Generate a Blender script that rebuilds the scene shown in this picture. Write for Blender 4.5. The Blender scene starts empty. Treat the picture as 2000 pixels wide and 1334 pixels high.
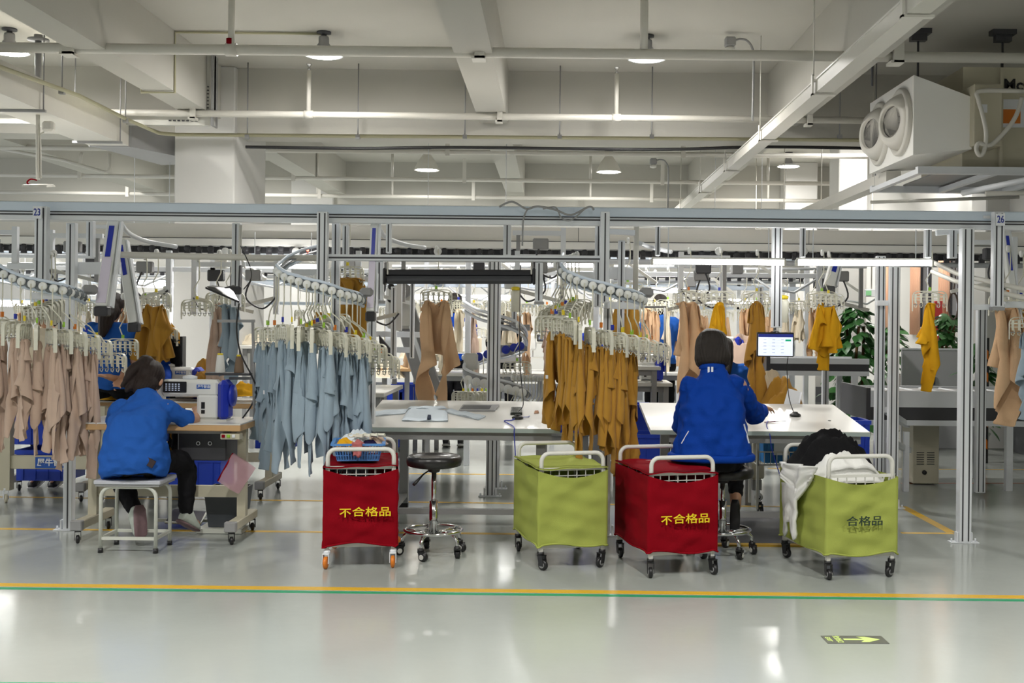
import bpy, math, random
from mathutils import Vector, Matrix, noise
C = bpy.context.scene.collection
SC = bpy.context.scene
PI = math.pi
# ------------------------------------------------------------------ camera
FPX, CX, CY, ZC, ROLL = 2200.0, 1080.0, 625.0, 1.55, 0.0105
cam = bpy.data.cameras.new('camera'); camo = bpy.data.objects.new('camera', cam); C.objects.link(camo)
cam.sensor_width = 36; cam.lens = FPX / 2000 * 36
cam.shift_x = -(CX - 1000) / 2000; cam.shift_y = -(667 - CY) / 2000
cam.clip_end = 200
camo.location = (0, 0, ZC)
camo.rotation_euler = (Matrix.Rotation(PI / 2, 4, 'X') @ Matrix.Rotation(ROLL, 4, 'Z')).to_euler()
SC.camera = camo
SC.view_settings.view_transform = 'Standard'; SC.view_settings.look = 'None'
SC.view_settings.gamma = 1; SC.view_settings.use_curve_mapping = False
SC.view_settings.exposure = 0.0
# ------------------------------------------------------------------ world
wd = bpy.data.worlds.new('world'); SC.world = wd; wd.use_nodes = True
wd.node_tree.nodes['Background'].inputs[0].default_value = (0.92, 0.95, 1.0, 1)
wd.node_tree.nodes['Background'].inputs[1].default_value = 1.25
LAMP_W, TUBE_E = 58.0, 26.0

def W(px, py, D):
    dx, dy = px - CX, py - CY
    u = dx * math.cos(ROLL) + dy * math.sin(ROLL); v = -dx * math.sin(ROLL) + dy * math.cos(ROLL)
    return Vector((u * D / FPX, D, ZC - v * D / FPX))
def F(px, py):
    dx, dy = px - CX, py - CY
    v = -dx * math.sin(ROLL) + dy * math.cos(ROLL)
    return W(px, py, FPX * ZC / v)
def V(*a): return Vector(a)
# ------------------------------------------------------------------ materials
MATS = {}
def mat(name, col, rough=0.5, metal=0.0, bump=0.0, bscale=60, var=0.0, vscale=4, emit=0, alpha=1, trans=0, coat=0, aniso=None, sheen=0):
    if name in MATS: return MATS[name]
    m = bpy.data.materials.new(name); m.use_nodes = True; nt = m.node_tree; b = nt.nodes['Principled BSDF']
    c = tuple(col) + (1,)
    b.inputs['Base Color'].default_value = c; b.inputs['Roughness'].default_value = rough
    b.inputs['Metallic'].default_value = metal
    if emit: b.inputs['Emission Color'].default_value = c; b.inputs['Emission Strength'].default_value = emit
    if alpha < 1: b.inputs['Alpha'].default_value = alpha
    if trans: b.inputs['Transmission Weight'].default_value = trans
    if coat: b.inputs['Coat Weight'].default_value = coat; b.inputs['Coat Roughness'].default_value = .06
    if sheen: b.inputs['Sheen Weight'].default_value = sheen
    if 'hair' in name: b.inputs['Specular IOR Level'].default_value = .3
    if rough >= .75 and not trans: b.inputs['Specular IOR Level'].default_value = .12
    tc = nt.nodes.new('ShaderNodeTexCoord'); L = nt.links
    if var:
        n = nt.nodes.new('ShaderNodeTexNoise'); n.inputs['Scale'].default_value = vscale; n.inputs['Detail'].default_value = 5
        L.new(tc.outputs['Object'], n.inputs['Vector'])
        mx = nt.nodes.new('ShaderNodeMix'); mx.data_type = 'RGBA'
        mx.inputs[6].default_value = tuple(max(0, x * (1 - var)) for x in col) + (1,)
        mx.inputs[7].default_value = tuple(min(1, x * (1 + var)) for x in col) + (1,)
        L.new(n.outputs['Fac'], mx.inputs[0]); L.new(mx.outputs[2], b.inputs['Base Color'])
    if bump:
        n2 = nt.nodes.new('ShaderNodeTexNoise'); n2.inputs['Scale'].default_value = bscale; n2.inputs['Detail'].default_value = 4
        if aniso:
            mp = nt.nodes.new('ShaderNodeMapping'); mp.inputs['Scale'].default_value = aniso
            L.new(tc.outputs['Object'], mp.inputs['Vector']); L.new(mp.outputs['Vector'], n2.inputs['Vector'])
        else: L.new(tc.outputs['Object'], n2.inputs['Vector'])
        bp = nt.nodes.new('ShaderNodeBump'); bp.inputs['Strength'].default_value = bump; bp.inputs['Distance'].default_value = 0.01
        L.new(n2.outputs['Fac'], bp.inputs['Height']); L.new(bp.outputs['Normal'], b.inputs['Normal'])
    MATS[name] = m; return m
def sr(r, g, b):
    f = lambda x: (x / 255 / 12.92) if x <= 10 else ((x / 255 + .055) / 1.055) ** 2.4
    return (f(r), f(g), f(b))
ALU = mat('aluminium', sr(228, 231, 235), .42, .05, .05, 200, .04)
ALU2 = mat('anodised_rail', sr(212, 224, 238), .5, .0, .05, 200, .04)
STEEL = mat('chrome', (.72, .72, .73), .12, 1)
GREYM = mat('grey_enamel', sr(150, 150, 150), .45, 0, .04, 120, .06)
DARKM = mat('dark_grey_enamel', sr(62, 62, 66), .45, 0, .04, 120, .06)
BLACK = mat('black_plastic', (.014, .014, .015), .4)
VINYL = mat('black_vinyl', (.018, .017, .017), .28, 0, .12, 90)
WHITE = mat('white_enamel', sr(214, 213, 206), .4, 0, .03, 150, .03)
PIPE = mat('white_pipe_paint', sr(214, 211, 202), .45, 0, .04, 80, .04)
PAINT = mat('ceiling_paint', sr(190, 188, 180), .85, 0, .08, 40, .04, 1.2)
PAINT2 = mat('wall_paint', sr(208, 207, 203), .8, 0, .05, 40, .03, 1.5)
CREAM = mat('cream_enamel', sr(198, 192, 170), .45, 0, .04, 100, .05)
PLAS = mat('ivory_plastic', sr(222, 220, 204), .38, 0, 0, 60, .05, 30)
PLAS2 = mat('white_roller_plastic', sr(232, 233, 230), .4)
BEIGE = mat('dusty_beige_fleece', sr(206, 180, 162), .95, 0, .5, 400, .10, 9, sheen=.2)
BLUEG = mat('grey_blue_fleece', sr(158, 176, 190), .95, 0, .5, 400, .10, 9, sheen=.2)
MUST = mat('mustard_fleece', sr(186, 138, 56), .95, 0, .5, 400, .12, 9, sheen=.15)
GOLD = mat('golden_yellow_fleece', sr(226, 168, 36), .95, 0, .5, 400, .1, 9)
CAMEL = mat('light_camel_fleece', sr(222, 184, 146), .95, 0, .5, 400, .08, 9)
CREAMC = mat('cream_cotton', sr(232, 220, 196), .95, 0, .4, 300, .08, 9)
WHITEC = mat('white_cotton', sr(236, 236, 232), .9, 0, .4, 300, .04, 9)
BLACKC = mat('black_cotton', (.012, .012, .013), .95, 0, .5, 300, .3, 9)
PINKC = mat('dusty_pink_cotton', sr(188, 112, 112), .95, 0, .4, 300, .1, 9)
REDC = mat('red_cover_cloth', sr(132, 2, 20), .85, 0, .25, 350, .10, 5)
GREENC = mat('lime_green_cover_cloth', sr(160, 170, 84), .85, 0, .25, 350, .08, 5)
TEE = mat('blue_tshirt_cotton', sr(40, 92, 176), .85, 0, .3, 260, .06, 7)
JACK = mat('royal_blue_jacket_cloth', sr(8, 58, 150), .75, 0, .3, 200, .07, 7)
SKIN = mat('skin', sr(198, 150, 120), .5, 0, .1, 90, .06, 12)
HAIRM = mat('dark_brown_hair', (.020, .011, .009), .5, 0, .4, 60, .4, 60, aniso=(14, 14, 1))
HAIRB = mat('black_hair', (.020, .015, .012), .45, 0, .4, 60, .3, 60, aniso=(14, 14, 1))
PANTS = mat('black_trousers_cloth', (.013, .013, .015), .85, 0, .3, 200, .2, 8)
NAVY = mat('deep_blue_plastic', sr(30, 50, 170), .4, 0, .02, 60, .06)
BINB = mat('blue_crate_plastic', sr(30, 66, 190), .42, 0, .03, 60, .08)
BASK = mat('sky_blue_basket_plastic', sr(86, 140, 204), .45)
BINC = mat('cyan_blue_bin_plastic', sr(24, 120, 190), .45)
YELP = mat('yellow_tag_plastic', sr(232, 208, 40), .5)
GRNP = mat('lime_tag_plastic', sr(150, 200, 60), .5)
ORP = mat('orange_plastic', sr(214, 120, 30), .4)
BRN = mat('brown_rubber', sr(130, 74, 40), .5)
WOODE = mat('wood_laminate_edge', sr(206, 166, 118), .5, 0, .1, 30, .1, 6)
TOPW = mat('white_laminate', sr(224, 222, 216), .32, 0, .02, 60, .02, 2, coat=.2)
TOPE = mat('greenish_edge_band', sr(178, 192, 188), .4)
LAMPI = mat('lamp_reflector_inner', (.9, .9, .88), .3)
LAMPE = mat('lamp_glow', (1, .97, .92), .5, emit=22)
TUBE = mat('tube_glow', (1, .99, .97), .5, emit=TUBE_E)
SCREEN = mat('screen_glow', sr(214, 222, 240), .3, emit=.72)
SCRB = mat('screen_blue_bar', sr(34, 44, 120), .3, emit=.5)
SCRG = mat('screen_green_button', sr(20, 150, 110), .3, emit=.6)
LBLUE = mat('label_blue', sr(26, 88, 180), .5)
LWHITE = mat('label_white', sr(232, 234, 238), .5)
TXY = mat('yellow_thread', sr(236, 212, 30), .6)
TXD = mat('dark_green_thread', sr(36, 56, 44), .6)
REFLW = mat('purple_reflection_white', sr(226, 218, 236), .5)  # white lift cover with a purple reflection put into its colour
LEAF = mat('glossy_green_leaf', sr(62, 112, 58), .35, 0, 0, 60, .3, 8)
STEM = mat('brown_stem', sr(84, 66, 40), .8)
MESHP = mat('pink_mesh_cloth', sr(200, 160, 170), .8, alpha=.55)
CLEARP = mat('clear_film', (.85, .87, .88), .15, alpha=.35)
GLASS = mat('window_glass', (1, 1, 1), .02, trans=1)
PART = mat('grey_partition_laminate', sr(190, 190, 194), .5, 0, .02, 60, .03)
BASEB = mat('dark_grey_skirting_paint', sr(96, 98, 102), .6, 0, .05, 60, .05)
YLINE = mat('yellow_floor_tape', sr(214, 170, 46), .35, 0, 0, 60, .12, 3)
GLINE = mat('green_floor_tape', sr(36, 150, 104), .35, 0, 0, 60, .1, 3)
# ------------------------------------------------------------------ mesh builder
class MB:
    def __init__(s): s.v = []; s.f = []; s.sm = []
    def add(s, vs, fs, smooth=False, M=None):
        o = len(s.v)
        s.v += [tuple(M @ Vector(p)) if M else tuple(p) for p in vs]
        s.f += [tuple(i + o for i in f) for f in fs]; s.sm += [smooth] * len(fs); return s
    def box(s, c, d, rz=0, M=None, b=0):
        x, y, z = d[0] / 2, d[1] / 2, d[2] / 2
        T = Matrix.Translation(c) @ Matrix.Rotation(rz, 4, 'Z')
        if M: T = T @ M
        if b:
            b = min(b, x * .9, y * .9, z * .9); vs = []
            for sx in (-1, 1):
                for sy in (-1, 1):
                    for sz in (-1, 1):
                        vs += [(sx * (x - b), sy * (y - b), sz * z), (sx * (x - b), sy * y, sz * (z - b)), (sx * x, sy * (y - b), sz * (z - b))]
            g = lambda a, bb, cc, k: ((a * 2 + bb) * 2 + cc) * 3 + k
            fs = []
            for sz in (0, 1): fs.append([g(0, 0, sz, 0), g(0, 1, sz, 0), g(1, 1, sz, 0), g(1, 0, sz, 0)])
            for sy in (0, 1): fs.append([g(0, sy, 0, 1), g(0, sy, 1, 1), g(1, sy, 1, 1), g(1, sy, 0, 1)])
            for sx in (0, 1): fs.append([g(sx, 0, 0, 2), g(sx, 0, 1, 2), g(sx, 1, 1, 2), g(sx, 1, 0, 2)])
            for a in (0, 1):
                for q in (0, 1):
                    fs.append([g(0, a, q, 0), g(1, a, q, 0), g(1, a, q, 1), g(0, a, q, 1)])
                    fs.append([g(a, 0, q, 0), g(a, 1, q, 0), g(a, 1, q, 2), g(a, 0, q, 2)])
                    fs.append([g(a, q, 0, 1), g(a, q, 1, 1), g(a, q, 1, 2), g(a, q, 0, 2)])
            for a in (0, 1):
                for q in (0, 1):
                    for r in (0, 1): fs.append([g(a, q, r, 0), g(a, q, r, 1), g(a, q, r, 2)])
            return s.add(vs, fs, False, T)
        vs = [(i * x, j * y, k * z) for i in (-1, 1) for j in (-1, 1) for k in (-1, 1)]
        return s.add(vs, [(0, 1, 3, 2), (4, 6, 7, 5), (0, 4, 5, 1), (2, 3, 7, 6), (0, 2, 6, 4), (1, 5, 7, 3)], False, T)
    def b2(s, a, b, bev=0):   # box from corner to corner
        a, b = Vector(a), Vector(b); c = (a + b) / 2; d = b - a
        return s.box(c, (abs(d.x), abs(d.y), abs(d.z)), b=bev)
    def bar(s, p, q, w, h=None, up=(0, 0, 1), bev=0):   # box section bar between points
        p, q = Vector(p), Vector(q); d = q - p; L = d.length; h = h or w
        z = d.normalized(); u = Vector(up)
        if abs(z.dot(u)) > .98: u = Vector((0, 1, 0))
        x = u.cross(z).normalized(); y = z.cross(x)
        M = Matrix((x, y, z)).transposed().to_4x4()
        return s.box((p + q) / 2, (w, h, L), M=M, b=bev)
    def tube(s, pts, r, n=8, cap=True, smooth=True, closed=False):
        pts = [Vector(p) for p in pts]; m = len(pts)
        rs = r if isinstance(r, (list, tuple)) else [r] * m
        vs = []; prev = None
        for i, p in enumerate(pts):
            if closed: t = pts[(i + 1) % m] - pts[i - 1]
            else: t = pts[min(i + 1, m - 1)] - pts[max(i - 1, 0)]
            if t.length < 1e-9: t = Vector((0, 0, 1))
            t.normalize()
            if prev is None:
                a = Vector((0, 0, 1)) if abs(t.z) < .9 else Vector((0, 1, 0)); x = a.cross(t).normalized()
            else: x = (prev - t * prev.dot(t)).normalized()
            prev = x; y = t.cross(x)
            rr = rs[i]; ra, rb = rr if isinstance(rr, tuple) else (rr, rr)
            for k in range(n):
                a = 2 * PI * k / n; vs.append(p + x * math.cos(a) * ra + y * math.sin(a) * rb)
        fs = []
        for i in range(m if closed else m - 1):
            j = (i + 1) % m
            for k in range(n): fs.append((i * n + k, i * n + (k + 1) % n, j * n + (k + 1) % n, j * n + k))
        s.add(vs, fs, smooth)
        if cap and not closed:
            o = len(s.v) - len(vs)
            s.f += [tuple(o + k for k in range(n))[::-1], tuple(o + (m - 1) * n + k for k in range(n))]; s.sm += [False, False]
        return s
    def hose(s, pts, r, n=8, sub=5):   # smooth flexible cable through the points
        P = [Vector(p) for p in pts]; Q = []
        for i in range(len(P) - 1):
            a, b, c, d = P[max(i - 1, 0)], P[i], P[i + 1], P[min(i + 2, len(P) - 1)]
            for k in range(sub):
                t = k / sub; Q.append(.5 * ((2 * b) + (c - a) * t + (2 * a - 5 * b + 4 * c - d) * t * t + (3 * b - a - 3 * c + d) * t ** 3))
        return s.tube(Q + [P[-1]], r, n)
    def cyl(s, p, q, r, n=12, r2=None): return s.tube([p, q], [r, r if r2 is None else r2], n)
    def lathe(s, prof, n=24, M=None, smooth=True):
        vs = []; fs = []; m = len(prof)
        for r, z in prof:
            for k in range(n):
                a = 2 * PI * k / n; vs.append((r * math.cos(a), r * math.sin(a), z))
        for i in range(m - 1):
            for k in range(n): fs.append((i * n + k, i * n + (k + 1) % n, (i + 1) * n + (k + 1) % n, (i + 1) * n + k))
        fs.append(tuple(range(n))[::-1]); fs.append(tuple((m - 1) * n + k for k in range(n)))
        return s.add(vs, fs, smooth, M)
    def torus(s, c, R, r, n=28, k=8, M=None):
        pts = [(R * math.cos(2 * PI * i / n), R * math.sin(2 * PI * i / n), 0) for i in range(n)]
        M = Matrix.Translation(c) @ (M or Matrix()); return s.tube([M @ Vector(p) for p in pts], r, k, closed=True)
    def ell(s, c, rad, M=None, n=16, m=10):
        prof = [(math.sin(PI * i / m), -math.cos(PI * i / m)) for i in range(m + 1)]; prof[0] = (.02, -1); prof[-1] = (.02, 1)
        T = Matrix.Translation(c) @ (M or Matrix()) @ Matrix.Diagonal((rad[0], rad[1], rad[2], 1))
        return s.lathe(prof, n, T)
    def prism(s, poly, y0, y1, M=None):   # polygon in XZ extruded along Y
        n = len(poly); vs = [(x, y0, z) for x, z in poly] + [(x, y1, z) for x, z in poly]
        fs = [tuple(range(n)), tuple(range(2 * n - 1, n - 1, -1))] + [(i, i + n, (i + 1) % n + n, (i + 1) % n) for i in range(n)]
        return s.add(vs, fs, False, M)
    def mesh(s, name):
        me = bpy.data.meshes.new(name); me.from_pydata(s.v, [], s.f)
        me.polygons.foreach_set('use_smooth', s.sm); me.update(); return me
    def build(s, name, m, parent=None, **k): return link(name, s.mesh(name), m, parent, **k)
def link(name, me, m, parent=None, label=None, cat=None, group=None, kind=None, loc=None):
    o = bpy.data.objects.new(name, me); C.objects.link(o)
    if m:
        if len(me.materials) == 0: me.materials.append(m)
        elif me.materials[0] != m: o.material_slots[0].link = 'OBJECT'; o.material_slots[0].material = m
    if parent: o.parent = parent
    if label: o['label'] = label
    if cat: o['category'] = cat
    if group: o['group'] = group
    if kind: o['kind'] = kind
    if loc: o.location = loc
    return o
def thing(name, label, cat, loc=(0, 0, 0), rz=0, group=None):
    o = bpy.data.objects.new(name, None); C.objects.link(o); o.empty_display_size = .1
    o.location = loc; o.rotation_euler = (0, 0, rz); o['label'] = label; o['category'] = cat
    if group: o['group'] = group
    return o
def dup(root, loc, rz=0, label=None, group=None, recol=None, scale=None):
    def rec(o, par):
        c = o.copy(); C.objects.link(c); c.parent = par
        if recol and c.type == 'MESH' and c.material_slots and c.material_slots[0].material.name in recol:
            nm = recol[c.material_slots[0].material.name]; c.material_slots[0].link = 'OBJECT'; c.material_slots[0].material = nm
        for ch in o.children: rec(ch, c)
        return c
    r = rec(root, None); r.location = loc; r.rotation_euler = (0, 0, rz)
    if scale: r.scale = (scale,) * 3 if not isinstance(scale, tuple) else scale
    if label: r['label'] = label
    if group: r['group'] = group
    return r
def fuse(mb, vox, smooth=3, disp=None):
    me = mb.mesh('tmp'); o = bpy.data.objects.new('tmp', me); C.objects.link(o)
    r = o.modifiers.new('r', 'REMESH'); r.mode = 'VOXEL'; r.voxel_size = vox; r.use_smooth_shade = True
    if smooth: q = o.modifiers.new('s', 'SMOOTH'); q.iterations = smooth; q.factor = .5
    dg = bpy.context.evaluated_depsgraph_get(); ev = o.evaluated_get(dg)
    m2 = bpy.data.meshes.new_from_object(ev)
    bpy.data.objects.remove(o); bpy.data.meshes.remove(me)
    if disp:
        m2.update(); nn = [v.normal.copy() for v in m2.vertices]
        for v, nv in zip(m2.vertices, nn): v.co += nv * disp(v.co)
    m2.polygons.foreach_set('use_smooth', [True] * len(m2.polygons)); m2.update()
    return m2
def text(s, size, m, parent, loc, rot=(PI / 2, 0, 0), sx=1, name='lettering', ext=.0008, bold=0.0, **k):
    cu = bpy.data.curves.new('t', 'FONT'); cu.body = s; cu.size = size; cu.align_x = 'CENTER'; cu.align_y = 'CENTER'
    cu.extrude = ext; cu.resolution_u = 3; cu.offset = bold
    o = bpy.data.objects.new('t', cu); C.objects.link(o)
    dg = bpy.context.evaluated_depsgraph_get(); me = bpy.data.meshes.new_from_object(o.evaluated_get(dg))
    bpy.data.objects.remove(o); bpy.data.curves.remove(cu)
    r = link(name, me, m, parent, **k); r.location = loc; r.rotation_euler = rot; r.scale = (sx, 1, 1); return r
ORD = ['first', 'second', 'third', 'fourth', 'fifth', 'sixth', 'seventh', 'eighth', 'ninth', 'tenth', 'eleventh', 'twelfth', 'thirteenth', 'fourteenth', 'fifteenth', 'sixteenth', 'seventeenth', 'eighteenth', 'nineteenth', 'twentieth']
def struct(name, mb, m, parent=None, **k): return mb.build(name, m, parent, kind=None if parent else 'structure', **k)

# ================================================================== SHELL
fm = bpy.data.materials.new('epoxy_floor'); fm.use_nodes = True; nt = fm.node_tree; b = nt.nodes['Principled BSDF']
tc = nt.nodes.new('ShaderNodeTexCoord'); n1 = nt.nodes.new('ShaderNodeTexNoise'); n1.inputs['Scale'].default_value = .7; n1.inputs['Detail'].default_value = 6
nt.links.new(tc.outputs['Object'], n1.inputs['Vector'])
cr = nt.nodes.new('ShaderNodeValToRGB'); cr.color_ramp.elements[0].position = .3; cr.color_ramp.elements[1].position = .75
cr.color_ramp.elements[0].color = (*sr(158, 163, 158), 1); cr.color_ramp.elements[1].color = (*sr(170, 175, 170), 1)
nt.links.new(n1.outputs['Fac'], cr.inputs[0]); nt.links.new(cr.outputs[0], b.inputs['Base Color'])
n2 = nt.nodes.new('ShaderNodeTexNoise'); n2.inputs['Scale'].default_value = 2.5; n2.inputs['Detail'].default_value = 8
nt.links.new(tc.outputs['Object'], n2.inputs['Vector'])
mr = nt.nodes.new('ShaderNodeMapRange'); mr.inputs[3].default_value = .10; mr.inputs[4].default_value = .22
nt.links.new(n2.outputs['Fac'], mr.inputs[0]); nt.links.new(mr.outputs[0], b.inputs['Roughness'])
n3 = nt.nodes.new('ShaderNodeTexNoise'); n3.inputs['Scale'].default_value = 14; bp = nt.nodes.new('ShaderNodeBump'); bp.inputs['Strength'].default_value = .05; bp.inputs['Distance'].default_value = .01
nt.links.new(tc.outputs['Object'], n3.inputs['Vector']); nt.links.new(n3.outputs['Fac'], bp.inputs['Height']); nt.links.new(bp.outputs['Normal'], b.inputs['Normal'])
b.inputs['Specular IOR Level'].default_value = .6
floor = struct('floor', MB().b2((-16, -9, -.1), (9, 34, 0)), fm)
def tape(p, q, w, m, nm='marking_line', h=.0012):
    p, q = Vector(p), Vector(q); d = (q - p).normalized(); s = Vector((-d.y, d.x, 0)) * w / 2
    vs = [p - s, q - s, q + s, p + s]; vs = [(a.x, a.y, 0) for a in vs] + [(a.x, a.y, h) for a in vs]
    MB().add(vs, [(4, 5, 6, 7), (0, 1, 5, 4), (1, 2, 6, 5), (2, 3, 7, 6), (3, 0, 4, 7)]).build(nm, m, floor)
a, b_ = F(0, 1142.2), F(2000, 1166.2); d = (b_ - a) * .5
tape(a - d, b_ + d, .075, YLINE)
a, b_ = F(0, 1149.3), F(2000, 1172.6); tape(a - d, b_ + d, .05, GLINE, h=.0008)
tape(F(-200, 1031), F(1240, 1045), .06, YLINE); tape(F(1760, 1041), F(1862, 1042), .05, YLINE); tape(F(1762, 989), F(1858, 1040), .075, YLINE)
tape(F(-200, 968), F(1560, 990), .05, YLINE)
tape(F(760, 925), F(1010, 927), .05, YLINE); tape(F(1500, 915), F(2100, 918), .04, YLINE); tape(F(1760, 944), F(2100, 944), .05, BRN)
tape(F(-200, 1336), F(200, 1338), .05, GLINE)
ZCL = 4.53
ceil = struct('ceiling', MB().b2((-16, -9, ZCL), (9, 34, ZCL + .15)), PAINT)
struct('wall_back', MB().b2((-16, -9.2, 0), (9, -9, ZCL)), PAINT2)
struct('wall_right_front', MB().b2((7.5, -9, 0), (7.7, 12.7, ZCL)), PAINT2)
struct('wall_right_return', MB().b2((5.9, 12.7, 0), (7.7, 12.9, ZCL)), PAINT2)
struct('baseboard_right', MB().b2((5.635, 12.7, 0), (5.66, 21.98, .42)), BASEB)
# far wall, and windows in the right wall
DW = 22.0; XW = 5.66
struct('wall_far', MB().b2((-16, DW, 0), (6, DW + .2, ZCL)), PAINT2)
struct('baseboard_far', MB().b2((-16, DW - .02, 0), (5.62, DW, .3)), BASEB)
wins = [(15.65, 16.45), (16.85, 17.75), (18.4, 19.3)]; zb, zt = 1.50, 2.75
rw = MB(); ys = [12.7]
for p, q in wins: ys += [p, q]
ys.append(22.3)
for i in range(len(ys) - 1):
    if i % 2 == 0: rw.b2((XW, ys[i], 0), (XW + .24, ys[i + 1], ZCL))
    else: rw.b2((XW, ys[i], 0), (XW + .24, ys[i + 1], zb)); rw.b2((XW, ys[i], zt), (XW + .24, ys[i + 1], ZCL))
struct('wall_right', rw, PAINT2)
for i, (y0, y1) in enumerate(wins):
    wr = struct('window_%d' % (i + 1), MB().b2((XW + .10, y0, zb), (XW + .16, y0 + .05, zt)).b2((XW + .10, y1 - .05, zb), (XW + .16, y1, zt)).b2((XW + .10, y0, zb), (XW + .16, y1, zb + .05)).b2((XW + .10, y0, zt - .05), (XW + .16, y1, zt)).b2((XW + .1, (y0 + y1) / 2 - .02, zb), (XW + .16, (y0 + y1) / 2 + .02, zt)), DARKM)
    MB().b2((XW + .12, y0, zb), (XW + .13, y1, zt)).build('pane', GLASS, wr)
    cb = MB()
    for k in range(14):
        yy = y1 - .02 - k * .028; cb.tube([(XW - .03 + .014 * (k % 2), yy, zb - .12), (XW - .03 + .014 * (k % 2), yy, zt + .05)], .017, 6)
    cb.build('curtain', mat('peach_curtain', sr(236, 190, 160), .9, 0, .2, 100), None, label='peach curtain at the %s window of the right wall' % ('nearest', 'middle', 'farthest')[i], cat='curtain', group='curtains at the right wall windows')
# columns
def column(name, x0, x1, d0, d1, m=PAINT2): return struct(name, MB().box(((x0 + x1) / 2, (d0 + d1) / 2, 2.265), (x1 - x0, d1 - d0, 4.53), b=.015), m)
xa = W(343, 340, 13.45).x; xb = W(460, 340, 13.45).x
column('column', xa, xb, 13.4, 14.85)
column('column', W(1636, 600, 17).x, W(1692, 600, 17).x, 17, 17.6)
column('column', W(1924, 640, 14).x, W(1992, 640, 14).x, 14, 14.5)
column('column', W(1560, 600, 21.5).x - .4, W(1560, 600, 21.5).x + .2, 20.9, 21.4)
column('column', -5.0, -4.2, 21.4, 22.0 - .01)
# cross beams and longitudinal beams
for dd in (-2.6, 5.4 - 30, 13.5, 21.5, 29.5):
    if dd < -10: continue
    struct('ceiling_beam', MB().b2((-16, dd, 3.72), (7.4, dd + .45, ZCL)), PAINT)
for x0, x1 in ((-4.30, -3.98), (-.90, -.56), (2.55, 2.9), (-7.8, -7.4)):
    struct('ceiling_beam', MB().b2((x0, -9, 3.90), (x1, 30, ZCL - .001)), PAINT)
# ================================================================== CEILING SERVICES
def pipe_run(px, py, D, r, z=None, label='', rods=(), hang=True, x0=-12, x1=7):
    z = W(px, py, D).z if z is None else z
    t = thing('sprinkler_pipe', label, 'pipe', (0, D, z), 0, 'white sprinkler pipes under the ceiling')
    MB().tube([(x0, 0, 0), (x1, 0, 0)], r, 14).build('pipe', PIPE, t)
    k = 0
    for rp in rods:
        x = W(rp, py, D).x
        MB().tube([(x - .05, 0, 0), (x + .05, 0, 0)], r * 1.25, 14).build('coupling', PIPE, t)
    return t, z
t, z1 = pipe_run(1080, 104, 10.0, .046, label='nearest white sprinkler pipe crossing in front of the two bright lamps', rods=(452,))
for px in (140, 938, 1750):   # channel hangers on the beams
    x = W(px, 100, 10).x
    m = MB().b2((x - .045, -.10, -.07), (x + .045, -.05, ZCL - z1 - .01)).b2((x - .07, -.10, -.075), (x + .045, .06, -.05)); m.build('hanger_bracket', PIPE, t)
x = W(452, 60, 10).x; MB().cyl((x, 0, .04), (x, 0, ZCL - z1 - .01), .03, 12).build('riser', PIPE, t)
MB().tube([(x - .01, 0, .03), (x - .01, 0, .1)], .035, 12).build('riser_collar', REDC, t)
x = W(1258, 60, 10).x; MB().cyl((x, 0, .04), (x, 0, ZCL - z1 - .01), .036, 12).build('riser', PIPE, t)
t, z2 = pipe_run(1080, 229, 12.8, .038, label='second white sprinkler pipe with two upright sprinkler stubs', rods=(603, 1204))
for px in (603, 1204):
    x = W(px, 200, 12.8).x
    MB().cyl((x, 0, .03), (x, 0, .50), .026, 12).build('sprinkler_stub', PIPE, t)
    MB().lathe([(.012, .5), (.02, .52), (.012, .54), (.03, .57), (.034, .575), (.01, .58)], 10, Matrix.Translation((x, 0, 0))).build('sprinkler_head', STEEL, t)
for px in (380, 977, 1580):
    x = W(px, 200, 12.8).x; MB().b2((x - .03, -.08, -.07), (x + .03, -.045, .26)).b2((x - .05, -.08, -.075), (x + .03, .05, -.05)).build('hanger_bracket', PIPE, t)
for (px, py, D, r, lb) in ((1080, 299, 15.8, .035, 'grey sprinkler pipe just behind the cross beam'), (1080, 353, 18.8, .034, 'thin white sprinkler pipe behind the second row of lamps'), (1080, 387, 20.9, .034, 'farthest white sprinkler pipe low above the aluminium beam')):
    t, z = pipe_run(px, py, D, r, label=lb, x1=5.7)
    for q in (145 / 2000, .31, .5, .72):
        x = -9 + q * 15; MB().b2((x - .03, -.05, -.06), (x + .03, -.035, .35 if D < 20 else .3)).build('hanger_bracket', PIPE, t)
    for q in (620, 766, 1153, 1500):
        if D != 15.8:
            x = W(q, py, D).x; MB().cyl((x, 0, .02), (x, 0, .42), .022, 8).build('sprinkler_stub', PIPE, t)
# conduit with drop rods
COND = mat('yellowed_conduit', sr(176, 172, 142), .5)
ct = thing('wiring_conduit', 'thin yellowed conduit bending along the cross beam and hung on thin rods', 'conduit')
pts = [W(-120, 95, 9.2), W(0, 131, 9.8), W(155, 187, 11.2), W(245, 232, 12.5), W(310, 260, 13.1), W(345, 263, 13.2)] + [W(x, 263 + (x - 345) * .008, 13.2) for x in (700, 1100, 1400, 1800, 2100)]
MB().tube(pts, .022, 8).build('conduit_tube', COND, ct)
for px, y0 in ((483, 120), (699, 125), (908, 165), (1093, 128), (1273, 130), (1640, 150), (121, 100), (245, 160)):
    i = W(px, 264, 13.2); p = i
    if px == 121: p = W(121, 175, 10.9)
    if px == 245: p = W(245, 232, 12.5)
    MB().cyl(p + V(0, 0, -.03), (p.x, p.y, ZCL), .008, 6).box(p + V(0, 0, -.02), (.05, .05, .05)).build('hanger_rod', GREYM, ct)
cb = MB(); cb.hose([W(480, 287, 13.3), W(700, 290, 13.3), W(900, 288, 13.3), W(1280, 292, 13.3), W(1500, 287, 13.3), W(1800, 292, 13.3)], .02, 6).build('black_cable', BLACK, None, label='black cable lying along the underside of the long cross beam', cat='cable')
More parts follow.
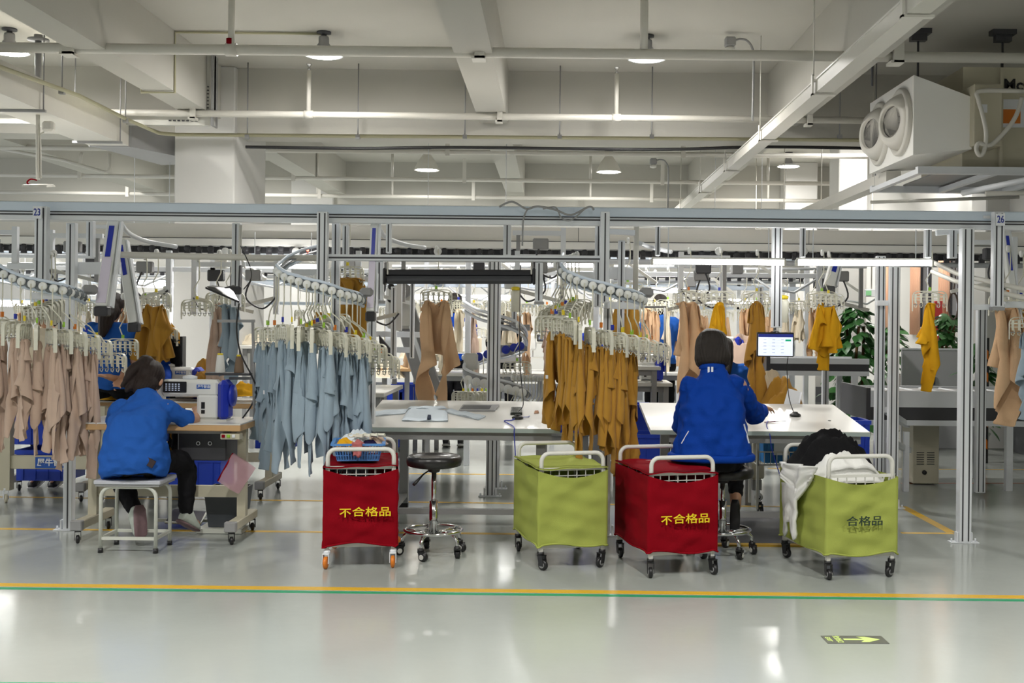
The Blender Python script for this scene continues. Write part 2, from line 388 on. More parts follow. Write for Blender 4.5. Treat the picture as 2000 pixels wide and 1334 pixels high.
# thin conduit feeding the lamp
l = thing('lamp_conduit', 'thin grey conduit running over the beam to the left bright lamp', 'conduit')
P = [W(620, 66, 11.75), W(336, 62, 11.75), W(338, 105, 11.75)]; P = [V(p.x, p.y, ZCL - .02) if i < 2 else p for i, p in enumerate(P)]
MB().tube([V(-2.45, 11.75, ZCL - .02), V(-3.97, 11.75, ZCL - .02), V(-3.97, 11.75, 3.88), V(-4.32, 11.75, 3.88), V(-4.32, 11.75, 3.98)], .014, 6).build('conduit_tube', COND, l)
# cable tray with light grey box section running away from the camera (right)
tr = thing('cable_trunking', 'long white box trunking running diagonally away under the ceiling at right', 'trunking')
pa, pb = V(2.22, 5.2, 3.50), V(2.22, 26, 3.50)
MB().b2((2.15, 4.5, 3.45), (2.29, 24, 3.55)).build('trunking_body', PIPE, tr)
MB().b2((2.14, 4.5, 3.55), (2.30, 24, 3.562)).build('trunking_lid', WHITE, tr)
for d in (6.9, 9.3, 11.7, 14.1, 16.5, 19, 21.4):
    MB().b2((2.12, d, 3.43), (2.32, d + .05, 3.445)).b2((2.12, d, 3.43), (2.132, d + .05, 3.6)).build('trunking_clip', PIPE, tr)
    MB().cyl((2.135, d + .02, 3.59), (2.135, d + .02, ZCL), .006, 6).build('hanger_rod', PIPE, tr)
for (x, y) in ((1440, 1000),):
    pass
# second trunking far right
tr = thing('cable_trunking', 'shorter white box trunking beside the air conditioner platform', 'trunking')
q0 = W(1785, 345, 12.2); MB().b2((q0.x - .3, 12.2, q0.z - .06), (q0.x - .14, 24, q0.z + .06)).build('trunking_body', PIPE, tr)
for d in (13, 15.5, 18, 20.5): MB().cyl((q0.x - .22, d, q0.z), (q0.x - .22, d, ZCL), .007, 6).build('hanger_rod', PIPE, tr)
# left air duct
du = thing('air_duct', 'white rectangular air duct running away at upper left', 'duct')
MB().b2((-5.35, 4.5, 3.50), (-4.90, 13.0, 3.80)).build('duct_body', PIPE, du)
MB().b2((-5.36, 12.95, 3.49), (-4.89, 13.02, 3.81)).build('duct_flange', GREYM, du)
MB().add([(-5.35, 13.02, 3.5), (-4.9, 13.02, 3.5), (-4.9, 13.02, 3.8), (-5.35, 13.02, 3.8), (-4.95, 14.2, 3.45), (-4.25, 14.0, 3.45), (-4.25, 14.0, 3.62), (-4.95, 14.2, 3.62)], [(0, 1, 5, 4), (1, 2, 6, 5), (2, 3, 7, 6), (3, 0, 4, 7), (4, 5, 6, 7), (0, 3, 2, 1)]).build('duct_transition', GREYM, du)
for d in (6.5, 8.6, 10.7, 12.6):
    MB().b2((-5.40, d, 3.475), (-4.85, d + .04, 3.50)).cyl((-4.87, d + .02, 3.48), (-4.87, d + .02, ZCL), .007, 6).cyl((-5.38, d + .02, 3.48), (-5.38, d + .02, ZCL), .007, 6).build('duct_hanger', GREYM, du)
# perforated tray turning up (left)
pt = thing('perforated_cable_tray', 'white perforated cable tray turning up beside the column', 'tray')
a = W(250, 236, 12.9); b_ = W(420, 236, 12.9); zt_ = W(410, 105, 12.9).z
MB().b2((a.x - 1.6, 12.86, a.z - .05), (b_.x, 12.92, a.z + .05)).b2((b_.x - .13, 12.86, a.z + .05), (b_.x, 12.92, zt_)).build('tray_web', WHITE, pt)
MB().b2((b_.x - .02, 12.80, a.z - .06), (b_.x, 13.0, zt_)).build('tray_flange', GREYM, pt)
for k in range(7):
    MB().box((b_.x - .07, 12.855, a.z + .15 + k * .04), (.02, .012, .012)).build('slot', DARKM, pt)
    MB().box((b_.x - .2 - k * .05, 12.855, a.z), (.028, .012, .012)).build('slot', DARKM, pt)
# high bay lamps
def lamp_proto():
    t = thing('high_bay_lamp', 'x', 'ceiling lamp')
    MB().lathe([(.075, 0), (.075, -.02), (.03, -.025), (.03, -.05)], 16).build('ceiling_mount', DARKM, t)
    MB().lathe([(.05, -.05), (.055, -.07), (.055, -.12), (.07, -.14), (.075, -.19), (.05, -.20)], 16).build('lamp_housing', GREYM, t)
    MB().lathe([(.06, -.19), (.12, -.205), (.19, -.235), (.2, -.25), (.195, -.25), (.12, -.215), (.05, -.2)], 32).build('reflector', ALU, t)
    g = MB().lathe([(.02, -.236), (.185, -.236), (.185, -.242), (.17, -.252), (.02, -.256)], 32).build('diffuser', LAMPE, t)
    return t
lp = lamp_proto(); first = True
def lampify(o, w):
    ld = bpy.data.lights.new('lamp_light', 'AREA'); ld.shape = 'DISK'; ld.size = .34; ld.energy = w; ld.color = (1, .975, .935); ld.spread = PI
    lo = bpy.data.objects.new('lamp_light', ld); C.objects.link(lo); lo.parent = o; lo.location = (0, 0, -.26); ld.spread = PI if o.location.y > 10 else (1.9 if o.location.x > 4 else 2.4)
rows = [(-4.3, 'behind'), (3.75, 'near'), (11.75, 'front row'), (19.75, 'second row'), (27.5, 'far row')]
names = {(-1, 2): 'bright round high bay lamp cut by the left picture edge', (0, 2): 'bright round high bay lamp near the upper left, fed by thin conduit', (1, 2): 'brightest round high bay lamp left of the smoke detector'}
XS = [-9.05, -5.7, -2.42, .95, 4.25]  # fifth lamp of the near row is added unseen to brighten the right floor
for D, rn in rows:
    for i, x in enumerate(XS):
        if D == 19.75: x = [-8.55, -5.4, -2.24, .95, 4.1][i]
        if D == 11.75 and i == 4: x = 4.6
        if D == 27.5 and i > 3: continue
        if D == 11.75 and i == 4: continue
        if D == -4.3 and i in (0, 4): continue
        if D == 11.75 and i < 4:
            lb = ['high bay lamp beyond the left picture edge', 'bright lamp cut by the left picture edge', 'bright round lamp above the sprinkler stub at upper left', 'brightest round lamp at upper right of the centre beam'][i]
        elif D == 19.75: lb = ['small flat lamp at far left beyond the duct', 'far lamp hidden behind the column', 'far bell lamp glowing left of the centre beam', 'far bell lamp glowing right of the centre beam', 'far flat lamp below the diagonal trunking'][i]
        else: lb = 'unseen high bay lamp of the %s row, %s from the left' % (rn if rn != 'behind' else 'rearmost', ORD[i])
        o = lp if first else dup(lp, (0, 0, 0)); first = False
        o.location = (x, D, ZCL); o['label'] = lb; o['group'] = 'high bay ceiling lamps'
        if D == 19.75 and i in (2, 3):   # bell shaped reflectors
            for ch in o.children:
                if ch.name.startswith('reflector'):
                    ch.data = MB().lathe([(.05, -.07), (.08, -.12), (.15, -.22), (.22, -.36), (.225, -.38), (.215, -.38), (.14, -.23), (.05, -.12)], 32).mesh('bell_reflector'); ch.data.materials.append(PIPE)
                if ch.name.startswith('diffuser'): ch.location = (0, 0, -.13)
        lampify(o, LAMP_W * (.95 if D < 10 else 1.0))
        if D == 19.75 and i in (2, 3): [setattr(c, 'location', (0, 0, -.41)) for c in o.children if c.type == 'LIGHT']
o = dup(lp, (4.6, 15.9, ZCL), 0, 'unseen high bay lamp added behind the air conditioner box to light the right wall', 'high bay ceiling lamps')  # extra lamp added out of view to brighten the right wall area
[bpy.data.objects.remove(c) for c in list(o.children) if c.type == 'LIGHT']; lampify(o, LAMP_W * 1.3)
# smoke detector on a bent conduit
sd = thing('smoke_detector', 'grey ceiling detector on a bent conduit right of the brightest lamp', 'detector')
p = W(1426, 86, 11.6); MB().box(p + V(0, 0, .02), (.11, .1, .1), b=.015).build('junction_box', GREYM, sd)
MB().lathe([(.03, -.03), (.055, -.04), (.05, -.075), (.02, -.085)], 16, Matrix.Translation(p)).build('sensor_head', WHITE, sd)
MB().hose([p + V(.06, 0, .04), W(1446, 76, 11.6), W(1460, 80, 11.6), W(1470, 96, 11.6), W(1472, 120, 11.6), W(1470, 236, 11.6)], .012, 8).build('conduit_tube', GREYM, sd)
# second far one
sd2 = dup(sd, (0, 0, 0), 0, 'small far detector on a bent conduit right of the far bell lamp'); sd2.location = W(1276, 318, 18) - p; sd['group'] = sd2['group'] = 'ceiling detectors'
# wifi box on pole (left)
wp = thing('antenna_pole', 'white drop pole with a flat white antenna panel at left', 'antenna')
p0 = W(75, 80, 11.0); p1 = W(74, 350, 11.0)
MB().cyl(p0, W(74, 200, 11.0), .03, 12).build('upper_pole', GREYM, wp)
MB().lathe([(.1, 0), (.1, .02), (.04, .03), (.04, .06)], 14, Matrix.Translation(p0 + V(0, 0, -.0))).build('ceiling_flange', GREYM, wp)
MB().bar(W(18, 199, 11), W(80, 196, 11), .06, .03).build('cross_arm', GREYM, wp)
MB().cyl(W(74, 200, 11.0), p1, .02, 10).build('lower_pole', PIPE, wp)
MB().box(W(95, 247, 11), (.11, .08, .1), b=.02).tube([W(86, 258, 11), W(78, 262, 11), W(79, 280, 11), W(80, 348, 11)], .008, 6).build('junction_box', PIPE, wp)
q = W(76, 366, 11); MB().add([q + V(-.12, -.1, -.01), q + V(.12, -.1, -.01), q + V(.12, .1, .02), q + V(-.12, .1, .02), q + V(-.12, -.1, .012), q + V(.12, -.1, .012), q + V(.10, .1, .045), q + V(-.10, .1, .045)], [(3, 2, 1, 0), (4, 5, 6, 7), (0, 1, 5, 4), (1, 2, 6, 5), (2, 3, 7, 6), (3, 0, 4, 7)]).build('antenna_panel', WHITE, wp)
MB().hose([W(58, 362, 11), W(53, 356, 11), W(60, 350, 11), W(72, 352, 11)], .008, 6).build('red_cable', REDC, wp)
# curved white pipe loops at left far
cp = thing('curved_pipe', 'white pipe with two looped bends under the far left ceiling', 'pipe')
MB().tube([W(160, 298, 16), W(158, 305, 16), W(157, 318, 16), W(150, 321, 16), W(125, 313, 16)], .025, 8).tube([W(214, 300, 16), W(215, 325, 16), W(212, 335, 16), W(205, 337, 16), W(125, 313, 16), W(0, 290, 16)], .025, 8).build('pipe', PIPE, cp)
# ---------------- air conditioner
ac = thing('air_conditioner', 'large ceiling air conditioner with two round nozzles at upper right', 'air conditioner')
A = [V(3.50, 11.0, 3.20), V(3.48, 12.45, 3.20), V(3.48, 12.45, 3.98), V(3.50, 11.0, 3.98)]
B_ = [V(4.07, 11.0, 3.26), V(4.07, 12.45, 3.26), V(4.07, 12.45, 3.77), V(4.07, 11.0, 3.77)]
MB().add(A + B_, [(0, 1, 2, 3), (7, 6, 5, 4), (0, 4, 5, 1), (1, 5, 6, 2), (2, 6, 7, 3), (3, 7, 4, 0)]).build('plenum_box', mat('bright_white_panel', sr(250, 249, 244), .6), ac)
for yy in (11.36, 12.08):
    M = Matrix.Translation((3.49, yy, 3.58)) @ Matrix.Rotation(-PI / 2, 4, 'Y')
    nz = MB().lathe([(.34, -.02), (.34, .03), (.31, .05), (.285, .02), (.23, -.01)], 32, M).build('nozzle_ring', PIPE, ac)
    M2 = M @ Matrix.Rotation(.35, 4, 'X')
    MB().lathe([(.24, -.04), (.28, .03), (.24, .10), (.17, .14), (.16, .13), (.16, .10)], 32, M2).build('nozzle_cone', PIPE, ac)
    MB().lathe([(.16, .085), (.16, .10)], 24, M2).build('nozzle_throat', DARKM, ac)
MB().b2((4.07, 11.25, 3.12), (5.6, 12.5, 4.12)).build('unit_body', CREAM, ac)
MB().b2((4.05, 10.9, 3.28), (4.33, 11.26, 3.88), .01).build('electrical_box', CREAM, ac)
MB().b2((4.12, 10.895, 3.6), (4.18, 10.9, 3.68)).build('box_label', LWHITE, ac)
lx = W(1962, 140, 11.2)
MB().b2((lx.x, 11.243, W(0, 0, 11.24).z * 0 + 3.52), (lx.x + .24, 11.249, 3.80)).build('notice_label', LWHITE, ac)
MB().b2((lx.x, 11.24, 3.56), (lx.x + .18, 11.246, 3.70)).build('orange_label', ORP, ac)
text('McQuay', .16, BLACK, ac, (lx.x + .28, 11.24, 3.94), name='brand_lettering', bold=.004)
MB().bar(V(lx.x - .03, 11.2, 3.1), V(lx.x - .03, 11.2, 4.1), .03).build('body_seam', CREAM, ac)
MB().hose([W(2000, 178, 10.8), W(1915, 178, 10.8), W(1911, 195, 10.8), W(1918, 220, 10.8), W(1926, 260, 10.8), W(1922, 295, 10.8), W(1913, 303, 10.8), W(1907, 292, 10.8), W(1912, 280, 10.8), W(1935, 283, 10.8), W(1965, 255, 10.8), W(1985, 225, 10.8), W(1996, 190, 10.8)], .022, 8).build('drain_hose', PIPE, ac)
for px in (1704, 1793, 1958): 
    p = W(px, 110, 11.4); MB().cyl((p.x, 11.4, 3.95), (p.x, 11.4, ZCL), .012, 8).build('hanger_rod', DARKM, ac)
    MB().b2((p.x - .12, 11.34, ZCL - .05), (p.x + .12, 11.46, ZCL - .001)).b2((p.x - .08, 11.36, ZCL - .12), (p.x + .08, 11.44, ZCL - .05)).build('vibration_mount', DARKM, ac)
pf = thing('steel_platform', 'galvanised angle platform hanging under the air conditioner', 'platform')
z0 = 3.02
for y in (11.0, 12.6): MB().b2((3.55, y, z0), (5.75, y + .08, z0 + .07)).build('long_angle', ALU, pf)
for x in (3.55, 4.3, 5.0, 5.65): MB().b2((x, 11.08, z0), (x + .06, 12.6, z0 + .05)).build('cross_angle', ALU, pf)
MB().b2((3.9, 11.1, z0 + .07), (5.7, 12.6, z0 + .085)).build('tray_sheet', GREYM, pf)
for x, y in ((5.0, 11.04), (5.0, 12.64), (3.6, 12.64)): MB().cyl((x, y, z0), (x, y, ZCL), .009, 6).build('hanger_rod', GREYM, pf)
# pipes below platform
for i, (a, b_, r) in enumerate((((1880, 377, 11), (2060, 340, 10.2), .03), ((1925, 378, 10), (2060, 376, 10), .02), ((1700, 395, 12), (1990, 385, 12), .018))):
    MB().tube([W(*a), W(*b_)], r, 8).build('service_pipe', PIPE if i else ALU, None, label=['bright pipe rising to the right under the platform', 'thin pipe behind the vertical profile at right', 'thin dark pipe just above the aluminium beam at right'][i], cat='pipe')
# ================================================================== FRONT ALUMINIUM FRAME  (D about 8.05)
DF = 8.05
def zf(px, py, D=DF): return W(px, py, D).z
fr = thing('aluminium_conveyor_frame', 'front aluminium profile frame carrying the overhead hanging line', 'frame')
def profile(mb, p, q, w, h=None, groove=True, **k):
    mb.bar(p, q, w, h, **k); return mb
zt1, zt2, zt3 = zf(1080, 405), zf(1080, 424.5), zf(1080, 440)
MB().b2((-5.6, DF - .04, zt2), (5.6, DF + .05, zt1), .006).build('upper_beam', ALU2, fr)
for zz in (zt2 - .006, (zt2 + zt3) / 2 - .002, zt3 + .004): pass
MB().b2((-5.6, DF - .035, zt3), (5.6, DF + .04, zt2)).build('lower_beam', ALU, fr)
MB().b2((-5.6, DF - .038, (zt2 + zt3) / 2 + .004), (5.6, DF - .034, (zt2 + zt3) / 2 + .014)).build('beam_groove', DARKM, fr)
MB().b2((-5.6, DF - .042, zt2 - .004), (5.6, DF - .03, zt2 + .003)).build('beam_joint', DARKM, fr)
def post(px, y0, y1, D, w=.06, d=.06, nm='post', base=False, parent=fr, m=ALU, g=True):
    a, b_ = W(px, y0, D), W(px + (-.0105) * (y1 - y0), y1, D); x = (a.x + b_.x) / 2
    zb_ = 0.006 if base else b_.z
    o = MB().b2((x - w / 2, D - d / 2, zb_), (x + w / 2, D + d / 2, a.z), .004).build(nm, m, parent)
    if g:
        k = max(1, round(w / .045))
        for i in range(k):
            xx = x - w / 2 + w * (i + .5) / k
            MB().b2((xx - .005, D - d / 2 - .0015, zb_ + .01), (xx + .005, D - d / 2 + .004, a.z - .01)).build('t_slot', DARKM, parent if parent is fr else parent)
    if base:
        MB().b2((x - .10, D - .04, 0.001), (x + .10, D + .04, .008)).box((x + .05, D, .04), (.012, .05, .07)).box((x - .05, D, .04), (.012, .05, .07)).cyl((x + .085, D, .008), (x + .085, D, .03), .006).cyl((x - .085, D, .008), (x - .085, D, .03), .006).build('foot_bracket', ALU, parent)
    return o
def hbar(p, q, w=.045, h=.045, nm='cross_bar', parent=fr, m=ALU): 
    o = MB().bar(p, q, w, h, bev=.003).build(nm, m, parent)
    return o
# station 1
post(83, 404, 548, DF - .12, .085, .06)
post(141, 436, 1037, 8.12, .065, .06, base=True)
post(178, 432, 503, 8.4, .05)
post(123, 560, 760, 8.6, .05)
hbar(W(146, 524, 8.2), W(235, 524, 8.2), .045, .09); hbar(W(60, 578, 8.1), W(150, 578, 8.1), .04, .05); hbar(W(95, 415, 8.1), W(120, 424, 8.9), .05, .05)
hbar(W(16, 520, 9.2), W(72, 520, 9.2), .05, .05); hbar(W(180, 443, 8.6), W(230, 443, 8.6), .04, .03)
# station 2
post(631, 414, 594, DF - .12, .075, .06); post(657, 436, 720, 8.2, .055); post(676, 440, 500, 8.6, .045); post(728, 590, 905, 8.35, .05)
hbar(W(636, 503, 8.0), W(1174, 506, 8.0), .05, .045, 'cross_bar'); hbar(W(640, 503, 7.975), W(1172, 506, 7.975), .004, .012, 'bar_groove', m=DARKM)
hbar(W(660, 588, 8.0), W(690, 588, 8.0), .045, .05); hbar(W(570, 532, 8.8), W(625, 532, 8.8), .05, .05)
post(742, 510, 588, 8.02, .055); post(1053, 512, 590, 8.02, .055); post(760, 436, 495, 8.05, .035)
MB().box(W(742, 590, 8.02), (.07, .07, .02)).build('end_cap', GREYM, fr); MB().box(W(1053, 592, 8.02), (.07, .07, .02)).build('end_cap', GREYM, fr)
# station 3
post(1182, 414, 592, DF - .12, .065, .06); post(1169, 430, 600, 8.5, .05); post(1214, 470, 700, 8.35, .05); post(1187, 600, 1053, 8.12, .06, base=True)
post(668, 700, 1042, 8.12, .06, base=True)
MB().tube([W(1243, 440, 8.3), W(1241, 570, 8.3)], .02, 12).build('round_post', PIPE, fr)
hbar(W(1190, 452, 8.3), W(1240, 455, 8.3), .04, .04); hbar(W(1190, 533, 8.4), W(1238, 536, 8.4), .05, .09); hbar(W(1180, 596, 8.0), W(1248, 598, 8.0), .045, .05); hbar(W(1098, 538, 8.6), W(1172, 538, 8.6), .05, .05)
post(1285, 438, 500, 8.5, .035); post(1568, 438, 503, 8.5, .035); post(1812, 440, 504, 8.5, .045)
post(1518, 436, 640, 8.7, .075); post(463, 436, 600, 8.9, .065); post(991, 438, 500, 8.9, .06)
# station 4
post(1949, 414, 600, DF - .12, .075, .06); post(1888, 446, 1055, 8.0, .085, .08, base=True); post(1860, 448, 505, 8.4, .06)
hbar(W(1828, 455, 8.4), W(1890, 450, 8.4), .04, .04); hbar(W(1895, 600, 8.0), W(1945, 600, 8.0), .04, .04); MB().box(W(1947, 603, 7.93), (.085, .07, .025)).build('end_cap', GREYM, fr)
hbar(W(1960, 595, 8), W(2060, 595, 8), .045, .045)
post(1917, 600, 962, 10.2, .085, base=False); post(1720, 500, 960, 9.6, .075, base=True); post(1747, 520, 940, 9.45, .085, base=True)
hbar(W(1712, 592, 9.5), W(1750, 592, 9.5), .045, .045); post(962, 500, 972, 9.85, .075, base=True); post(974, 500, 956, 10.3, .05, base=True); post(1613, 620, 800, 11, .06)
post(1485, 560, 800, 10.6, .05); post(1005, 560, 640, 11, .05); post(770, 560, 740, 10, .05); post(806, 545, 700, 10, .035)
# station number plates (flat plates on the profiles)
for (px, py, s) in ((73, 415, '23'), (1954, 429, '26')):
    p = W(px, py, DF - .17); pl = MB().box(p, (.062, .006, .085)).build('number_plate', LWHITE, fr)
    q = text(s, .07, mat('print_blue', sr(44, 60, 150), .5), pl, p + V(0, -.004, 0), sx=.72, bold=.001)
# lab plate small
MB().box(W(1927, 424, 8.0), (.05, .004, .02)).build('code_plate', LWHITE, fr)
# bent cable over the beam
MB().hose([W(975, 404, 7.95), W(1000, 394, 7.95), W(1028, 408, 7.95), W(1050, 403, 7.95), W(1085, 410, 7.95), W(1115, 420, 7.95), W(1150, 404, 7.95), W(1160, 410, 7.95)], .008, 6).hose([W(1060, 408, 7.95), W(1085, 405, 7.95), W(1096, 425, 7.95), W(1115, 430, 7.95), W(1140, 410, 7.95)], .006, 6).hose([W(1030, 408, 7.94), W(1022, 430, 7.94), W(1020, 480, 7.94)], .006, 6).build('loose_cable', GREYM, None, label='loose grey cable draped over the top of the aluminium beam', cat='cable')
# diagonal lift arms (hanger elevators)
def lift(label, top, bot, w, D2, lab=True):
    t = thing('hanger_lift', label, 'lift arm', (0, 0, 0), 0, 'inclined hanger lifts')
    MB().bar(W(*top), W(*bot), w, .07, up=(0, 1, 0), bev=.006).build('lift_housing', PLAS2, t)
    d = (W(*bot) - W(*top)); n = d.normalized(); off = V(0, -.04, 0)
    MB().bar(W(*top) + d * .06 + off, W(*top) + d * .42 + off, w * .45, .004, up=(0, 1, 0)).build('blue_label', NAVY, t)
    if lab: MB().bar(W(*top) + d * .43 + off, W(*top) + d * .95 + off, w * .8, .004, up=(0, 1, 0)).build('white_cover', REFLW, t)
    side = V(w * .62, 0, 0); MB().bar(W(*top) + side, W(*bot) + side * 1.3, .014, .05, up=(0, 1, 0)).build('side_rail', ALU, t)
    b0 = W(*bot); MB().box(b0 + V(0, 0, -.03), (w * 1.2, .08, .07), b=.01).build('drive_block', DARKM, t)
    return t
lift('left inclined lift arm with white cover tinted with a painted purple reflection above the seated sewer', (224, 432, 8.25), (200, 600, 8.05), .085, 0)
lift('second inclined lift arm with blue guide wheels behind the left one', (238, 470, 8.9), (262, 632, 8.7), .07, 0, False)
lift('slim white and blue lift arm beside the blue-grey garments', (733, 436, 8.1), (724, 610, 7.95), .055, 0)
lift('short lift arm with deep blue label above the golden sweatshirt', (1632, 510, 10.2), (1618, 560, 10.1), .09, 0, False)
lift('inclined lift arm at far right of the number 26 post', (1962, 450, 8.6), (1985, 640, 8.4), .05, 0, False)
# round white tube rails at left
hr = thing('round_hanging_rail', 'round white rail running right from the left lift arm', 'rail')
MB().tube([W(213, 497, 8.3), W(480, 503, 8.3), W(622, 504, 8.4)], .023, 12).build('rail_tube', PIPE, hr)
MB().cyl(W(470, 440, 8.3), W(468, 503, 8.3), .012, 8).build('rail_drop', PIPE, hr)
# curved cable arms
for i, pts in enumerate(([(238, 440, 8.3), (255, 458, 8.5), (290, 472, 8.8), (345, 482, 9)], [(738, 440, 8.3), (752, 462, 8.5), (790, 477, 8.8), (830, 484, 9)], [(1250, 475, 8.3), (1268, 482, 8.5), (1310, 492, 8.9)])):
    MB().hose([W(*p) for p in pts], .018, 8).build('curved_guide_rail', ALU, None, label='thin curved guide rail %s' % ['behind the left lift arm', 'behind the slim white lift arm', 'right of the white round post'][i], cat='rail', group='curved guide rails under the beam')
# black shade
bs = thing('black_lamp_shade', 'long black shade hanging horizontally below the middle cross bar', 'shade')
MB().bar(W(752, 533, 7.9), W(1043, 534, 7.9), .055, .05, bev=.012).build('upper_housing', mat('black_gloss', (.02, .02, .024), .3), bs)
MB().bar(W(752, 547, 7.88), W(1043, 547, 7.88), .06, .055, bev=.02).build('lower_tube', mat('charcoal_gloss', (.05, .052, .06), .35), bs)
for px in (752, 1043):
    MB().box(W(px, 540, 7.88), (.02, .09, .12), b=.01).build('end_cap', BLACK, bs)
    MB().tube([W(px + (5 if px < 900 else -5), 512, 7.95), W(px + (5 if px < 900 else -5), 535, 7.85)], .006, 6).build('hanger_wire', PIPE, bs)
# light tubes
def tubelight(name_lab, p, q, r=.022, light=True, grp='workstation light tubes'):
    t = thing('light_tube', name_lab, 'light', (0, 0, 0), 0, grp); p, q = W(*p), W(*q)
    MB().tube([p, q], r, 12).build('glowing_tube', TUBE, t)
    MB().bar(p + V(0, 0, r + .008), q + V(0, 0, r + .008), .03, .014).build('tube_holder', WHITE, t)
    for e in (p.lerp(q, .12), p.lerp(q, .88)): MB().cyl(e + V(0, 0, r + .012), (e.x, e.y, (ZCL if e.y > 13.5 else max(2.34, e.z + .1))), .004, 6).build('hanger_wire', ALU, t)
    for e in (p, q): MB().box(e, (.02, .05, .05), b=.006).build('end_cap', PIPE, t)
tubelight('left one of the two long glowing tubes above the right table', (1274, 511, 8.5), (1532, 513, 8.5), .019)
tubelight('right one of the two long glowing tubes above the right table', (1556, 513, 8.5), (1820, 514, 8.5), .021)
tubelight('short glowing tube behind the station 2 spiral, upper left', (480, 519, 10.5), (625, 521, 10.5), .02)
tubelight('glowing tube left of the blue-jacketed worker', (1258, 567, 12), (1340, 568, 12), .025)
tubelight('glowing tube far behind the black shade', (985, 517, 12.5), (1180, 519, 12.5), .02)
tubelight('glowing tube behind the left number post', (-40, 592, 12.5), (60, 594, 12.5), .03)
tubelight('glowing tube behind the left lift arms', (250, 556, 14), (340, 558, 14), .03)
tubelight('glowing tube behind the central tall post', (810, 580, 15), (1010, 582, 15), .03)
tubelight('glowing tube far behind the right tables', (1380, 588, 16), (1500, 590, 16), .03)
# ================================================================== MAIN OVERHEAD CONVEYOR (D about 10.8)
mc = thing('main_overhead_conveyor', 'long grey and white overhead conveyor housing with dark trolley chain', 'conveyor')
DM = 10.8; z = lambda y: W(1080, y, DM).z
MB().b2((-6.6, DM, z(472)), (5.58, DM + .5, z(444))).build('upper_housing', mat('light_grey_panel', sr(240, 237, 230), .55, 0, .03, 60, .04), mc)
MB().b2((-6.6, DM - .06, z(487)), (5.58, DM + .4, z(472.5)), .005).build('lower_housing', mat('bright_white_panel', sr(250, 249, 244), .6), mc)
MB().b2((-6.6, DM - .062, z(473.3)), (5.58, DM - .055, z(472))).build('housing_joint', DARKM, mc)
MB().b2((-6.6, DM + .12, z(499)), (5.58, DM + .2, z(487.5))).build('chain_channel', DARKM, mc)
MB().tube([(-6.6, DM + .05, z(509)), (5.58, DM + .05, z(509))], .025, 10).build('lower_rail', ALU, mc)
for px in (630, 1130, 1580): p = W(px, 450, DM); MB().b2((p.x - .002, DM - .003, z(472)), (p.x + .002, DM, z(444))).build('panel_seam', DARKM, mc)
trol = MB().lathe([(.026, -.02), (.03, -.012), (.03, .012), (.026, .02)], 12, Matrix.Rotation(PI / 2, 4, 'X')).box((.0, .0, -.04), (.05, .03, .035)).mesh('trolley_wheel')
trol.materials.append(DARKM)
random.seed(4)
for i in range(108):
    link('trolley_wheel', trol, DARKM, mc, loc=(-6.2 + i * .112, DM - .0, z(493) + random.uniform(-.006, .006)))
wd_ = MB().lathe([(.03, -.01), (.038, -.005), (.038, .005), (.03, .01)], 16, Matrix.Rotation(PI / 2, 4, 'X')).mesh('roller'); wd_.materials.append(PLAS2)
for px in (440, 578, 855, 1404, 1570): 
    link('white_roller', wd_, PLAS2, mc, loc=W(px, 491, DM - .1))
for (px, py) in ((660, 490),):
    pass
MB().lathe([(.008, 0), (.01, .01), (.004, .02)], 8, Matrix.Translation(W(601, 491, 8.6))).build('red_indicator_light', mat('red_led', (1, .15, .1), .5, emit=6), None, label='tiny glowing red indicator at the top of the middle spiral', cat='indicator light')
# second background conveyor line
mc2 = thing('rear_overhead_conveyor', 'second overhead conveyor line farther back with dark chain', 'conveyor')
D2 = 15.0; z = lambda y: W(1080, y, D2).z
MB().b2((-9, D2, z(532)), (3.4, D2 + .3, z(514))).build('housing', WHITE, mc2)
MB().b2((-9, D2 + .05, z(540)), (3.4, D2 + .15, z(532))).build('chain_channel', DARKM, mc2)
MB().tube([(-9, D2, z(546)), (3.4, D2, z(546))], .025, 8).build('lower_rail', ALU, mc2)
for i in range(90): link('trolley_wheel', trol, DARKM, mc2, loc=(-8.9 + i * .137, D2 - .02, z(537)))
for x in (-8, -5, -2.2, .6, 3.2): MB().b2((x - .04, D2 + .05, .0), (x + .04, D2 + .13, z(514))).build('post', ALU, mc2)
# twin rails right
tw = thing('twin_descending_rail', 'pair of white rails descending to the right beside the number 26 post', 'rail')
MB().tube([W(1822, 512, 8.6), W(1870, 535, 8.4), W(1910, 545, 8.1), W(2000, 565, 7.8), W(2080, 590, 7.7)], .018, 8).build('upper_rail', PIPE, tw)
MB().tube([W(1820, 530, 8.6), W(1862, 548, 8.4), W(1905, 560, 8.1), W(2000, 582, 7.8), W(2080, 605, 7.7)], .018, 8).build('lower_rail', PIPE, tw)
MB().box(W(1884, 540, 8.2), (.04, .02, .07)).build('rail_clamp', WHITE, tw)
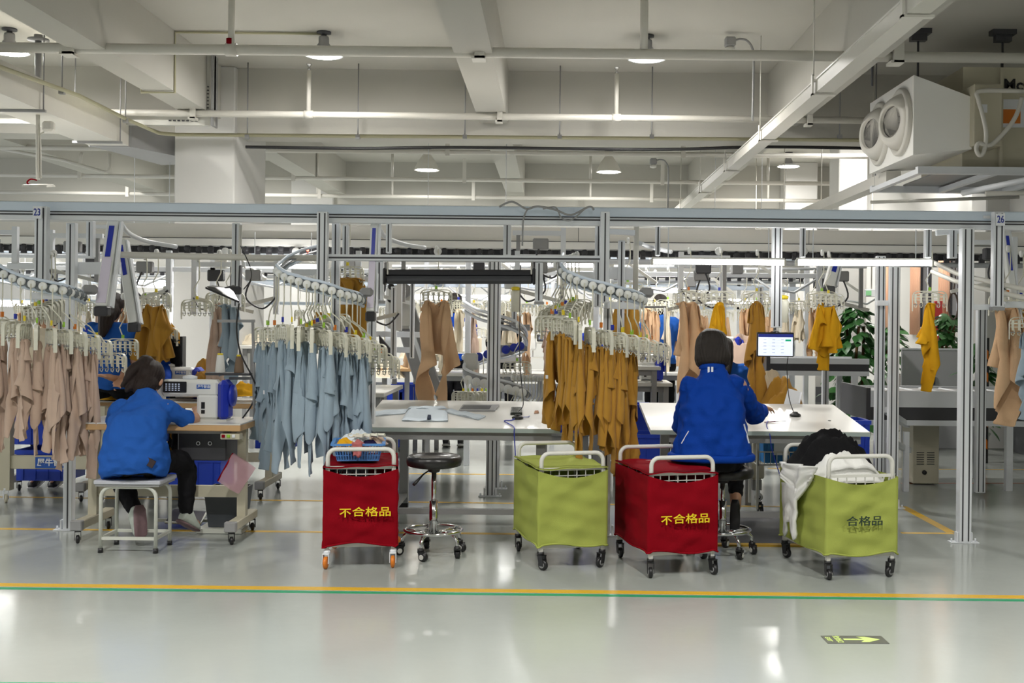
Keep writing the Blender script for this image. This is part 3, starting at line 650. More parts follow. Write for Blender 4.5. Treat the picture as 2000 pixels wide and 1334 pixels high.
# many small machine struts behind: drop brackets and guide arms
random.seed(11)
for i, (px, py, D) in enumerate([(30, 500, 9.6), (100, 505, 9.8), (330, 545, 9.9), (380, 560, 10), (540, 560, 10.2), (700, 545, 10), (780, 590, 9.8), (1010, 545, 10), (1100, 500, 10), (1330, 545, 10.4), (1410, 560, 10.6), (1600, 560, 10.8), (1980, 520, 9.6)]):
    t = thing('transfer_station', 'small aluminium transfer frame under the rear line, %s from the left' % (ORD[i]), 'frame', (0, 0, 0), 0, 'transfer frames under the rear line')
    p = W(px, py, D); s = 1 if i % 2 else -1
    MB().bar(p + V(0, 0, .25), p + V(0, 0, -.25), .045, .045).build('upright', ALU, t)
    MB().bar(p + V(0, 0, .2), p + V(.45 * s, 0, .2), .04, .04).build('arm', ALU, t)
    MB().bar(p + V(0, 0, -.1), p + V(.5 * s, .1, -.22), .05, .03).build('inclined_guide', WHITE, t)
    MB().bar(p + V(.4 * s, 0, .2), p + V(.4 * s, 0, -.2), .035, .035).build('upright', GREYM, t)
    MB().box(p + V(.2 * s, -.03, .1), (.14, .08, .1), b=.01).build('motor_box', GREYM if i % 3 else DARKM, t)
    MB().hose([p + V(.2 * s, -.05, .1), p + V(.25 * s, -.1, -.1), p + V(.1 * s, -.1, -.2), p + V(0, -.03, -.1)], .008, 6).build('cable', DARKM, t)

# rear aluminium frame lines giving the dense layered background
for fi, (D, lab, zs, x0, x1, step) in enumerate(((11.9, 'rear aluminium frame line just behind the main conveyor', (2.32, 2.02), -6.3, 3.0, 1.35), (14.2, 'farther aluminium frame line with cross rails', (2.3, 1.95), -8, 3.2, 1.6), (18.2, 'farthest aluminium frame line with pale rails', (2.45, 2.1, 1.75), -9, 3.6, 1.5))):
    rf = thing('rear_frame_line', lab, 'frame'); x = x0; k = 0
    for zz in zs: MB().b2((x0, D, zz), (x1, D + .05, zz + .05), .004).build('cross_rail', ALU2 if fi else ALU, rf)
    while x < x1:
        if not (-4.7 < x < -3.1 and D > 13): MB().b2((x - .03, D + .0, 0), (x + .03, D + .06, zs[0] + .12), .004).build('post', ALU, rf)
        MB().bar((x + .1, D - .1, zs[0]), (x + .62, D - .25, zs[0] - .38), .05, .03).build('inclined_guide', WHITE, rf)
        MB().box((x + .12, D - .1, zs[1] + .1), (.12, .1, .14), b=.01).build('motor_box', (GREYM, DARKM, WHITE)[k % 3], rf)
        MB().tube([(x + .3, D - .12, zs[1]), (x + .45, D - .2, zs[1] - .12), (x + .7, D - .2, zs[1] - .16), (x + .95, D - .1, zs[1] - .02)], .014, 6).build('curved_guide', ALU, rf)
        x += step; k += 1
# ================================================================== HANGERS
def hanger_meshes():
    r = MB(); Mx = Matrix.Rotation(PI / 2, 4, 'X')
    r.lathe([(.020, -.012), (.027, -.008), (.028, .006), (.022, .012)], 20, Mx); me = {}
    me['roller'] = r.mesh('roller')
    me['hook'] = MB().tube([(0, -.014, 0), (0, -.018, -.10), (0, -.016, -.17), (0, .03, -.25), (0, .01, -.30), (0, 0, -.335)], .0048, 6).mesh('hook')
    Wd, n = .132, 0
    arc = []
    for i in range(9): a = PI - i / 8 * PI / 2; arc.append((-Wd + .045 + .045 * math.cos(a), .045 * math.sin(a)))
    L = [(-Wd, -.115)] + arc; R_ = [(-y, z) for y, z in L[::-1]]; U = L + R_
    b = MB(); th = .012
    # swept flat band (width along X)
    vs = []; m = len(U)
    for i, (y, z) in enumerate(U):
        p = U[max(i - 1, 0)]; q = U[min(i + 1, m - 1)]; t = Vector((0, q[0] - p[0], q[1] - p[1])).normalized(); nn = Vector((0, -t.z, t.y))
        c = Vector((0, y, z - .34 - .045))
        for sx, sn in ((-th, -.003), (th, -.003), (th, .003), (-th, .003)): vs.append(c + Vector((sx, 0, 0)) + nn * sn)
    fs = []
    for i in range(m - 1):
        for k in range(4): fs.append((i * 4 + k, i * 4 + (k + 1) % 4, (i + 1) * 4 + (k + 1) % 4, (i + 1) * 4 + k))
    fs += [(0, 1, 2, 3), (4 * m - 1, 4 * m - 2, 4 * m - 3, 4 * m - 4)]
    b.add(vs, fs); b.box((0, 0, -.385), (.008, .25, .009)); b.box((0, 0, -.41), (.006, .25, .006))
    b.box((0, 0, -.345), (.02, .03, .02)); b.tube([(0, -.11, -.37), (0, -.04, -.35), (0, .04, -.35), (0, .11, -.37)], .005, 5)
    me['hanger_body'] = b.mesh('hanger_body')
    c = MB()
    c.add([(-.009, -.010, 0), (.009, -.010, 0), (.009, .010, 0), (-.009, .010, 0), (-.006, -.006, -.075), (.006, -.006, -.075), (.006, .006, -.075), (-.006, .006, -.075)], [(0, 1, 2, 3), (7, 6, 5, 4), (0, 4, 5, 1), (1, 5, 6, 2), (2, 6, 7, 3), (3, 7, 4, 0)])
    c.tube([(0, -.008, -.06), (0, -.012, -.095), (0, -.004, -.112), (0, .008, -.105), (0, .009, -.085)], .004, 5)
    me['clip'] = c.mesh('clip')
    me['clip_spring'] = MB().box((0, 0, -.088), (.012, .03, .006)).mesh('clip_spring')
    tg = MB().box((0, 0, -.325), (.012, .02, .035)); me['tag'] = tg.mesh('tag')
    return me
HM = hanger_meshes()
for k, m in (('roller', PLAS2), ('hook', PLAS), ('hanger_body', PLAS), ('clip', PLAS), ('clip_spring', GREYM), ('tag', YELP)): HM[k].materials.append(m)
bgm = MB()
for k in ('hanger_body',):
    bgm.add([v.co for v in HM[k].vertices], [p.vertices for p in HM[k].polygons])
for i in range(6):
    bgm.add([v.co + V(0, -.11 + i * .044, -.36) for v in HM['clip'].vertices], [p.vertices for p in HM['clip'].polygons])
BGH = bgm.mesh('hanger_body_simple'); BGH.materials.append(PLAS)
def tagmat(i): return [YELP, GRNP, ORP, NAVY, YELP, GRNP][i % 6]
def hanger(loc, rz, label, group, simple=False, hooklen=1.0, lean=0.0, i=0):
    """loc = roller centre; body hangs below"""
    t = thing('clip_hanger', label, 'hanger', loc, rz, group); t.rotation_euler = (0, lean, rz)
    ext = (hooklen - 1) * .335
    link('roller', HM['roller'], None, t); h = link('hook', HM['hook'], None, t); h.scale = (1, 1, hooklen)
    if simple:
        link('hanger_body', BGH, None, t, loc=(0, 0, -ext))
        link('tag', HM['tag'], tagmat(i), t, loc=(0, 0, -ext)); return t
    link('hanger_body', HM['hanger_body'], None, t, loc=(0, 0, -ext))
    for k in range(6):
        link('clip', HM['clip'], None, t, loc=(0, -.11 + k * .044, -.36 - ext))
        link('clip_spring', HM['clip_spring'], None, t, loc=(0, -.11 + k * .044, -.36 - ext))
    link('tag', HM['tag'], tagmat(i), t, loc=(0, 0, -ext))
    return t
# ================================================================== GARMENTS (hang down from origin, width along local Y)
import numpy as np
def cloth_sim(shape, pins, seed, iters=(230, 6), res=.0165, stiff=.22, squash=.06):
    """hang a sewn two-layer cloth pattern from gathered pins (position based dynamics)
    shape(x, z) -> True inside; pins: list of (x, z, radius, target y, target z)"""
    rnd = np.random.RandomState(seed)
    xs = np.arange(-.60, .60 + res, res); zs = np.arange(0, -.62 - res, -res)
    ins = np.array([[shape(x, z) for z in zs] for x in xs])
    idx = {}; P = []; UV = []
    cell = ins[:-1, :-1] & ins[1:, :-1] & ins[:-1, 1:] & ins[1:, 1:]
    used = np.zeros(ins.shape, bool)
    used[:-1, :-1] |= cell; used[1:, :-1] |= cell; used[:-1, 1:] |= cell; used[1:, 1:] |= cell
    def is_open(x, z): return shape(x, z, True)
    nx, nz = ins.shape; cnt = np.zeros(ins.shape, int)
    cnt[:-1, :-1] += cell; cnt[1:, :-1] += cell; cnt[:-1, 1:] += cell; cnt[1:, 1:] += cell
    for i in range(nx):
        for j in range(nz):
            if not used[i, j]: continue
            edge = cnt[i, j] < 4
            sew = edge and not is_open(xs[i], zs[j])
            for l in (0, 1):
                if l == 1 and sew: idx[i, j, 1] = idx[i, j, 0]; continue
                idx[i, j, l] = len(P); d = 0 if sew else (.012 if l else -.012)
                P.append((d + rnd.uniform(-.004, .004), xs[i], zs[j])); UV.append((i, j, l))
    X = np.array(P); V0 = np.zeros_like(X); n = len(X)
    batches = []
    for (di, dj, k) in ((1, 0, 1.0), (0, 1, 1.0), (1, 1, .45), (1, -1, .45), (2, 0, stiff), (0, 2, stiff)):
        for par in (0, 1):
            A, B = [], []
            for l in (0, 1):
                for (i, j, q), a_ in idx.items():
                    if q != l: continue
                    b_ = idx.get((i + di, j + dj, l))
                    if b_ is None or a_ == b_: continue
                    if l == 1 and idx[i, j, 0] == a_ and idx[i + di, j + dj, 0] == b_: continue
                    m = (i // di if di else j // dj) % 2 if (di > 1 or dj > 1 or dj == 0 or di == 0) else i % 2
                    if di == 2: m = (i // 2) % 2
                    if dj == 2: m = (j // 2) % 2
                    if di == 1: m = i % 2
                    elif dj == 1: m = j % 2
                    if m == par: A.append(a_); B.append(b_)
            if A:
                for li in (0,):
                    A = np.array(A); B = np.array(B); batches.append((A, B, np.linalg.norm(X[A] - X[B], axis=1), k))
    # initial lengths from the flat pattern (ignore the layer offset)
    batches = [(A, B, np.hypot(X[A, 1] - X[B, 1], X[A, 2] - X[B, 2]), k) for A, B, L, k in batches]
    w = np.ones(n); tgt = X.copy(); pin = []
    for px, pz, r, ty, tz in pins:
        for q in range(n):
            if math.hypot(X[q, 1] - px, X[q, 2] - pz) < r:
                w[q] = 0; pin.append(q); s = .22
                tgt[q] = (X[q, 0] * .6 + (X[q, 1] - px) * .25 * math.sin(q * 2.4), ty + (X[q, 1] - px) * s, tz + (X[q, 2] - pz) * .3)
    pin = np.array(pin); start = X[pin].copy(); end = tgt[pin]
    st, it = iters; dt = 1 / 70
    for s in range(st):
        f = min(1, s / (st * .35)); f = f * f * (3 - 2 * f)
        V0[:, 2] -= 9.8 * dt; V0 *= .985 if s < st * .8 else .94
        if s % 12 == 0 and s < st * .6: V0[:, 0] += .10 * np.sin(X[:, 1] * 40 + X[:, 2] * 23 + s + seed)
        Xp = X + V0 * dt * w[:, None]; Xp[pin] = start + (end - start) * f
        for _ in range(it):
            for A, B, L, k in batches:
                d = Xp[A] - Xp[B]; ln = np.sqrt((d * d).sum(1)) + 1e-9; ws = w[A] + w[B] + 1e-9
                c = (k * (ln - L) / ln / ws)[:, None] * d
                Xp[A] -= c * w[A][:, None] * .999; Xp[B] += c * w[B][:, None] * .999
            lim = squash; Xp[:, 0] = np.clip(Xp[:, 0], -lim, lim)
        V0 = (Xp - X) / dt; V0[pin] = 0; sp = np.linalg.norm(V0, axis=1, keepdims=True); V0 *= np.minimum(1, 3.0 / (sp + 1e-9)); X = Xp
    fs = []
    for i in range(nx - 1):
        for j in range(nz - 1):
            if not cell[i, j]: continue
            for l in (0, 1):
                q = [idx[i, j, l], idx[i + 1, j, l], idx[i + 1, j + 1, l], idx[i, j + 1, l]]
                fs.append(tuple(q if l == 0 else q[::-1]))
    # light smoothing of the cloth, then thickness
    me = bpy.data.meshes.new('garment'); me.from_pydata([tuple(p) for p in X], [], fs); me.update()
    o = bpy.data.objects.new('tmp', me); C.objects.link(o)
    q = o.modifiers.new('w', 'SMOOTH'); q.factor = .4; q.iterations = 2
    q = o.modifiers.new('t', 'SOLIDIFY'); q.thickness = .005; q.offset = 0
    q = o.modifiers.new('u', 'SUBSURF'); q.levels = 1; q.render_levels = 1
    m2 = bpy.data.meshes.new_from_object(o.evaluated_get(bpy.context.evaluated_depsgraph_get())); bpy.data.objects.remove(o)
    m2.polygons.foreach_set('use_smooth', [True] * len(m2.polygons)); m2.name = 'garment'
    return m2
def shirt(x, z, op=False, W_=.225, H_=.43, S_=.52, A_=.125):
    if op: return z < -H_ + .02 or (abs(x) > S_ - .02) or (z > -.02 and abs(x) < .085)
    ax = abs(x)
    if z > -.045 and ax < .07 and z > -.045 * (1 - (ax / .07) ** 2): return False
    if ax <= W_ and z >= -H_: return True
    return ax <= S_ and z <= -.0 and z >= -A_ + .035 * (ax - W_) / (S_ - W_)
def pants(x, z, op=False):
    if op: return z > -.02 or z < -.55
    ax = abs(x); return ax < .175 - .02 * z * 0 and z >= -.57 and not (z < -.20 and ax < .012 + (-.20 - z) * .06) and ax < .175 + .0 - max(0, -z - .2) * .08
GM = [cloth_sim(shirt, pn, sd) for pn, sd in (
    ([(-.10, -.425, .06, -.035, 0), (.10, -.425, .06, .035, 0)], 1),            # held by the hem, sleeves falling
    ([(0, -.42, .08, 0, 0)], 2),
    ([(-.05, -.02, .055, -.02, 0), (.06, -.02, .055, .03, 0)], 3),             # held by the neck
    ([(.14, -.42, .06, .02, 0), (.0, -.42, .05, -.02, 0)], 4),                  # held off centre
    ([(-.18, -.10, .07, 0, 0)], 5),                                             # held at one underarm
    ([(.17, -.03, .06, .0, 0)], 6))]                                            # held at one shoulder
GM += [cloth_sim(shirt, [(-.15, -.41, .07, 0, 0)], 8), cloth_sim(pants, [(-.08, -.02, .07, -.03, 0), (.08, -.02, .07, .03, 0)], 7)]
for g in GM: g.materials.append(BEIGE)
TAG = MB().box((0, 0, 0), (.002, .018, .028)).mesh('care_tag'); TAG.materials.append(LWHITE)
def garment(i, m, loc, rz, label, group, sc=1.0, tag=False, nm='hanging_sweatshirt', cat='garment'):
    o = link(nm, GM[i % len(GM)], m, None, label, cat, group, loc=loc); o.rotation_euler = (0, 0, rz)
    o.scale = (sc if not isinstance(sc, tuple) else sc[0],) * 2 + ((sc if not isinstance(sc, tuple) else sc[1]),)
    if tag: link('care_tag', TAG, None, o, loc=(-.05, .03, -.35))
    return o
# ================================================================== THREE SPIRALS
def interp(P, u):
    n = len(P) - 1; x = u * n; i = min(int(x), n - 1); f = x - i
    return P[i].lerp(P[i + 1], f)
def spiral(idx, rail, back, bodies, m, color, gsc, glen=1.0, where='', seed=0):
    rnd = random.Random(seed + 5)
    t = thing('spiral_track', 'curved descending roller track %s' % where, 'track', (0, 0, 0), 0, 'spiral roller tracks of the stations')
    R = [W(*p) for p in rail]; Bk = [W(*p) for p in back]
    sm = [interp(R, k / 40) for k in range(41)]
    MB().tube([p + V(0, -.005, .035) for p in Bk + sm], (.012), 8).build('upper_rail', ALU2, t)
    MB().tube([p + V(0, .022, -.035) for p in Bk + sm], (.014), 8).build('lower_rail', ALU2, t)
    MB().tube([p + V(0, .03, 0) for p in Bk + sm], [(.032, .006)] * (len(Bk) + 41), 8).build('rail_web', mat('rail_web_grey', sr(104, 110, 116), .4), t)
    MB().box(R[-1] + V(.02, .06, .06), (.1, .08, .07), b=.02).build('drive_housing', GREYM, t)
    rm = mat('clear_guide_disc', sr(112, 118, 122), .3)
    for k in range(13):
        p = interp(R, (k + .5) / 13); MB().lathe([(.034, -.006), (.038, 0), (.034, .006)], 16, Matrix.Translation(p + V(0, .006, 0)) @ Matrix.Rotation(PI / 2, 4, 'X')).build('guide_disc', rm, t)
    n = len(bodies)
    for i, (px, py, D, ang) in enumerate(bodies):
        u = min(1, max(0, (i + .3) / (n - .4))); top = interp(R, u) + V(0, -.03, 0); bp = W(px, py, D)   # bp = arch top centre of the body
        # roller sits on the rail, wire hook leans to the body
        lab = '%s hanger from the left on the spiral with %s garments' % (ORD[i], color)
        h = thing('clip_hanger', lab, 'hanger', bp, math.radians(ang), 'clip hangers on the %s spiral' % color)
        Mi = Matrix.Rotation(-math.radians(ang), 4, 'Z')
        tp = Mi @ (top - bp)
        ro = link('roller', HM['roller'], None, h, loc=tp); ro.rotation_euler = (0, 0, -math.radians(ang))
        kx = Mi @ V(0, -.014, 0)
        MB().tube([tp + kx, tp.lerp(V(0, 0, 0), .0) + kx + V(0, 0, tp.z * -.50), tp * .30 + kx * .5 + V(0, 0, .0), V(0, 0, .03), V(0, 0, -.005)], .0048, 6).build('hook', PLAS, h)
        link('hanger_body', HM['hanger_body'], None, h, loc=(0, 0, .34))
        for k in range(6):
            link('clip', HM['clip'], None, h, loc=(0, -.11 + k * .044, -.02)); link('clip_spring', HM['clip_spring'], None, h, loc=(0, -.11 + k * .044, -.02))
        link('tag', HM['tag'], tagmat(i + idx), h, loc=(0, 0, .36))
        if i < n - (3 if idx else 2) or idx == 0 and i < n - 2:
            o = garment(rnd.choice((0, 1, 3, 4, 5, 6, 0, 3)), m, bp + V(0, 0, -.115), math.radians(ang + rnd.uniform(-25, 25)), '%s %s garment from the left hanging on its spiral' % (ORD[i], color), '%s garments on the spiral' % color, (gsc * rnd.uniform(.92, 1.08), glen * rnd.uniform(.9, 1.12)), tag=(i % 4 == 1))
            if i % 2 == 0 or i > n - 7: garment(rnd.choice((1, 4, 5, 6)), m, bp + Matrix.Rotation(math.radians(ang), 3, 'Z') @ V(.015, rnd.choice((-.07, .075)), -.115), math.radians(ang + rnd.uniform(-30, 30)), 'second %s garment on the %s hanger of its spiral' % (color, ORD[i]), '%s garments on the spiral' % color, (gsc * rnd.uniform(.9, 1.0), glen * rnd.uniform(.8, 1.0)))
    return R
b1 = [(-45, 612, 7.9, -70), (-22, 618, 7.75, -50), (4, 624, 7.6, -25), (30, 628, 7.55, -8), (48, 632, 7.5, 8), (72, 636, 7.5, 22), (100, 641, 7.52, 35), (124, 644, 7.55, 45), (146, 648, 7.6, 55), (168, 654, 7.7, 62), (188, 664, 7.85, 70), (214, 690, 7.95, 76)]
spiral(0, [(-40, 505, 7.95), (-10, 522, 7.8), (12, 536, 7.7), (32, 545, 7.62), (52, 552, 7.58), (77, 557, 7.55), (102, 562, 7.55), (124, 567, 7.6), (142, 572, 7.68), (155, 577, 7.78), (163, 582, 7.9)], [(-90, 470, 8.6), (-60, 490, 8.2)], b1, BEIGE, 'dusty beige', 1.15, .92, 'at the left edge over the dusty beige garments', 1)
b2 = [(523, 640, 8.0, 62), (536, 640, 7.85, 48), (552, 634, 7.7, 30), (570, 634, 7.6, 14), (588, 638, 7.55, 6), (609, 641, 7.5, 12), (632, 645, 7.5, 32), (654, 650, 7.52, 45), (676, 654, 7.55, 52), (694, 660, 7.6, 58), (710, 665, 7.7, 64), (722, 672, 7.8, 70), (734, 690, 7.9, 76), (745, 696, 8.0, 80)]
spiral(1, [(541, 528, 8.0), (548, 535, 7.85), (563, 544, 7.72), (582, 549, 7.65), (604, 556, 7.58), (626, 560, 7.55), (648, 567, 7.55), (670, 575, 7.6), (687, 579, 7.66), (700, 583, 7.76), (708, 588, 7.9)], [(625, 488, 8.7), (590, 497, 8.5), (562, 510, 8.25)], b2, BLUEG, 'grey-blue', 1.22, 1.04, 'in the middle left over the grey-blue garments', 2)
b3 = [(1078, 618, 8.0, 62), (1086, 618, 7.9, 50), (1100, 620, 7.75, 34), (1113, 626, 7.62, 16), (1130, 634, 7.55, 4), (1152, 640, 7.5, 10), (1174, 645, 7.5, 30), (1196, 650, 7.5, 45), (1216, 654, 7.55, 52), (1234, 659, 7.6, 60), (1250, 664, 7.7, 66), (1262, 668, 7.8, 72), (1272, 671, 7.9, 76)]
spiral(2, [(1096, 528, 8.0), (1104, 538, 7.85), (1117, 544, 7.74), (1133, 551, 7.66), (1153, 557, 7.6), (1175, 562, 7.56), (1197, 568, 7.56), (1218, 574, 7.6), (1236, 578, 7.66), (1250, 583, 7.74), (1258, 588, 7.86)], [(1100, 505, 8.4), (1096, 518, 8.15)], b3, MUST, 'mustard', 1.15, .88, 'in the middle right over the mustard garments', 3)
# waiting hangers bunched behind spiral 2 and 3
for (cx, cy, n, D, g) in ((600, 640, 9, 8.3, 'bunched empty hangers behind the grey-blue row'), (1085, 606, 7, 8.4, 'bunched empty hangers behind the mustard row'), (70, 600, 6, 8.4, 'bunched empty hangers behind the dusty beige row')):
    for i in range(n):
        hanger(W(cx + i * 7, cy - 90 - i * 3, D + i * .03), math.radians(65), '%s of the %s' % (ORD[i], g), g, True, 1.0, i=i)
# single hung garments  (px of clip, py of arch top, D, material, mesh, rz, bottom py, label)
singles = [
    (305, 572, 9.4, MUST, 2, 80, 712, 'mustard sweatshirt hanging beside the left lift arms'),
    (283, 580, 9.6, MUST, 5, 80, 690, 'mustard sweatshirt half hidden behind its left neighbour'),
    (322, 640, 9.9, BLACKC, 7, 70, 790, 'black trousers hanging left of the striped black post'),
    (428, 572, 9.6, BEIGE, 4, 70, 800, 'beige garment hanging behind the tilted tablet'),
    (448, 572, 9.4, BLUEG, 3, 85, 760, 'grey-blue sweatshirt hanging under the tilted tablet'),
    (852, 566, 9.4, CAMEL, 0, 85, 800, 'light camel garment hanging over the middle table'),
    (679, 520, 9.2, MUST, 7, 85, 680, 'mustard garment behind the middle spiral'),
    (1226, 552, 9.2, MUST, 2, 85, 668, 'mustard garment behind the right spiral'),
    (1345, 568, 9.6, CAMEL, 3, 80, 800, 'light camel garment left of the blue-jacketed worker'),
    (1405, 569, 9.3, GOLD, 4, 85, 740, 'golden garment hanging just above the bobbed head'),
    (1478, 570, 9.8, MUST, 1, 85, 800, 'mustard garment behind the monitor'),
    (1605, 570, 9.8, GOLD, 5, 85, 724, 'golden sweatshirt hanging right of the short lift arm'),
    (1618, 574, 9.7, GOLD, 2, 80, 690, 'short golden sweatshirt close behind the one right of the lift arm'),
    (1816, 569, 9.0, GOLD, 6, 80, 766, 'golden sweatshirt between the two tall posts at right'),
    (1968, 575, 8.4, CAMEL, 3, 80, 834, 'light camel garment hanging at the right edge'),
    (1994, 580, 8.9, MUST, 0, 80, 720, 'mustard garment behind the right edge camel one'),
    (2010, 620, 8.1, BLUEG, 1, 75, 825, 'grey-blue garment cut by the right picture edge'),
    (1010, 706, 10.6, None, 0, 85, 1, 'empty hanger under the central helix track'),
    (385, 586, 9.3, None, 0, 85, 1, 'bright empty hanger in front of the white column'),
    (240, 662, 9.0, None, 0, 80, 1, 'empty hanger above the dark-haired sewer'),
    (1185, 655, 10, None, 0, 80, 1, 'empty hanger behind the mustard garments'),
    (930, 640, 13, None, 0, 80, 1, 'empty hanger beside the central helix'),
]
GL = [-min(v.co.z for v in g.vertices) for g in GM]
for i, (px, py, D, m, gi, rz, bot, lb) in enumerate(singles):
    p = W(px, py, D)
    hanger(p + V(0, 0, .34), math.radians(rz), ('hanger carrying the ' + lb) if m else lb, None, False, 1.0, i=i)
    if m:
        ln = (p.z - .10) - W(px, bot, D).z; s = ln / GL[gi]
        garment(gi, m, p + V(0, 0, -.10), math.radians(rz), lb, None, (max(1.35, min(2.1, s * 2.2)), s))
# far rows of hanging garments
random.seed(21)
for row, (D, pxs, pxe, n, y0, gname) in enumerate(((11.4, 30, 260, 7, 590, 'pale garments on the near rear line at left'), (12.2, 780, 1080, 9, 590, 'pale garments on the rear line at centre'), (12.6, 1180, 1340, 7, 588, 'pale garments on the rear line right of centre'), (13.5, 1440, 1600, 6, 588, 'pale garments on the rear line at right'), (16.0, 140, 330, 6, 600, 'pale garments on the farthest line at left'), (16.5, 560, 1080, 12, 600, 'pale garments on the farthest line at centre'), (17.0, 1200, 1560, 9, 602, 'pale garments on the farthest line at right'))):
    ra, rb = W(pxs - 15, y0, D), W(pxs * .0 + pxe + 15, y0, D)
    MB().tube([ra + V(0, .01, .385), rb + V(0, .01, .385)], .018, 8).bar(ra + V(.1, .01, .385), ra + V(.1, .01, .80), .02).bar(rb + V(-.1, .01, .385), rb + V(-.1, .01, .80), .02).build('hanging_rail', ALU, None, label='slim rail holding the ' + gname, cat='rail', group='slim rear hanging rails')
    for i in range(n):
        px = pxs + (pxe - pxs) * (i + .5) / n + random.uniform(-5, 5); py = y0 + random.uniform(-4, 6)
        if 343 < px < 515: continue
        m = random.choice([CREAMC, CAMEL, CREAMC, CREAMC, BEIGE, CAMEL, MUST]); p = W(px, py, D)
        hanger(p + V(0, 0, .34), math.radians(random.uniform(40, 90)), '%s hanger of the %s' % (ORD[i], gname), 'hangers of the ' + gname, True, i=i)
        garment(random.randrange(8), m, p + V(0, 0, -.10), math.radians(random.uniform(40, 100)), '%s of the %s' % (ORD[i], gname), gname, (1.1, .8))
# ================================================================== CASTERS
def caster(mb_f, mb_w, x, y, r=.033, H=.10, rz=0.0, wt=.024):
    c, s = math.cos(rz), math.sin(rz); off = .02
    cx, cy = x + off * s, y - off * c
    mb_f.cyl((x, y, H - .012), (x, y, H + .01), .022, 12)
    M = Matrix.Translation((cx, cy, r)) @ Matrix.Rotation(rz, 4, 'Z')
    for sx in (-1, 1): mb_f.add([(sx * .019 - .002, -.016, -.005), (sx * .019 - .002, .016, -.005), (sx * .019 - .002, .03, H - r - .012), (sx * .019 - .002, -.008, H - r - .012), (sx * .019 + .002, -.016, -.005), (sx * .019 + .002, .016, -.005), (sx * .019 + .002, .03, H - r - .012), (sx * .019 + .002, -.008, H - r - .012)], [(0, 1, 2, 3), (7, 6, 5, 4), (0, 4, 5, 1), (1, 5, 6, 2), (2, 6, 7, 3), (3, 7, 4, 0)], False, M)
    mb_f.box((0, .011, H - r - .012), (.042, .042, .004), M=None) if 0 else mb_f.add([(a, b, c_) for a in (-.021, .021) for b in (-.01, .032) for c_ in (H - r - .014, H - r - .008)], [(0, 1, 3, 2), (4, 6, 7, 5), (0, 4, 5, 1), (2, 3, 7, 6), (0, 2, 6, 4), (1, 5, 7, 3)], False, M)
    mb_w.lathe([(r * .45, -wt / 2 - .002), (r * .7, -wt / 2), (r, -wt / 2 + .004), (r, wt / 2 - .004), (r * .7, wt / 2), (r * .45, wt / 2 + .002)], 20, M @ Matrix.Rotation(PI / 2, 4, 'Y'))
def caster_parts(t, x, y, fm_, wm, hub=None, **k):
    a, b = MB(), MB(); caster(a, b, x, y, **k); c = a.build('caster', fm_, t); b.build('wheel', wm, c)
    if hub:
        r = k.get('r', .033); rz = k.get('rz', 0); cx, cy = x + .02 * math.sin(rz), y - .02 * math.cos(rz)
        M = Matrix.Translation((cx, cy, r)) @ Matrix.Rotation(rz, 4, 'Z') @ Matrix.Rotation(PI / 2, 4, 'Y')
        w = k.get('wt', .024); MB().lathe([(r * .5, -w / 2 - .0045), (r * .56, -w / 2 - .0045), (r * .56, w / 2 + .0045), (r * .5, w / 2 + .0045)], 18, M).build('hub_ring', hub, c)
    return c
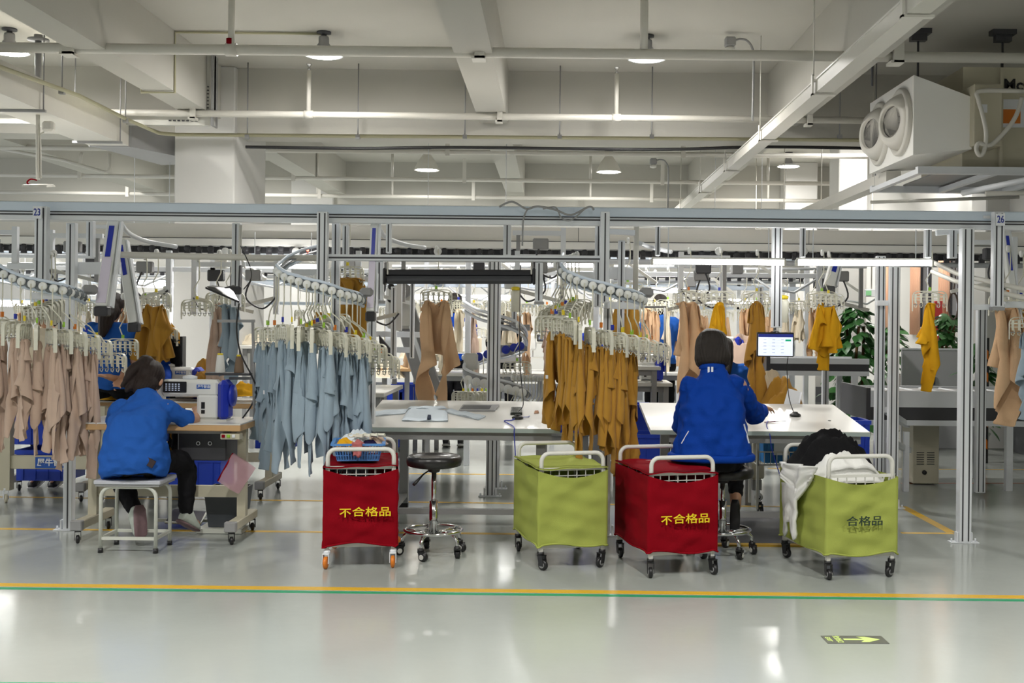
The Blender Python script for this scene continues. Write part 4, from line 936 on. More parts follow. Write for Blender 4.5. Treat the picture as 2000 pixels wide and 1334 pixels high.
# ================================================================== TROLLEYS
def cart(label, loc, rz, cloth, wheelm, w, d, words=None, wcol=None, topcloth=True, htop=.72, hub=None, tx=0.0, crz=(0, .3, 0, .2), grp='cloth covered trolleys'):
    t = thing('trolley', label, 'trolley', loc, rz, grp); hx, hy = w / 2, d / 2
    f = MB(); 
    for sx in (-1, 1):
        for sy in (-1, 1): f.b2((sx * hx - .012, sy * hy - .012, .10), (sx * hx + .012, sy * hy + .012, .62))
    f.b2((-hx, -hy - .01, .13), (hx, -hy + .01, .155)).b2((-hx, hy - .01, .13), (hx, hy + .01, .155)).b2((-hx - .01, -hy, .13), (-hx + .01, hy, .155)).b2((hx - .01, -hy, .13), (hx + .01, hy, .155))
    f.build('frame', WHITE, t)
    for sy, nm in ((-1, 'handle'), (1, 'handle')):
        y = sy * hy; R = .05; pts = [(-hx, y, .50), (-hx, y, htop - R)]
        for k in range(1, 6): a = PI - k / 6 * PI / 2; pts.append((-hx + R + R * math.cos(a), y, htop - R + R * math.sin(a)))
        pts += [(-hx + R, y, htop), (hx - R, y, htop)]
        for k in range(1, 6): a = PI / 2 - k / 6 * PI / 2; pts.append((hx - R + R * math.cos(a), y, htop - R + R * math.sin(a)))
        pts += [(hx, y, htop - R), (hx, y, .50)]
        MB().tube(pts, .0135, 10).build(nm, WHITE, t)
        g = MB().b2((-hx, y - .006, .612), (hx, y + .006, .63)); n = 7
        for k in range(1, n): g.b2((-hx + k * w / n - .0025, y - .003, .2), (-hx + k * w / n + .0025, y + .003, .615))
        for zz in (.58, .545): g.b2((-hx, y - .003, zz - .0025), (hx, y + .003, zz + .0025))
        g.build('wire_panel', WHITE, t)
    # cover: sagging top edge front/back, folds
    rnd = random.Random(int(abs(loc[0]) * 100)); N = 30; vs = []; M = 26; per = []
    gx, gy = hx + .026, hy + .026
    for k in range(N): per.append((-gx + 2 * gx * k / N, -gy, 'f', k / N))
    for k in range(N): per.append((gx, -gy + 2 * gy * k / N, 's', k / N))
    for k in range(N): per.append((gx - 2 * gx * k / N, gy, 'f', k / N))
    for k in range(N): per.append((-gx, gy - 2 * gy * k / N, 's', k / N))
    P = len(per); o3 = V(loc[0] * 7, 3, 1)
    for j in range(M):
        v = j / (M - 1)
        for x, y, kd, u in per:
            sag = .045 * math.sin(PI * u) if kd == 'f' else 0
            zt = .615 - sag; zb = .150 + (.012 * math.sin(PI * u * 2 + loc[0]) if kd == 'f' else .006 * math.sin(9 * u)) - (.008 if u < .04 or u > .96 else 0)
            zz = zt + (zb - zt) * v
            b = math.sin(PI * u) ** .5 * (noise.noise(V(x * 5, y * 5, zz * 9 - x * 3) + o3) * .020 + .012 * abs(noise.noise(V(x * 4 + y * 3, 1.7, zz * 13 - x * 7) + o3)) + .003 * math.sin(zz * 60 + x * 14 + 3 * y)) - .006 * math.sin(PI * u) * math.sin(PI * min(1, v * 1.2))
            nx, ny = (0, math.copysign(1, y)) if kd == 'f' else (math.copysign(1, x), 0)
            if kd == 'f' and u == 0: pass
            vs.append((x + nx * b, y + ny * b, zz))
    fs = [(j * P + k, j * P + (k + 1) % P, (j + 1) * P + (k + 1) % P, (j + 1) * P + k) for j in range(M - 1) for k in range(P)]
    cov = MB().add(vs, fs, True)
    ne = len(vs)
    cov.build('cloth_cover', cloth, t)
    MB().tube([(x * 1.004, y * 1.004, .150 + (.012 * math.sin(PI * u * 2 + loc[0]) if kd == 'f' else .006 * math.sin(9 * u)) - (.008 if u < .04 or u > .96 else 0)) for x, y, kd, u in per], .006, 6, closed=True).build('cover_hem', cloth, t)
    if topcloth:
        vs = []; a = 12
        for i in range(a + 1):
            for j in range(a + 1):
                x = -gx + 2 * gx * i / a; y = -gy + 2 * gy * j / a
                vs.append((x, y, .634 + .014 * noise.noise(V(x * 6, y * 6, 2) + o3) - .012 * math.sin(PI * i / a) * math.sin(PI * j / a)))
        nn = len(vs); vs += [(x, y, z - .008) for x, y, z in vs]
        fs = [(i * (a + 1) + j, (i + 1) * (a + 1) + j, (i + 1) * (a + 1) + j + 1, i * (a + 1) + j + 1) for i in range(a) for j in range(a)]
        fs += [tuple(q + nn for q in f_)[::-1] for f_ in fs]
        bd = [i * (a + 1) for i in range(a + 1)] + [a * (a + 1) + j for j in range(1, a + 1)] + [i * (a + 1) + a for i in range(a - 1, -1, -1)] + [j for j in range(a - 1, 0, -1)]
        fs += [(bd[k], bd[(k + 1) % len(bd)], bd[(k + 1) % len(bd)] + nn, bd[k] + nn) for k in range(len(bd))]
        MB().add(vs, fs, True).build('cover_top', cloth, t)
    if words:
        A_ = .0806; has = words[0] == '不'; rest = words[1:] if has else words
        text(rest, .062, wcol, t, (tx + (A_ / 2 if has else 0), -gy - .034, .352), sx=1.3, bold=.0005, ext=.002, name='embroidered_lettering')
        if has:   # first character drawn stroke by stroke
            cx0, cz0 = tx - 1.5 * A_, .352; k = MB(); f = lambda pts: [(cx0 + x * .074, cz0 + z * .060) for x, z in pts]
            for poly in ([(-.46, .30), (.46, .30), (.46, .40), (-.46, .40)], [(.00, .32), (.12, .32), (-.10, .02), (-.38, -.20), (-.46, -.12), (-.20, .06)], [(-.055, .12), (.055, .20), (.055, -.48), (-.055, -.48)], [(.10, .10), (.16, .17), (.46, -.10), (.38, -.18)]):
                k.prism(f(poly), -gy - .036, -gy - .032)
            k.build('embroidered_lettering', wcol, t)
    for i, (sx, sy) in enumerate(((-1, -1), (1, -1), (-1, 1), (1, 1))):
        caster_parts(t, sx * hx, sy * hy, wheelm[0], wheelm[1], hub, rz=crz[i % len(crz)] - rz, r=wheelm[2], H=.102)
    return t
def cpos(fl, fr, d):
    a, b_ = F(*fl), F(*fr); v = (b_ - a); rz = math.atan2(v.y, v.x); n = V(-math.sin(rz), math.cos(rz), 0)
    c = (a + b_) / 2 + n * d / 2; return V(c.x, c.y, 0), rz, v.length
OW = (ALU, ORP, .038); BW = (BLACK, BLACK, .033)
TXG = mat('dark_green_embroidery', sr(40, 58, 44), .7)
c, rz, w = cpos((638, 1109), (757, 1108), .62); rz = .14; cart('red covered trolley with yellow lettering and orange wheels, a blue basket on top', c, rz, REDC, OW, .405, .62, '不合格品', TXY, tx=.03, htop=.735, crz=(-.1, .1, 1.2, 1.5)); CART1 = (c, rz)
c, rz, w = cpos((1055, 1113), (1176, 1107), .60); cart('plain lime green covered trolley right of the empty stool', c, rz, GREENC, BW, .40, .60, hub=GREYM, crz=(.9, -.7, .2, 1.2), htop=.72)
c, rz, w = cpos((1271, 1127), (1389, 1121), .60); cart('red covered trolley with yellow lettering beside the seated blue-jacketed worker', c, rz, REDC, BW, .40, .60, '不合格品', TXY, tx=.0, hub=GREYM, crz=(0, .5, .3, 1.2), htop=.72)
c, rz, w = cpos((1616, 1131), (1741, 1126), .64); cart('lime green trolley with dark green lettering piled with black and white clothes', c, rz, GREENC, BW, .42, .64, '合格品', TXD, topcloth=False, hub=GREYM, crz=(.1, -.9, .6, .8), htop=.74); CART4 = (c, rz)
# ================================================================== ROUND STOOLS
def stool(label, c, seat_r, seat_z, rot=0.0, ped=True):
    t = thing('round_stool', label, 'stool', c, rot, 'round black rolling stools')
    s = seat_z; MB().lathe([(.02, s - .075), (seat_r * .8, s - .075), (seat_r * .96, s - .065), (seat_r, s - .04), (seat_r * .98, s - .015), (seat_r * .9, s), (seat_r * .75, s - .004), (seat_r * .72, s - .012), (.01, s - .010)], 40).build('seat', VINYL, t)
    MB().lathe([(.035, s - .11), (.05, s - .075)], 16).build('seat_plate', BLACK, t)
    MB().tube([(-.02, 0, s - .09), (-.08, -.03, s - .12), (-.13, -.05, s - .165), (-.15, -.06, s - .18)], [.005, .005, .011, .010], 8).build('height_lever', BLACK, t)
    MB().cyl((0, 0, s - .1), (0, 0, .30), .017, 16).build('gas_lift', STEEL, t)
    MB().cyl((0, 0, .36), (0, 0, .13), .029, 20).build('outer_column', STEEL, t)
    r = MB().torus((0, 0, .165), .185, .011, 40, 10)
    for k in range(5):
        a = 2 * PI * k / 5 + .3; r.tube([(.02 * math.cos(a), .02 * math.sin(a), .15), (.185 * math.cos(a), .185 * math.sin(a), .165)], .008, 8)
    r.build('foot_ring', STEEL, t)
    for k in range(5):
        a = 2 * PI * k / 5 + .3; c_, s_ = math.cos(a), math.sin(a)
        MB().tube([(.02 * c_, .02 * s_, .135), (.1 * c_, .1 * s_, .155), (.17 * c_, .17 * s_, .145), (.20 * c_, .20 * s_, .115), (.205 * c_, .205 * s_, .06)], .0125, 8).build('leg', STEEL, t)
        q = caster_parts(t, .205 * c_, .205 * s_, BLACK, BLACK, WHITE, r=.03, H=.07, rz=a * 1.7, wt=.034)
    return t
p = F(846, 1084); stool('empty round black vinyl stool with chrome ring base in front of the middle table', (p.x, p.y, 0), .182, .655, .35)
p = F(1410, 1082); stool('round black stool under the seated worker in the blue jacket', (p.x, p.y, 0), .205, .585, -.2); ST2 = V(p.x, p.y, 0)
# rectangular steel stool (left)
a = F(197, 1079); b_ = F(303, 1081); p = (a + b_) / 2
t = thing('rectangular_stool', 'low rectangular white steel stool under the sewer in the blue T-shirt', 'stool', (p.x, p.y, 0), 0); ST1 = V(p.x, p.y, 0)
w2 = (b_ - a).length / 2; dd = .27
MB().b2((-w2 - .04, -.03, .448), (w2 + .035, dd + .03, .476), .006).build('seat', mat('pale_grey_board', sr(190, 192, 200), .4), t)
MB().b2((-w2 - .03, -.02, .435), (w2 + .025, dd + .02, .448)).build('seat_frame', GREYM, t)
LG = mat('greenish_white_enamel', sr(206, 208, 198), .4)
for y in (0, dd):
    R = .07; pts = [(-w2, y, .02), (-w2, y, .43 - R)] + [(-w2 + R + R * math.cos(PI - k / 5 * PI / 2), y, .43 - R + R * math.sin(PI - k / 5 * PI / 2)) for k in range(1, 6)] + [(w2 - R, y, .43)] + [(w2 - R + R * math.cos(PI / 2 - k / 5 * PI / 2), y, .43 - R + R * math.sin(PI / 2 - k / 5 * PI / 2)) for k in range(1, 6)] + [(w2, y, .02)]
    MB().tube(pts, .0125, 10).build('leg_hoop', LG, t)
MB().b2((-w2, -.008, .085), (w2, .008, .105)).b2((-w2, dd - .008, .085), (w2, dd + .008, .105)).b2((-w2 - .008, 0, .085), (-w2 + .008, dd, .105)).b2((w2 - .008, 0, .085), (w2 + .008, dd, .105)).build('stretcher', LG, t)
for x in (-w2, w2):
    for y in (0, dd): MB().cyl((x, y, 0), (x, y, .03), .017, 12).build('rubber_foot', BLACK, t)
# ================================================================== INSPECTION TABLES (tilted tops)
def itable(label, x0, x1, yf=8.21, depth=1.09, zf_=.756, zb_=.876):
    t = thing('inspection_table', label, 'table', ((x0 + x1) / 2, yf, 0), 0, 'white tilted inspection tables'); hw = (x1 - x0) / 2
    th = .032
    vs = [(-hw, 0, zf_), (hw, 0, zf_), (hw, depth, zb_), (-hw, depth, zb_)]; vs += [(x, y, z - th) for x, y, z in vs]
    MB().add(vs, [(0, 1, 2, 3), (7, 6, 5, 4), (0, 4, 5, 1), (1, 5, 6, 2), (2, 6, 7, 3), (3, 7, 4, 0)]).build('tabletop', TOPW, t)
    MB().b2((-hw, -.004, zf_ - th), (hw, 0.0, zf_ - .004)).build('edge_band', TOPE, t)
    MB().b2((-hw + .14, .03, zf_ - th - .06), (hw - .06, .06, zf_ - th - .001)).build('apron', GREYM, t)
    for x in (-hw + .20, hw - .14):
        for y, zt in ((.14, zf_ - th + .004), (depth - .12, zb_ - th - .02)):
            MB().b2((x - .035, y - .03, .04), (x + .035, y + .03, zt - .01)).build('leg', GREYM, t); MB().b2((x - .037, y - .032, .001), (x + .037, y + .032, .05)).build('rubber_foot', BLACK, t)
        MB().b2((x - .03, .1, .10), (x + .03, depth - .12, .13)).build('side_rail', GREYM, t)
        MB().bar((x, .08, zf_ - th - .03), (x, depth - .08, zb_ - th - .03), .05, .04).build('side_apron', GREYM, t)
    MB().b2((-hw + .05, .17, .095), (hw - .1, .22, .135)).build('front_rail', GREYM, t)
    return t
itable('empty-seated middle white table with a grey-blue sweatshirt laid on it', -1.40, .06)
itable('right white table where the blue-jacketed worker sits', .72, 2.32)
MB().b2((.9, 8.0 - .18, .0005), (2.15, 8.9, .012)).build('floor_mat', DARKM, None, label='dark floor mat with golden edge under the right table', cat='mat')
MB().b2((.88, 7.77, .0005), (2.17, 7.83, .014)).build('mat_edge', mat('gold_edging', sr(176, 140, 40), .5), None, label='golden edge strip along the front of the dark mat', cat='edge strip')
def TZ(x, y, dz=0): return V(x, y, .756 + (y - 8.21) / 1.09 * .12 + dz)
def tp(px, py, dz=0):
    D = 8.6
    for _ in range(20):
        p = W(px, py, D); zt = .756 + (D - 8.21) * .1101; D *= 1 + (p.z - zt) * .25 if 1 else 1
    p = W(px, py, D); return V(p.x, p.y, .756 + (p.y - 8.21) * .1101 + dz)
SL = math.atan(.1101)
# folded shirt laid on the middle table
def cloth_slab(mb, pts, h, seed=0, amp=.008, sub=8):
    """flat cloth piece: quad corners (world) subdivided with wrinkles and thickness"""
    a, b, c, d = [Vector(p) for p in pts]; vs = []; n = sub
    for i in range(n + 1):
        for j in range(n + 1):
            u, v = i / n, j / n; p = (a * (1 - u) + b * u) * (1 - v) + (d * (1 - u) + c * u) * v
            e = min(u, 1 - u, v, 1 - v); vs.append(p + V(0, 0, h * min(1, .35 + e * 6) + amp * noise.noise(p * 11 + V(seed, 0, 0)) + amp * .5 * math.sin(p.x * 40 + seed)))
    nn = len(vs); vs += [Vector((p.x, p.y, ((a * (1 - (k // (n + 1)) / n) + b * ((k // (n + 1)) / n)) * (1 - (k % (n + 1)) / n) + (d * (1 - (k // (n + 1)) / n) + c * ((k // (n + 1)) / n)) * ((k % (n + 1)) / n)).z)) for k, p in enumerate(vs)]
    fs = [(i * (n + 1) + j, (i + 1) * (n + 1) + j, (i + 1) * (n + 1) + j + 1, i * (n + 1) + j + 1) for i in range(n) for j in range(n)]
    fs += [tuple(q + nn for q in f)[::-1] for f in fs]
    bd = [i * (n + 1) for i in range(n + 1)] + [n * (n + 1) + j for j in range(1, n + 1)] + [i * (n + 1) + n for i in range(n - 1, -1, -1)] + [j for j in range(n - 1, 0, -1)]
    fs += [(bd[k], bd[(k + 1) % len(bd)], bd[(k + 1) % len(bd)] + nn, bd[k] + nn) for k in range(len(bd))]
    mb.add(vs, fs, True)
sw = thing('sweatshirt', 'pale grey-blue sweatshirt spread flat on the middle table', 'garment')
PALEB = mat('pale_grey_blue_fleece', sr(214, 224, 232), .95, 0, .4, 300, .06, 9)
mb = MB(); cloth_slab(mb, [tp(785, 823, .002), tp(875, 824, .002), tp(873, 803, .002), tp(798, 800, .002)], .02, 1); mb.build('torso', PALEB, sw)
mb = MB(); cloth_slab(mb, [tp(712, 815, .002), tp(790, 809, .002), tp(797, 801, .002), tp(716, 808, .002)], .018, 2); mb.build('sleeve', PALEB, sw)
mb = MB(); cloth_slab(mb, [tp(868, 806, .002), tp(935, 821, .002), tp(949, 815, .002), tp(874, 801, .002)], .018, 3); mb.build('sleeve', PALEB, sw)
mb = MB(); cloth_slab(mb, [tp(797, 803, .018), tp(872, 804, .018), tp(868, 800, .018), tp(803, 799, .018)], .012, 4); mb.build('collar', PALEB, sw)
mb = MB(); cloth_slab(mb, [tp(834, 824, .02), tp(842, 824, .02), tp(842, 815, .02), tp(835, 815, .02)], .010, 5); mb.build('neck_opening', mat('dark_blue_lining', sr(50, 58, 76), .9), sw)
# tablet, small device, scanner puck on the middle table
def flat_box(name, label, cat, quad, h, m, bev=None, **k):
    mb = MB(); p = [Vector(q) for q in quad]; vs = p + [q + V(0, 0, h) for q in p]
    mb.add(vs, [(3, 2, 1, 0), (4, 5, 6, 7), (0, 1, 5, 4), (1, 2, 6, 5), (2, 3, 7, 6), (3, 0, 4, 7)]); return mb.build(name, m, None, label=label, cat=cat, **k)
pad = flat_box('cutting_pad', 'dark grey pad lying at the back of the middle table', 'pad', [tp(896, 804, .002), tp(967, 804, .002), tp(975, 793, .002), tp(904, 793, .002)], .010, GREYM)
MB().add([tp(900, 802, .0135), tp(956, 802, .0135), tp(960, 795, .0135), tp(906, 795, .0135)] + [tp(900, 802, .012), tp(956, 802, .012), tp(960, 795, .012), tp(906, 795, .012)], [(0, 1, 2, 3), (7, 6, 5, 4), (0, 4, 5, 1), (1, 5, 6, 2), (2, 6, 7, 3), (3, 7, 4, 0)]).build('pad_face', DARKM, pad)
flat_box('card_reader', 'small dark glossy reader box near the mustard garments on the middle table', 'device', [tp(997, 811, .002), tp(1020, 811, .002), tp(1019, 800, .002), tp(999, 800, .002)], .02, mat('gloss_dark', (.03, .035, .03), .15))
def puck(label, px, py):
    p = tp(px, py); t = thing('scanner_puck', label, 'scanner', (p.x, p.y, p.z), 0, 'black round pucks with cables on the tables')
    MB().lathe([(.005, .002), (.043, .002), (.045, .012), (.035, .02), (.022, .026), (.02, .034), (.005, .036)], 24).build('puck_body', BLACK, t); return p
p = puck('black round scanner puck with blue cable on the middle table', 1011, 818)
MB().hose([p + V(-.01, 0, .012), tp(1000, 822, .006), tp(985, 823, .006), tp(992, 828, .006), tp(1004, 836, .006), V(tp(1004, 840).x, 8.19, .72), V(W(1007, 880, 8.15).x, 8.15, .55)], .004, 6).hose([p + V(.02, 0, .012), tp(1030, 816, .006), tp(1034, 814, .006)], .003, 5).build('cable', NAVY, None, label='blue cable hanging over the front edge of the middle table', cat='cable')
MB().hose([W(1011, 816, 8.5) + V(0, .1, .04), W(1022, 790, 8.5), W(1018, 740, 8.4), W(1015, 680, 8.4), W(1016, 560, 8.3), W(1017, 515, 8.2)], .0035, 5).build('hanging_cable', BLACK, None, label='thin black cable dropping from the frame to the middle table puck', cat='cable')
rg = MB(); cloth_slab(rg, [tp(1043, 808, .002), tp(1053, 808, .002), tp(1052, 804, .002), tp(1044, 804, .002)], .014, 9); rg.build('thread_scrap', mat('brown_scrap', sr(170, 130, 104), .9), None, label='tiny brown cloth scrap on the middle table', cat='scrap')
p = puck('black round scanner puck at the back of the right table', 1553, 813)
MB().hose([p + V(0, 0, .03), W(1548, 800, 8.9), W(1540, 770, 8.8), W(1537, 720, 8.7), W(1539, 697, 8.7)], .0035, 5).build('hanging_cable', BLACK, None, label='thin cable hanging from the monitor to the right table puck', cat='cable')
MB().lathe([(.003, .001), (.011, .001), (.011, .004), (.003, .004)], 14, Matrix.Translation(tp(1620, 822, .002))).build('button', BLACK, None, label='small black button lying on the right table', cat='button')
sc = thing('thread_snips', 'small dark snips lying beside the worker on the right table', 'snips'); a = tp(1493, 826, .006); b_ = tp(1535, 824, .006)
MB().bar(a, (a + b_) / 2, .012, .006).build('handle', mat('maroon', sr(96, 40, 50), .4), sc); MB().bar((a + b_) / 2, b_, .005, .004).build('blade', STEEL, sc)
MB().hose([tp(1500, 824, .006), tp(1497, 832, .006), V(tp(1499, 838).x, 8.19, .73), V(W(1508, 860, 8.19).x, 8.19, .62), V(W(1525, 905, 8.2).x, 8.2, .42)], .0035, 5).build('cable', NAVY, None, label='thin cable hanging over the right table edge', cat='cable')
# monitor
mo = thing('monitor', 'small monitor showing a white form under a blue title bar', 'monitor'); c = W(1514, 673, 9.0)
MB().box(c, (.295, .03, .195), b=.006).build('bezel', BLACK, mo)
MB().box(c + V(0, -.016, -.002), (.275, .002, .172)).build('screen', SCREEN, mo)
MB().box(c + V(0, -.018, .072), (.275, .002, .024)).build('title_bar', SCRB, mo)
MB().box(c + V(.10, -.018, .035), (.045, .002, .014)).build('green_button', SCRG, mo)
for k, s in enumerate(('· — —', '— · —')):
    pass
for k in range(5):
    for j in range(3): MB().box(c + V(-.085 + j * .07, -.0175, .04 - k * .026), (.024, .001, .003)).build('text_line', mat('pale_text', sr(150, 156, 190), .5), mo)
MB().cyl(c + V(0, .02, .09), V(c.x, c.y + .02, W(1518, 480, 9).z), .012, 8).build('arm_pole', GREYM, mo)
MB().tube([c + V(-.02, .0, .1), c + V(0, -.005, .112), c + V(.03, 0, .1)], .006, 6).build('top_hook', GREYM, mo)
# work lamp and bracket near monitor
wl = thing('gooseneck_lamp', 'white conical work lamp hanging above the monitor', 'lamp'); p = W(1530, 604, 8.9)
MB().lathe([(.028, .08), (.045, .06), (.035, -.10), (.028, -.105)], 18, Matrix.Translation(p)).build('lamp_cone', PLAS, wl)
MB().lathe([(.035, .08), (.04, .10), (.02, .11)], 14, Matrix.Translation(p)).build('yellow_collar', YELP, wl)
MB().tube([p + V(0, 0, .1), p + V(-.02, 0, .15), p + V(-.06, 0, .13), p + V(-.05, .05, .3)], .006, 6).build('bracket', ALU, wl)
MB().box(p + V(-.05, .06, .13), (.1, .05, .08), b=.01).build('bracket_plate', ALU, wl)
wl2 = dup(wl, (0, 0, 0), 0, 'white conical work lamp near the central helix'); wl2.location = W(1007, 585, 9.6) - p; wl['group'] = wl2['group'] = 'conical work lamps'
# tilted tablet at left
tb = thing('tilted_tablet', 'tilted black-edged tablet hanging on the post above the left machine', 'tablet'); a, b_, c_, d_ = W(401, 564, 7.9), W(467, 592, 7.9), W(452, 566, 8.15), W(415, 561, 8.15)
up = V(0, 0, .014); q = [a, b_, c_, d_]
MB().add([x for x in q] + [x + up for x in q], [(3, 2, 1, 0), (4, 5, 6, 7), (0, 1, 5, 4), (1, 2, 6, 5), (2, 3, 7, 6), (3, 0, 4, 7)]).build('tablet_body', BLACK, tb)
cn = (a + b_ + c_ + d_) / 4; qq = [cn + (x - cn) * .86 - V(0, .002, .003) for x in q]
MB().add(qq + [x + V(0, 0, .002) for x in qq], [(3, 2, 1, 0), (4, 5, 6, 7), (0, 1, 5, 4), (1, 2, 6, 5), (2, 3, 7, 6), (3, 0, 4, 7)]).build('tablet_screen', mat('screen_dim', sr(150, 140, 146), .25, emit=.12), tb)
MB().tube([cn + V(0, .05, .02), W(455, 560, 8.2), W(468, 565, 8.3), W(470, 520, 8.4)], .014, 8).box(W(458, 567, 8.15), (.1, .04, .06), b=.01).build('tablet_arm', DARKM, tb)
MB().hose([W(467, 592, 7.95), W(462, 640, 8.0), W(470, 690, 8.0), W(492, 735, 8.0), W(500, 760, 8.05), W(492, 790, 8.1), W(470, 822, 8.1)], .006, 6).hose([W(470, 480, 8.2), W(488, 520, 8.2), W(490, 545, 8.1), W(476, 565, 8)], .004, 5).build('tablet_cable', BLACK, None, label='black cable looping from the tablet down to the left sewing table', cat='cable')
# ================================================================== SEWING STATION (left foreground)
def sewing_machine(label, loc, rz=0, group='white and blue sewing machines', full=True):
    t = thing('sewing_machine', label, 'sewing machine', loc, rz, group)
    MB().b2((-.25, -.09, 0), (.27, .09, .012)).build('bed', WHITE, t)
    MB().b2((-.20, -.05, .165), (.20, .05, .285), .02).build('arm', PLAS2, t)
    MB().b2((.05, -.055, .01), (.20, .055, .18), .015).build('pillar', PLAS2, t)
    MB().b2((-.27, -.045, .09), (-.19, .045, .28), .018).build('head', PLAS2, t)
    MB().b2((-.235, -.005, .01), (-.225, .005, .1)).box((-.23, 0, .012), (.03, .03, .006)).build('needle_bar', STEEL, t)
    if full:
        sn = MB().b2((-.185, -.058, .195), (-.02, -.048, .272), .004).build('display', BLACK, t)
        for k in range(4):
            for j in range(5): MB().box((-.16 + j * .022, -.059, .212 + k * .014), (.012, .002, .006)).build('display_segment', mat('pale_led', sr(190, 200, 220), .4, emit=.5), sn)
        MB().b2((.05, -.052, .222), (.145, -.049, .252)).build('blue_label', LBLUE, t); text('犀牛智造', .022, LWHITE, t, (.1, -.0525, .237), bold=.0004)
        MB().b2((.085, -.058, .05), (.11, -.054, .075)).b2((.085, -.058, .085), (.11, -.054, .13)).build('switch_panel', BLACK, t)
    M = Matrix.Translation((.245, 0, .175)) @ Matrix.Rotation(PI / 2, 4, 'Y')
    MB().b2((.20, -.085, .0), (.275, .085, .285), .03).build('motor_cover', NAVY, t)
    MB().lathe([(.02, .03), (.075, .032), (.08, .04), (.075, .055), (.02, .06)], 24, M).build('hand_wheel', NAVY, t)
    MB().lathe([(.01, .0), (.05, .0), (.05, .02), (.015, .03)], 16, Matrix.Translation((-.02, .02, .285))).cyl((-.02, .02, .29), (-.02, .02, .33), .003, 6).build('thread_guide', ALU, t)
    return t
def cone(label, loc, m=WHITEC, h=.13, group='thread cones'):
    t = thing('thread_cone', label, 'thread cone', loc, 0, group)
    MB().lathe([(.035, 0), (.036, .01), (.024, h - .01), (.022, h)], 20).build('thread', m, t); MB().lathe([(.02, h), (.019, h + .012)], 12).build('cone_tip', YELP, t); MB().cyl((0, 0, h), (0, 0, h + .05), .003, 6).build('spindle', DARKM, t)
    return t
X1, X0, YF, YB, ZT = -2.115, -3.25, 7.65, 8.22, .82
def sew_table(label, x0, x1, yf, yb, zt, group='sewing tables', wood=True, brand=False, detail=True, legm=None):
    legm = legm or CREAM
    t = thing('sewing_table', label, 'table', ((x0 + x1) / 2, yf, 0), 0, group); h = (x1 - x0) / 2; d = yb - yf
    MB().b2((-h, 0, zt - .008), (h, d, zt)).build('table_surface', TOPW, t); MB().b2((-h, 0, zt - .05), (h, d, zt - .008), .004).build('table_board', WOODE if wood else TOPW, t)
    for x in (-h + .03, h - .06):
        MB().b2((x - .03, d * .5 - .03, .13), (x + .03, d * .5 + .03, zt - .05)).build('leg', legm, t)
        MB().b2((x - .035, .0, .09), (x + .035, d, .15), .006).build('foot_beam', legm, t); MB().b2((x - .04, -.02, .085), (x + .04, .03, .155), .006).build('foot_cap', GREYM, t)
        MB().bar((x, d * .5, zt - .14), (x, .06, zt - .06), .03, .03).build('gusset', legm, t)
        if detail:
            for y in (.02, d - .02): caster_parts(t, x, y, BLACK, BLACK, None, r=.028, H=.09, rz=.4)
    MB().b2((-h + .05, d * .5 - .015, .28), (h - .06, d * .5 + .015, .36)).build('cross_panel', legm, t)
    return t
tA = sew_table('wood-edged sewing table in front of the sewer in the blue T-shirt', X0, X1, YF, YB, ZT)
tx = lambda px, D: W(px, 800, D).x
ub = thing('motor_box', 'dark grey metal drawer box under the near sewing table', 'box'); MB().b2((tx(352, 7.85), 7.8, .55), (tx(447, 7.85), 8.1, .755), .008).build('box_body', DARKM, ub)
for px in (387, 410): MB().torus(W(px, 866, 7.79), .012, .003, 14, 6, Matrix.Rotation(PI / 2, 4, 'X')).build('latch', ALU, ub)
MB().b2((tx(330, 7.75), 7.72, .745), (tx(450, 7.75), 7.82, .768)).build('front_tray', GREYM, ub)
sb = thing('switch_box', 'cream switch box with red and green buttons under the table edge', 'switch box'); q0 = W(430, 847, 7.66); q1 = W(468, 859, 7.66)
MB().b2((q0.x, 7.66, q1.z), (q1.x, 7.74, q0.z), .005).build('housing', CREAM, sb)
for px, m in ((436, REDC), (446, GRNP), (456, LWHITE)): MB().box(W(px, 852, 7.655), (.022, .01, .022), b=.003).build('push_button', m, sb)
mA = sewing_machine('white sewing machine with display and blue motor in the left foreground', W(374, 824, 7.93) * 1 + V(0, 0, 0)); mA.location.z = ZT
ts = thing('thread_stand', 'grey tubular thread stand rising beside the left sewing machine', 'stand')
MB().cyl(V(tx(497, 8.05) + .0, 8.05, ZT), W(494, 628, 8.05), .011, 10).build('stand_pole', GREYM, ts)
MB().bar(W(425, 627, 8.05), W(498, 627, 8.05), .02, .02).build('top_arm', GREYM, ts); MB().bar(W(448, 739, 8.05), W(495, 739, 8.05), .02, .02).build('shelf_arm', GREYM, ts)
MB().b2(W(412, 731, 8.12), W(487, 729, 7.98)).build('cone_shelf', DARKM, ts)
p = W(430, 729, 8.05); cone('white thread cone on the left shelf of the thread stand', (p.x, p.y, p.z)); p = W(467, 729, 8.05); cone('brown thread cone on the thread stand right of the white one', (p.x, p.y, p.z), mat('brown_thread', sr(130, 110, 92), .9), .12)
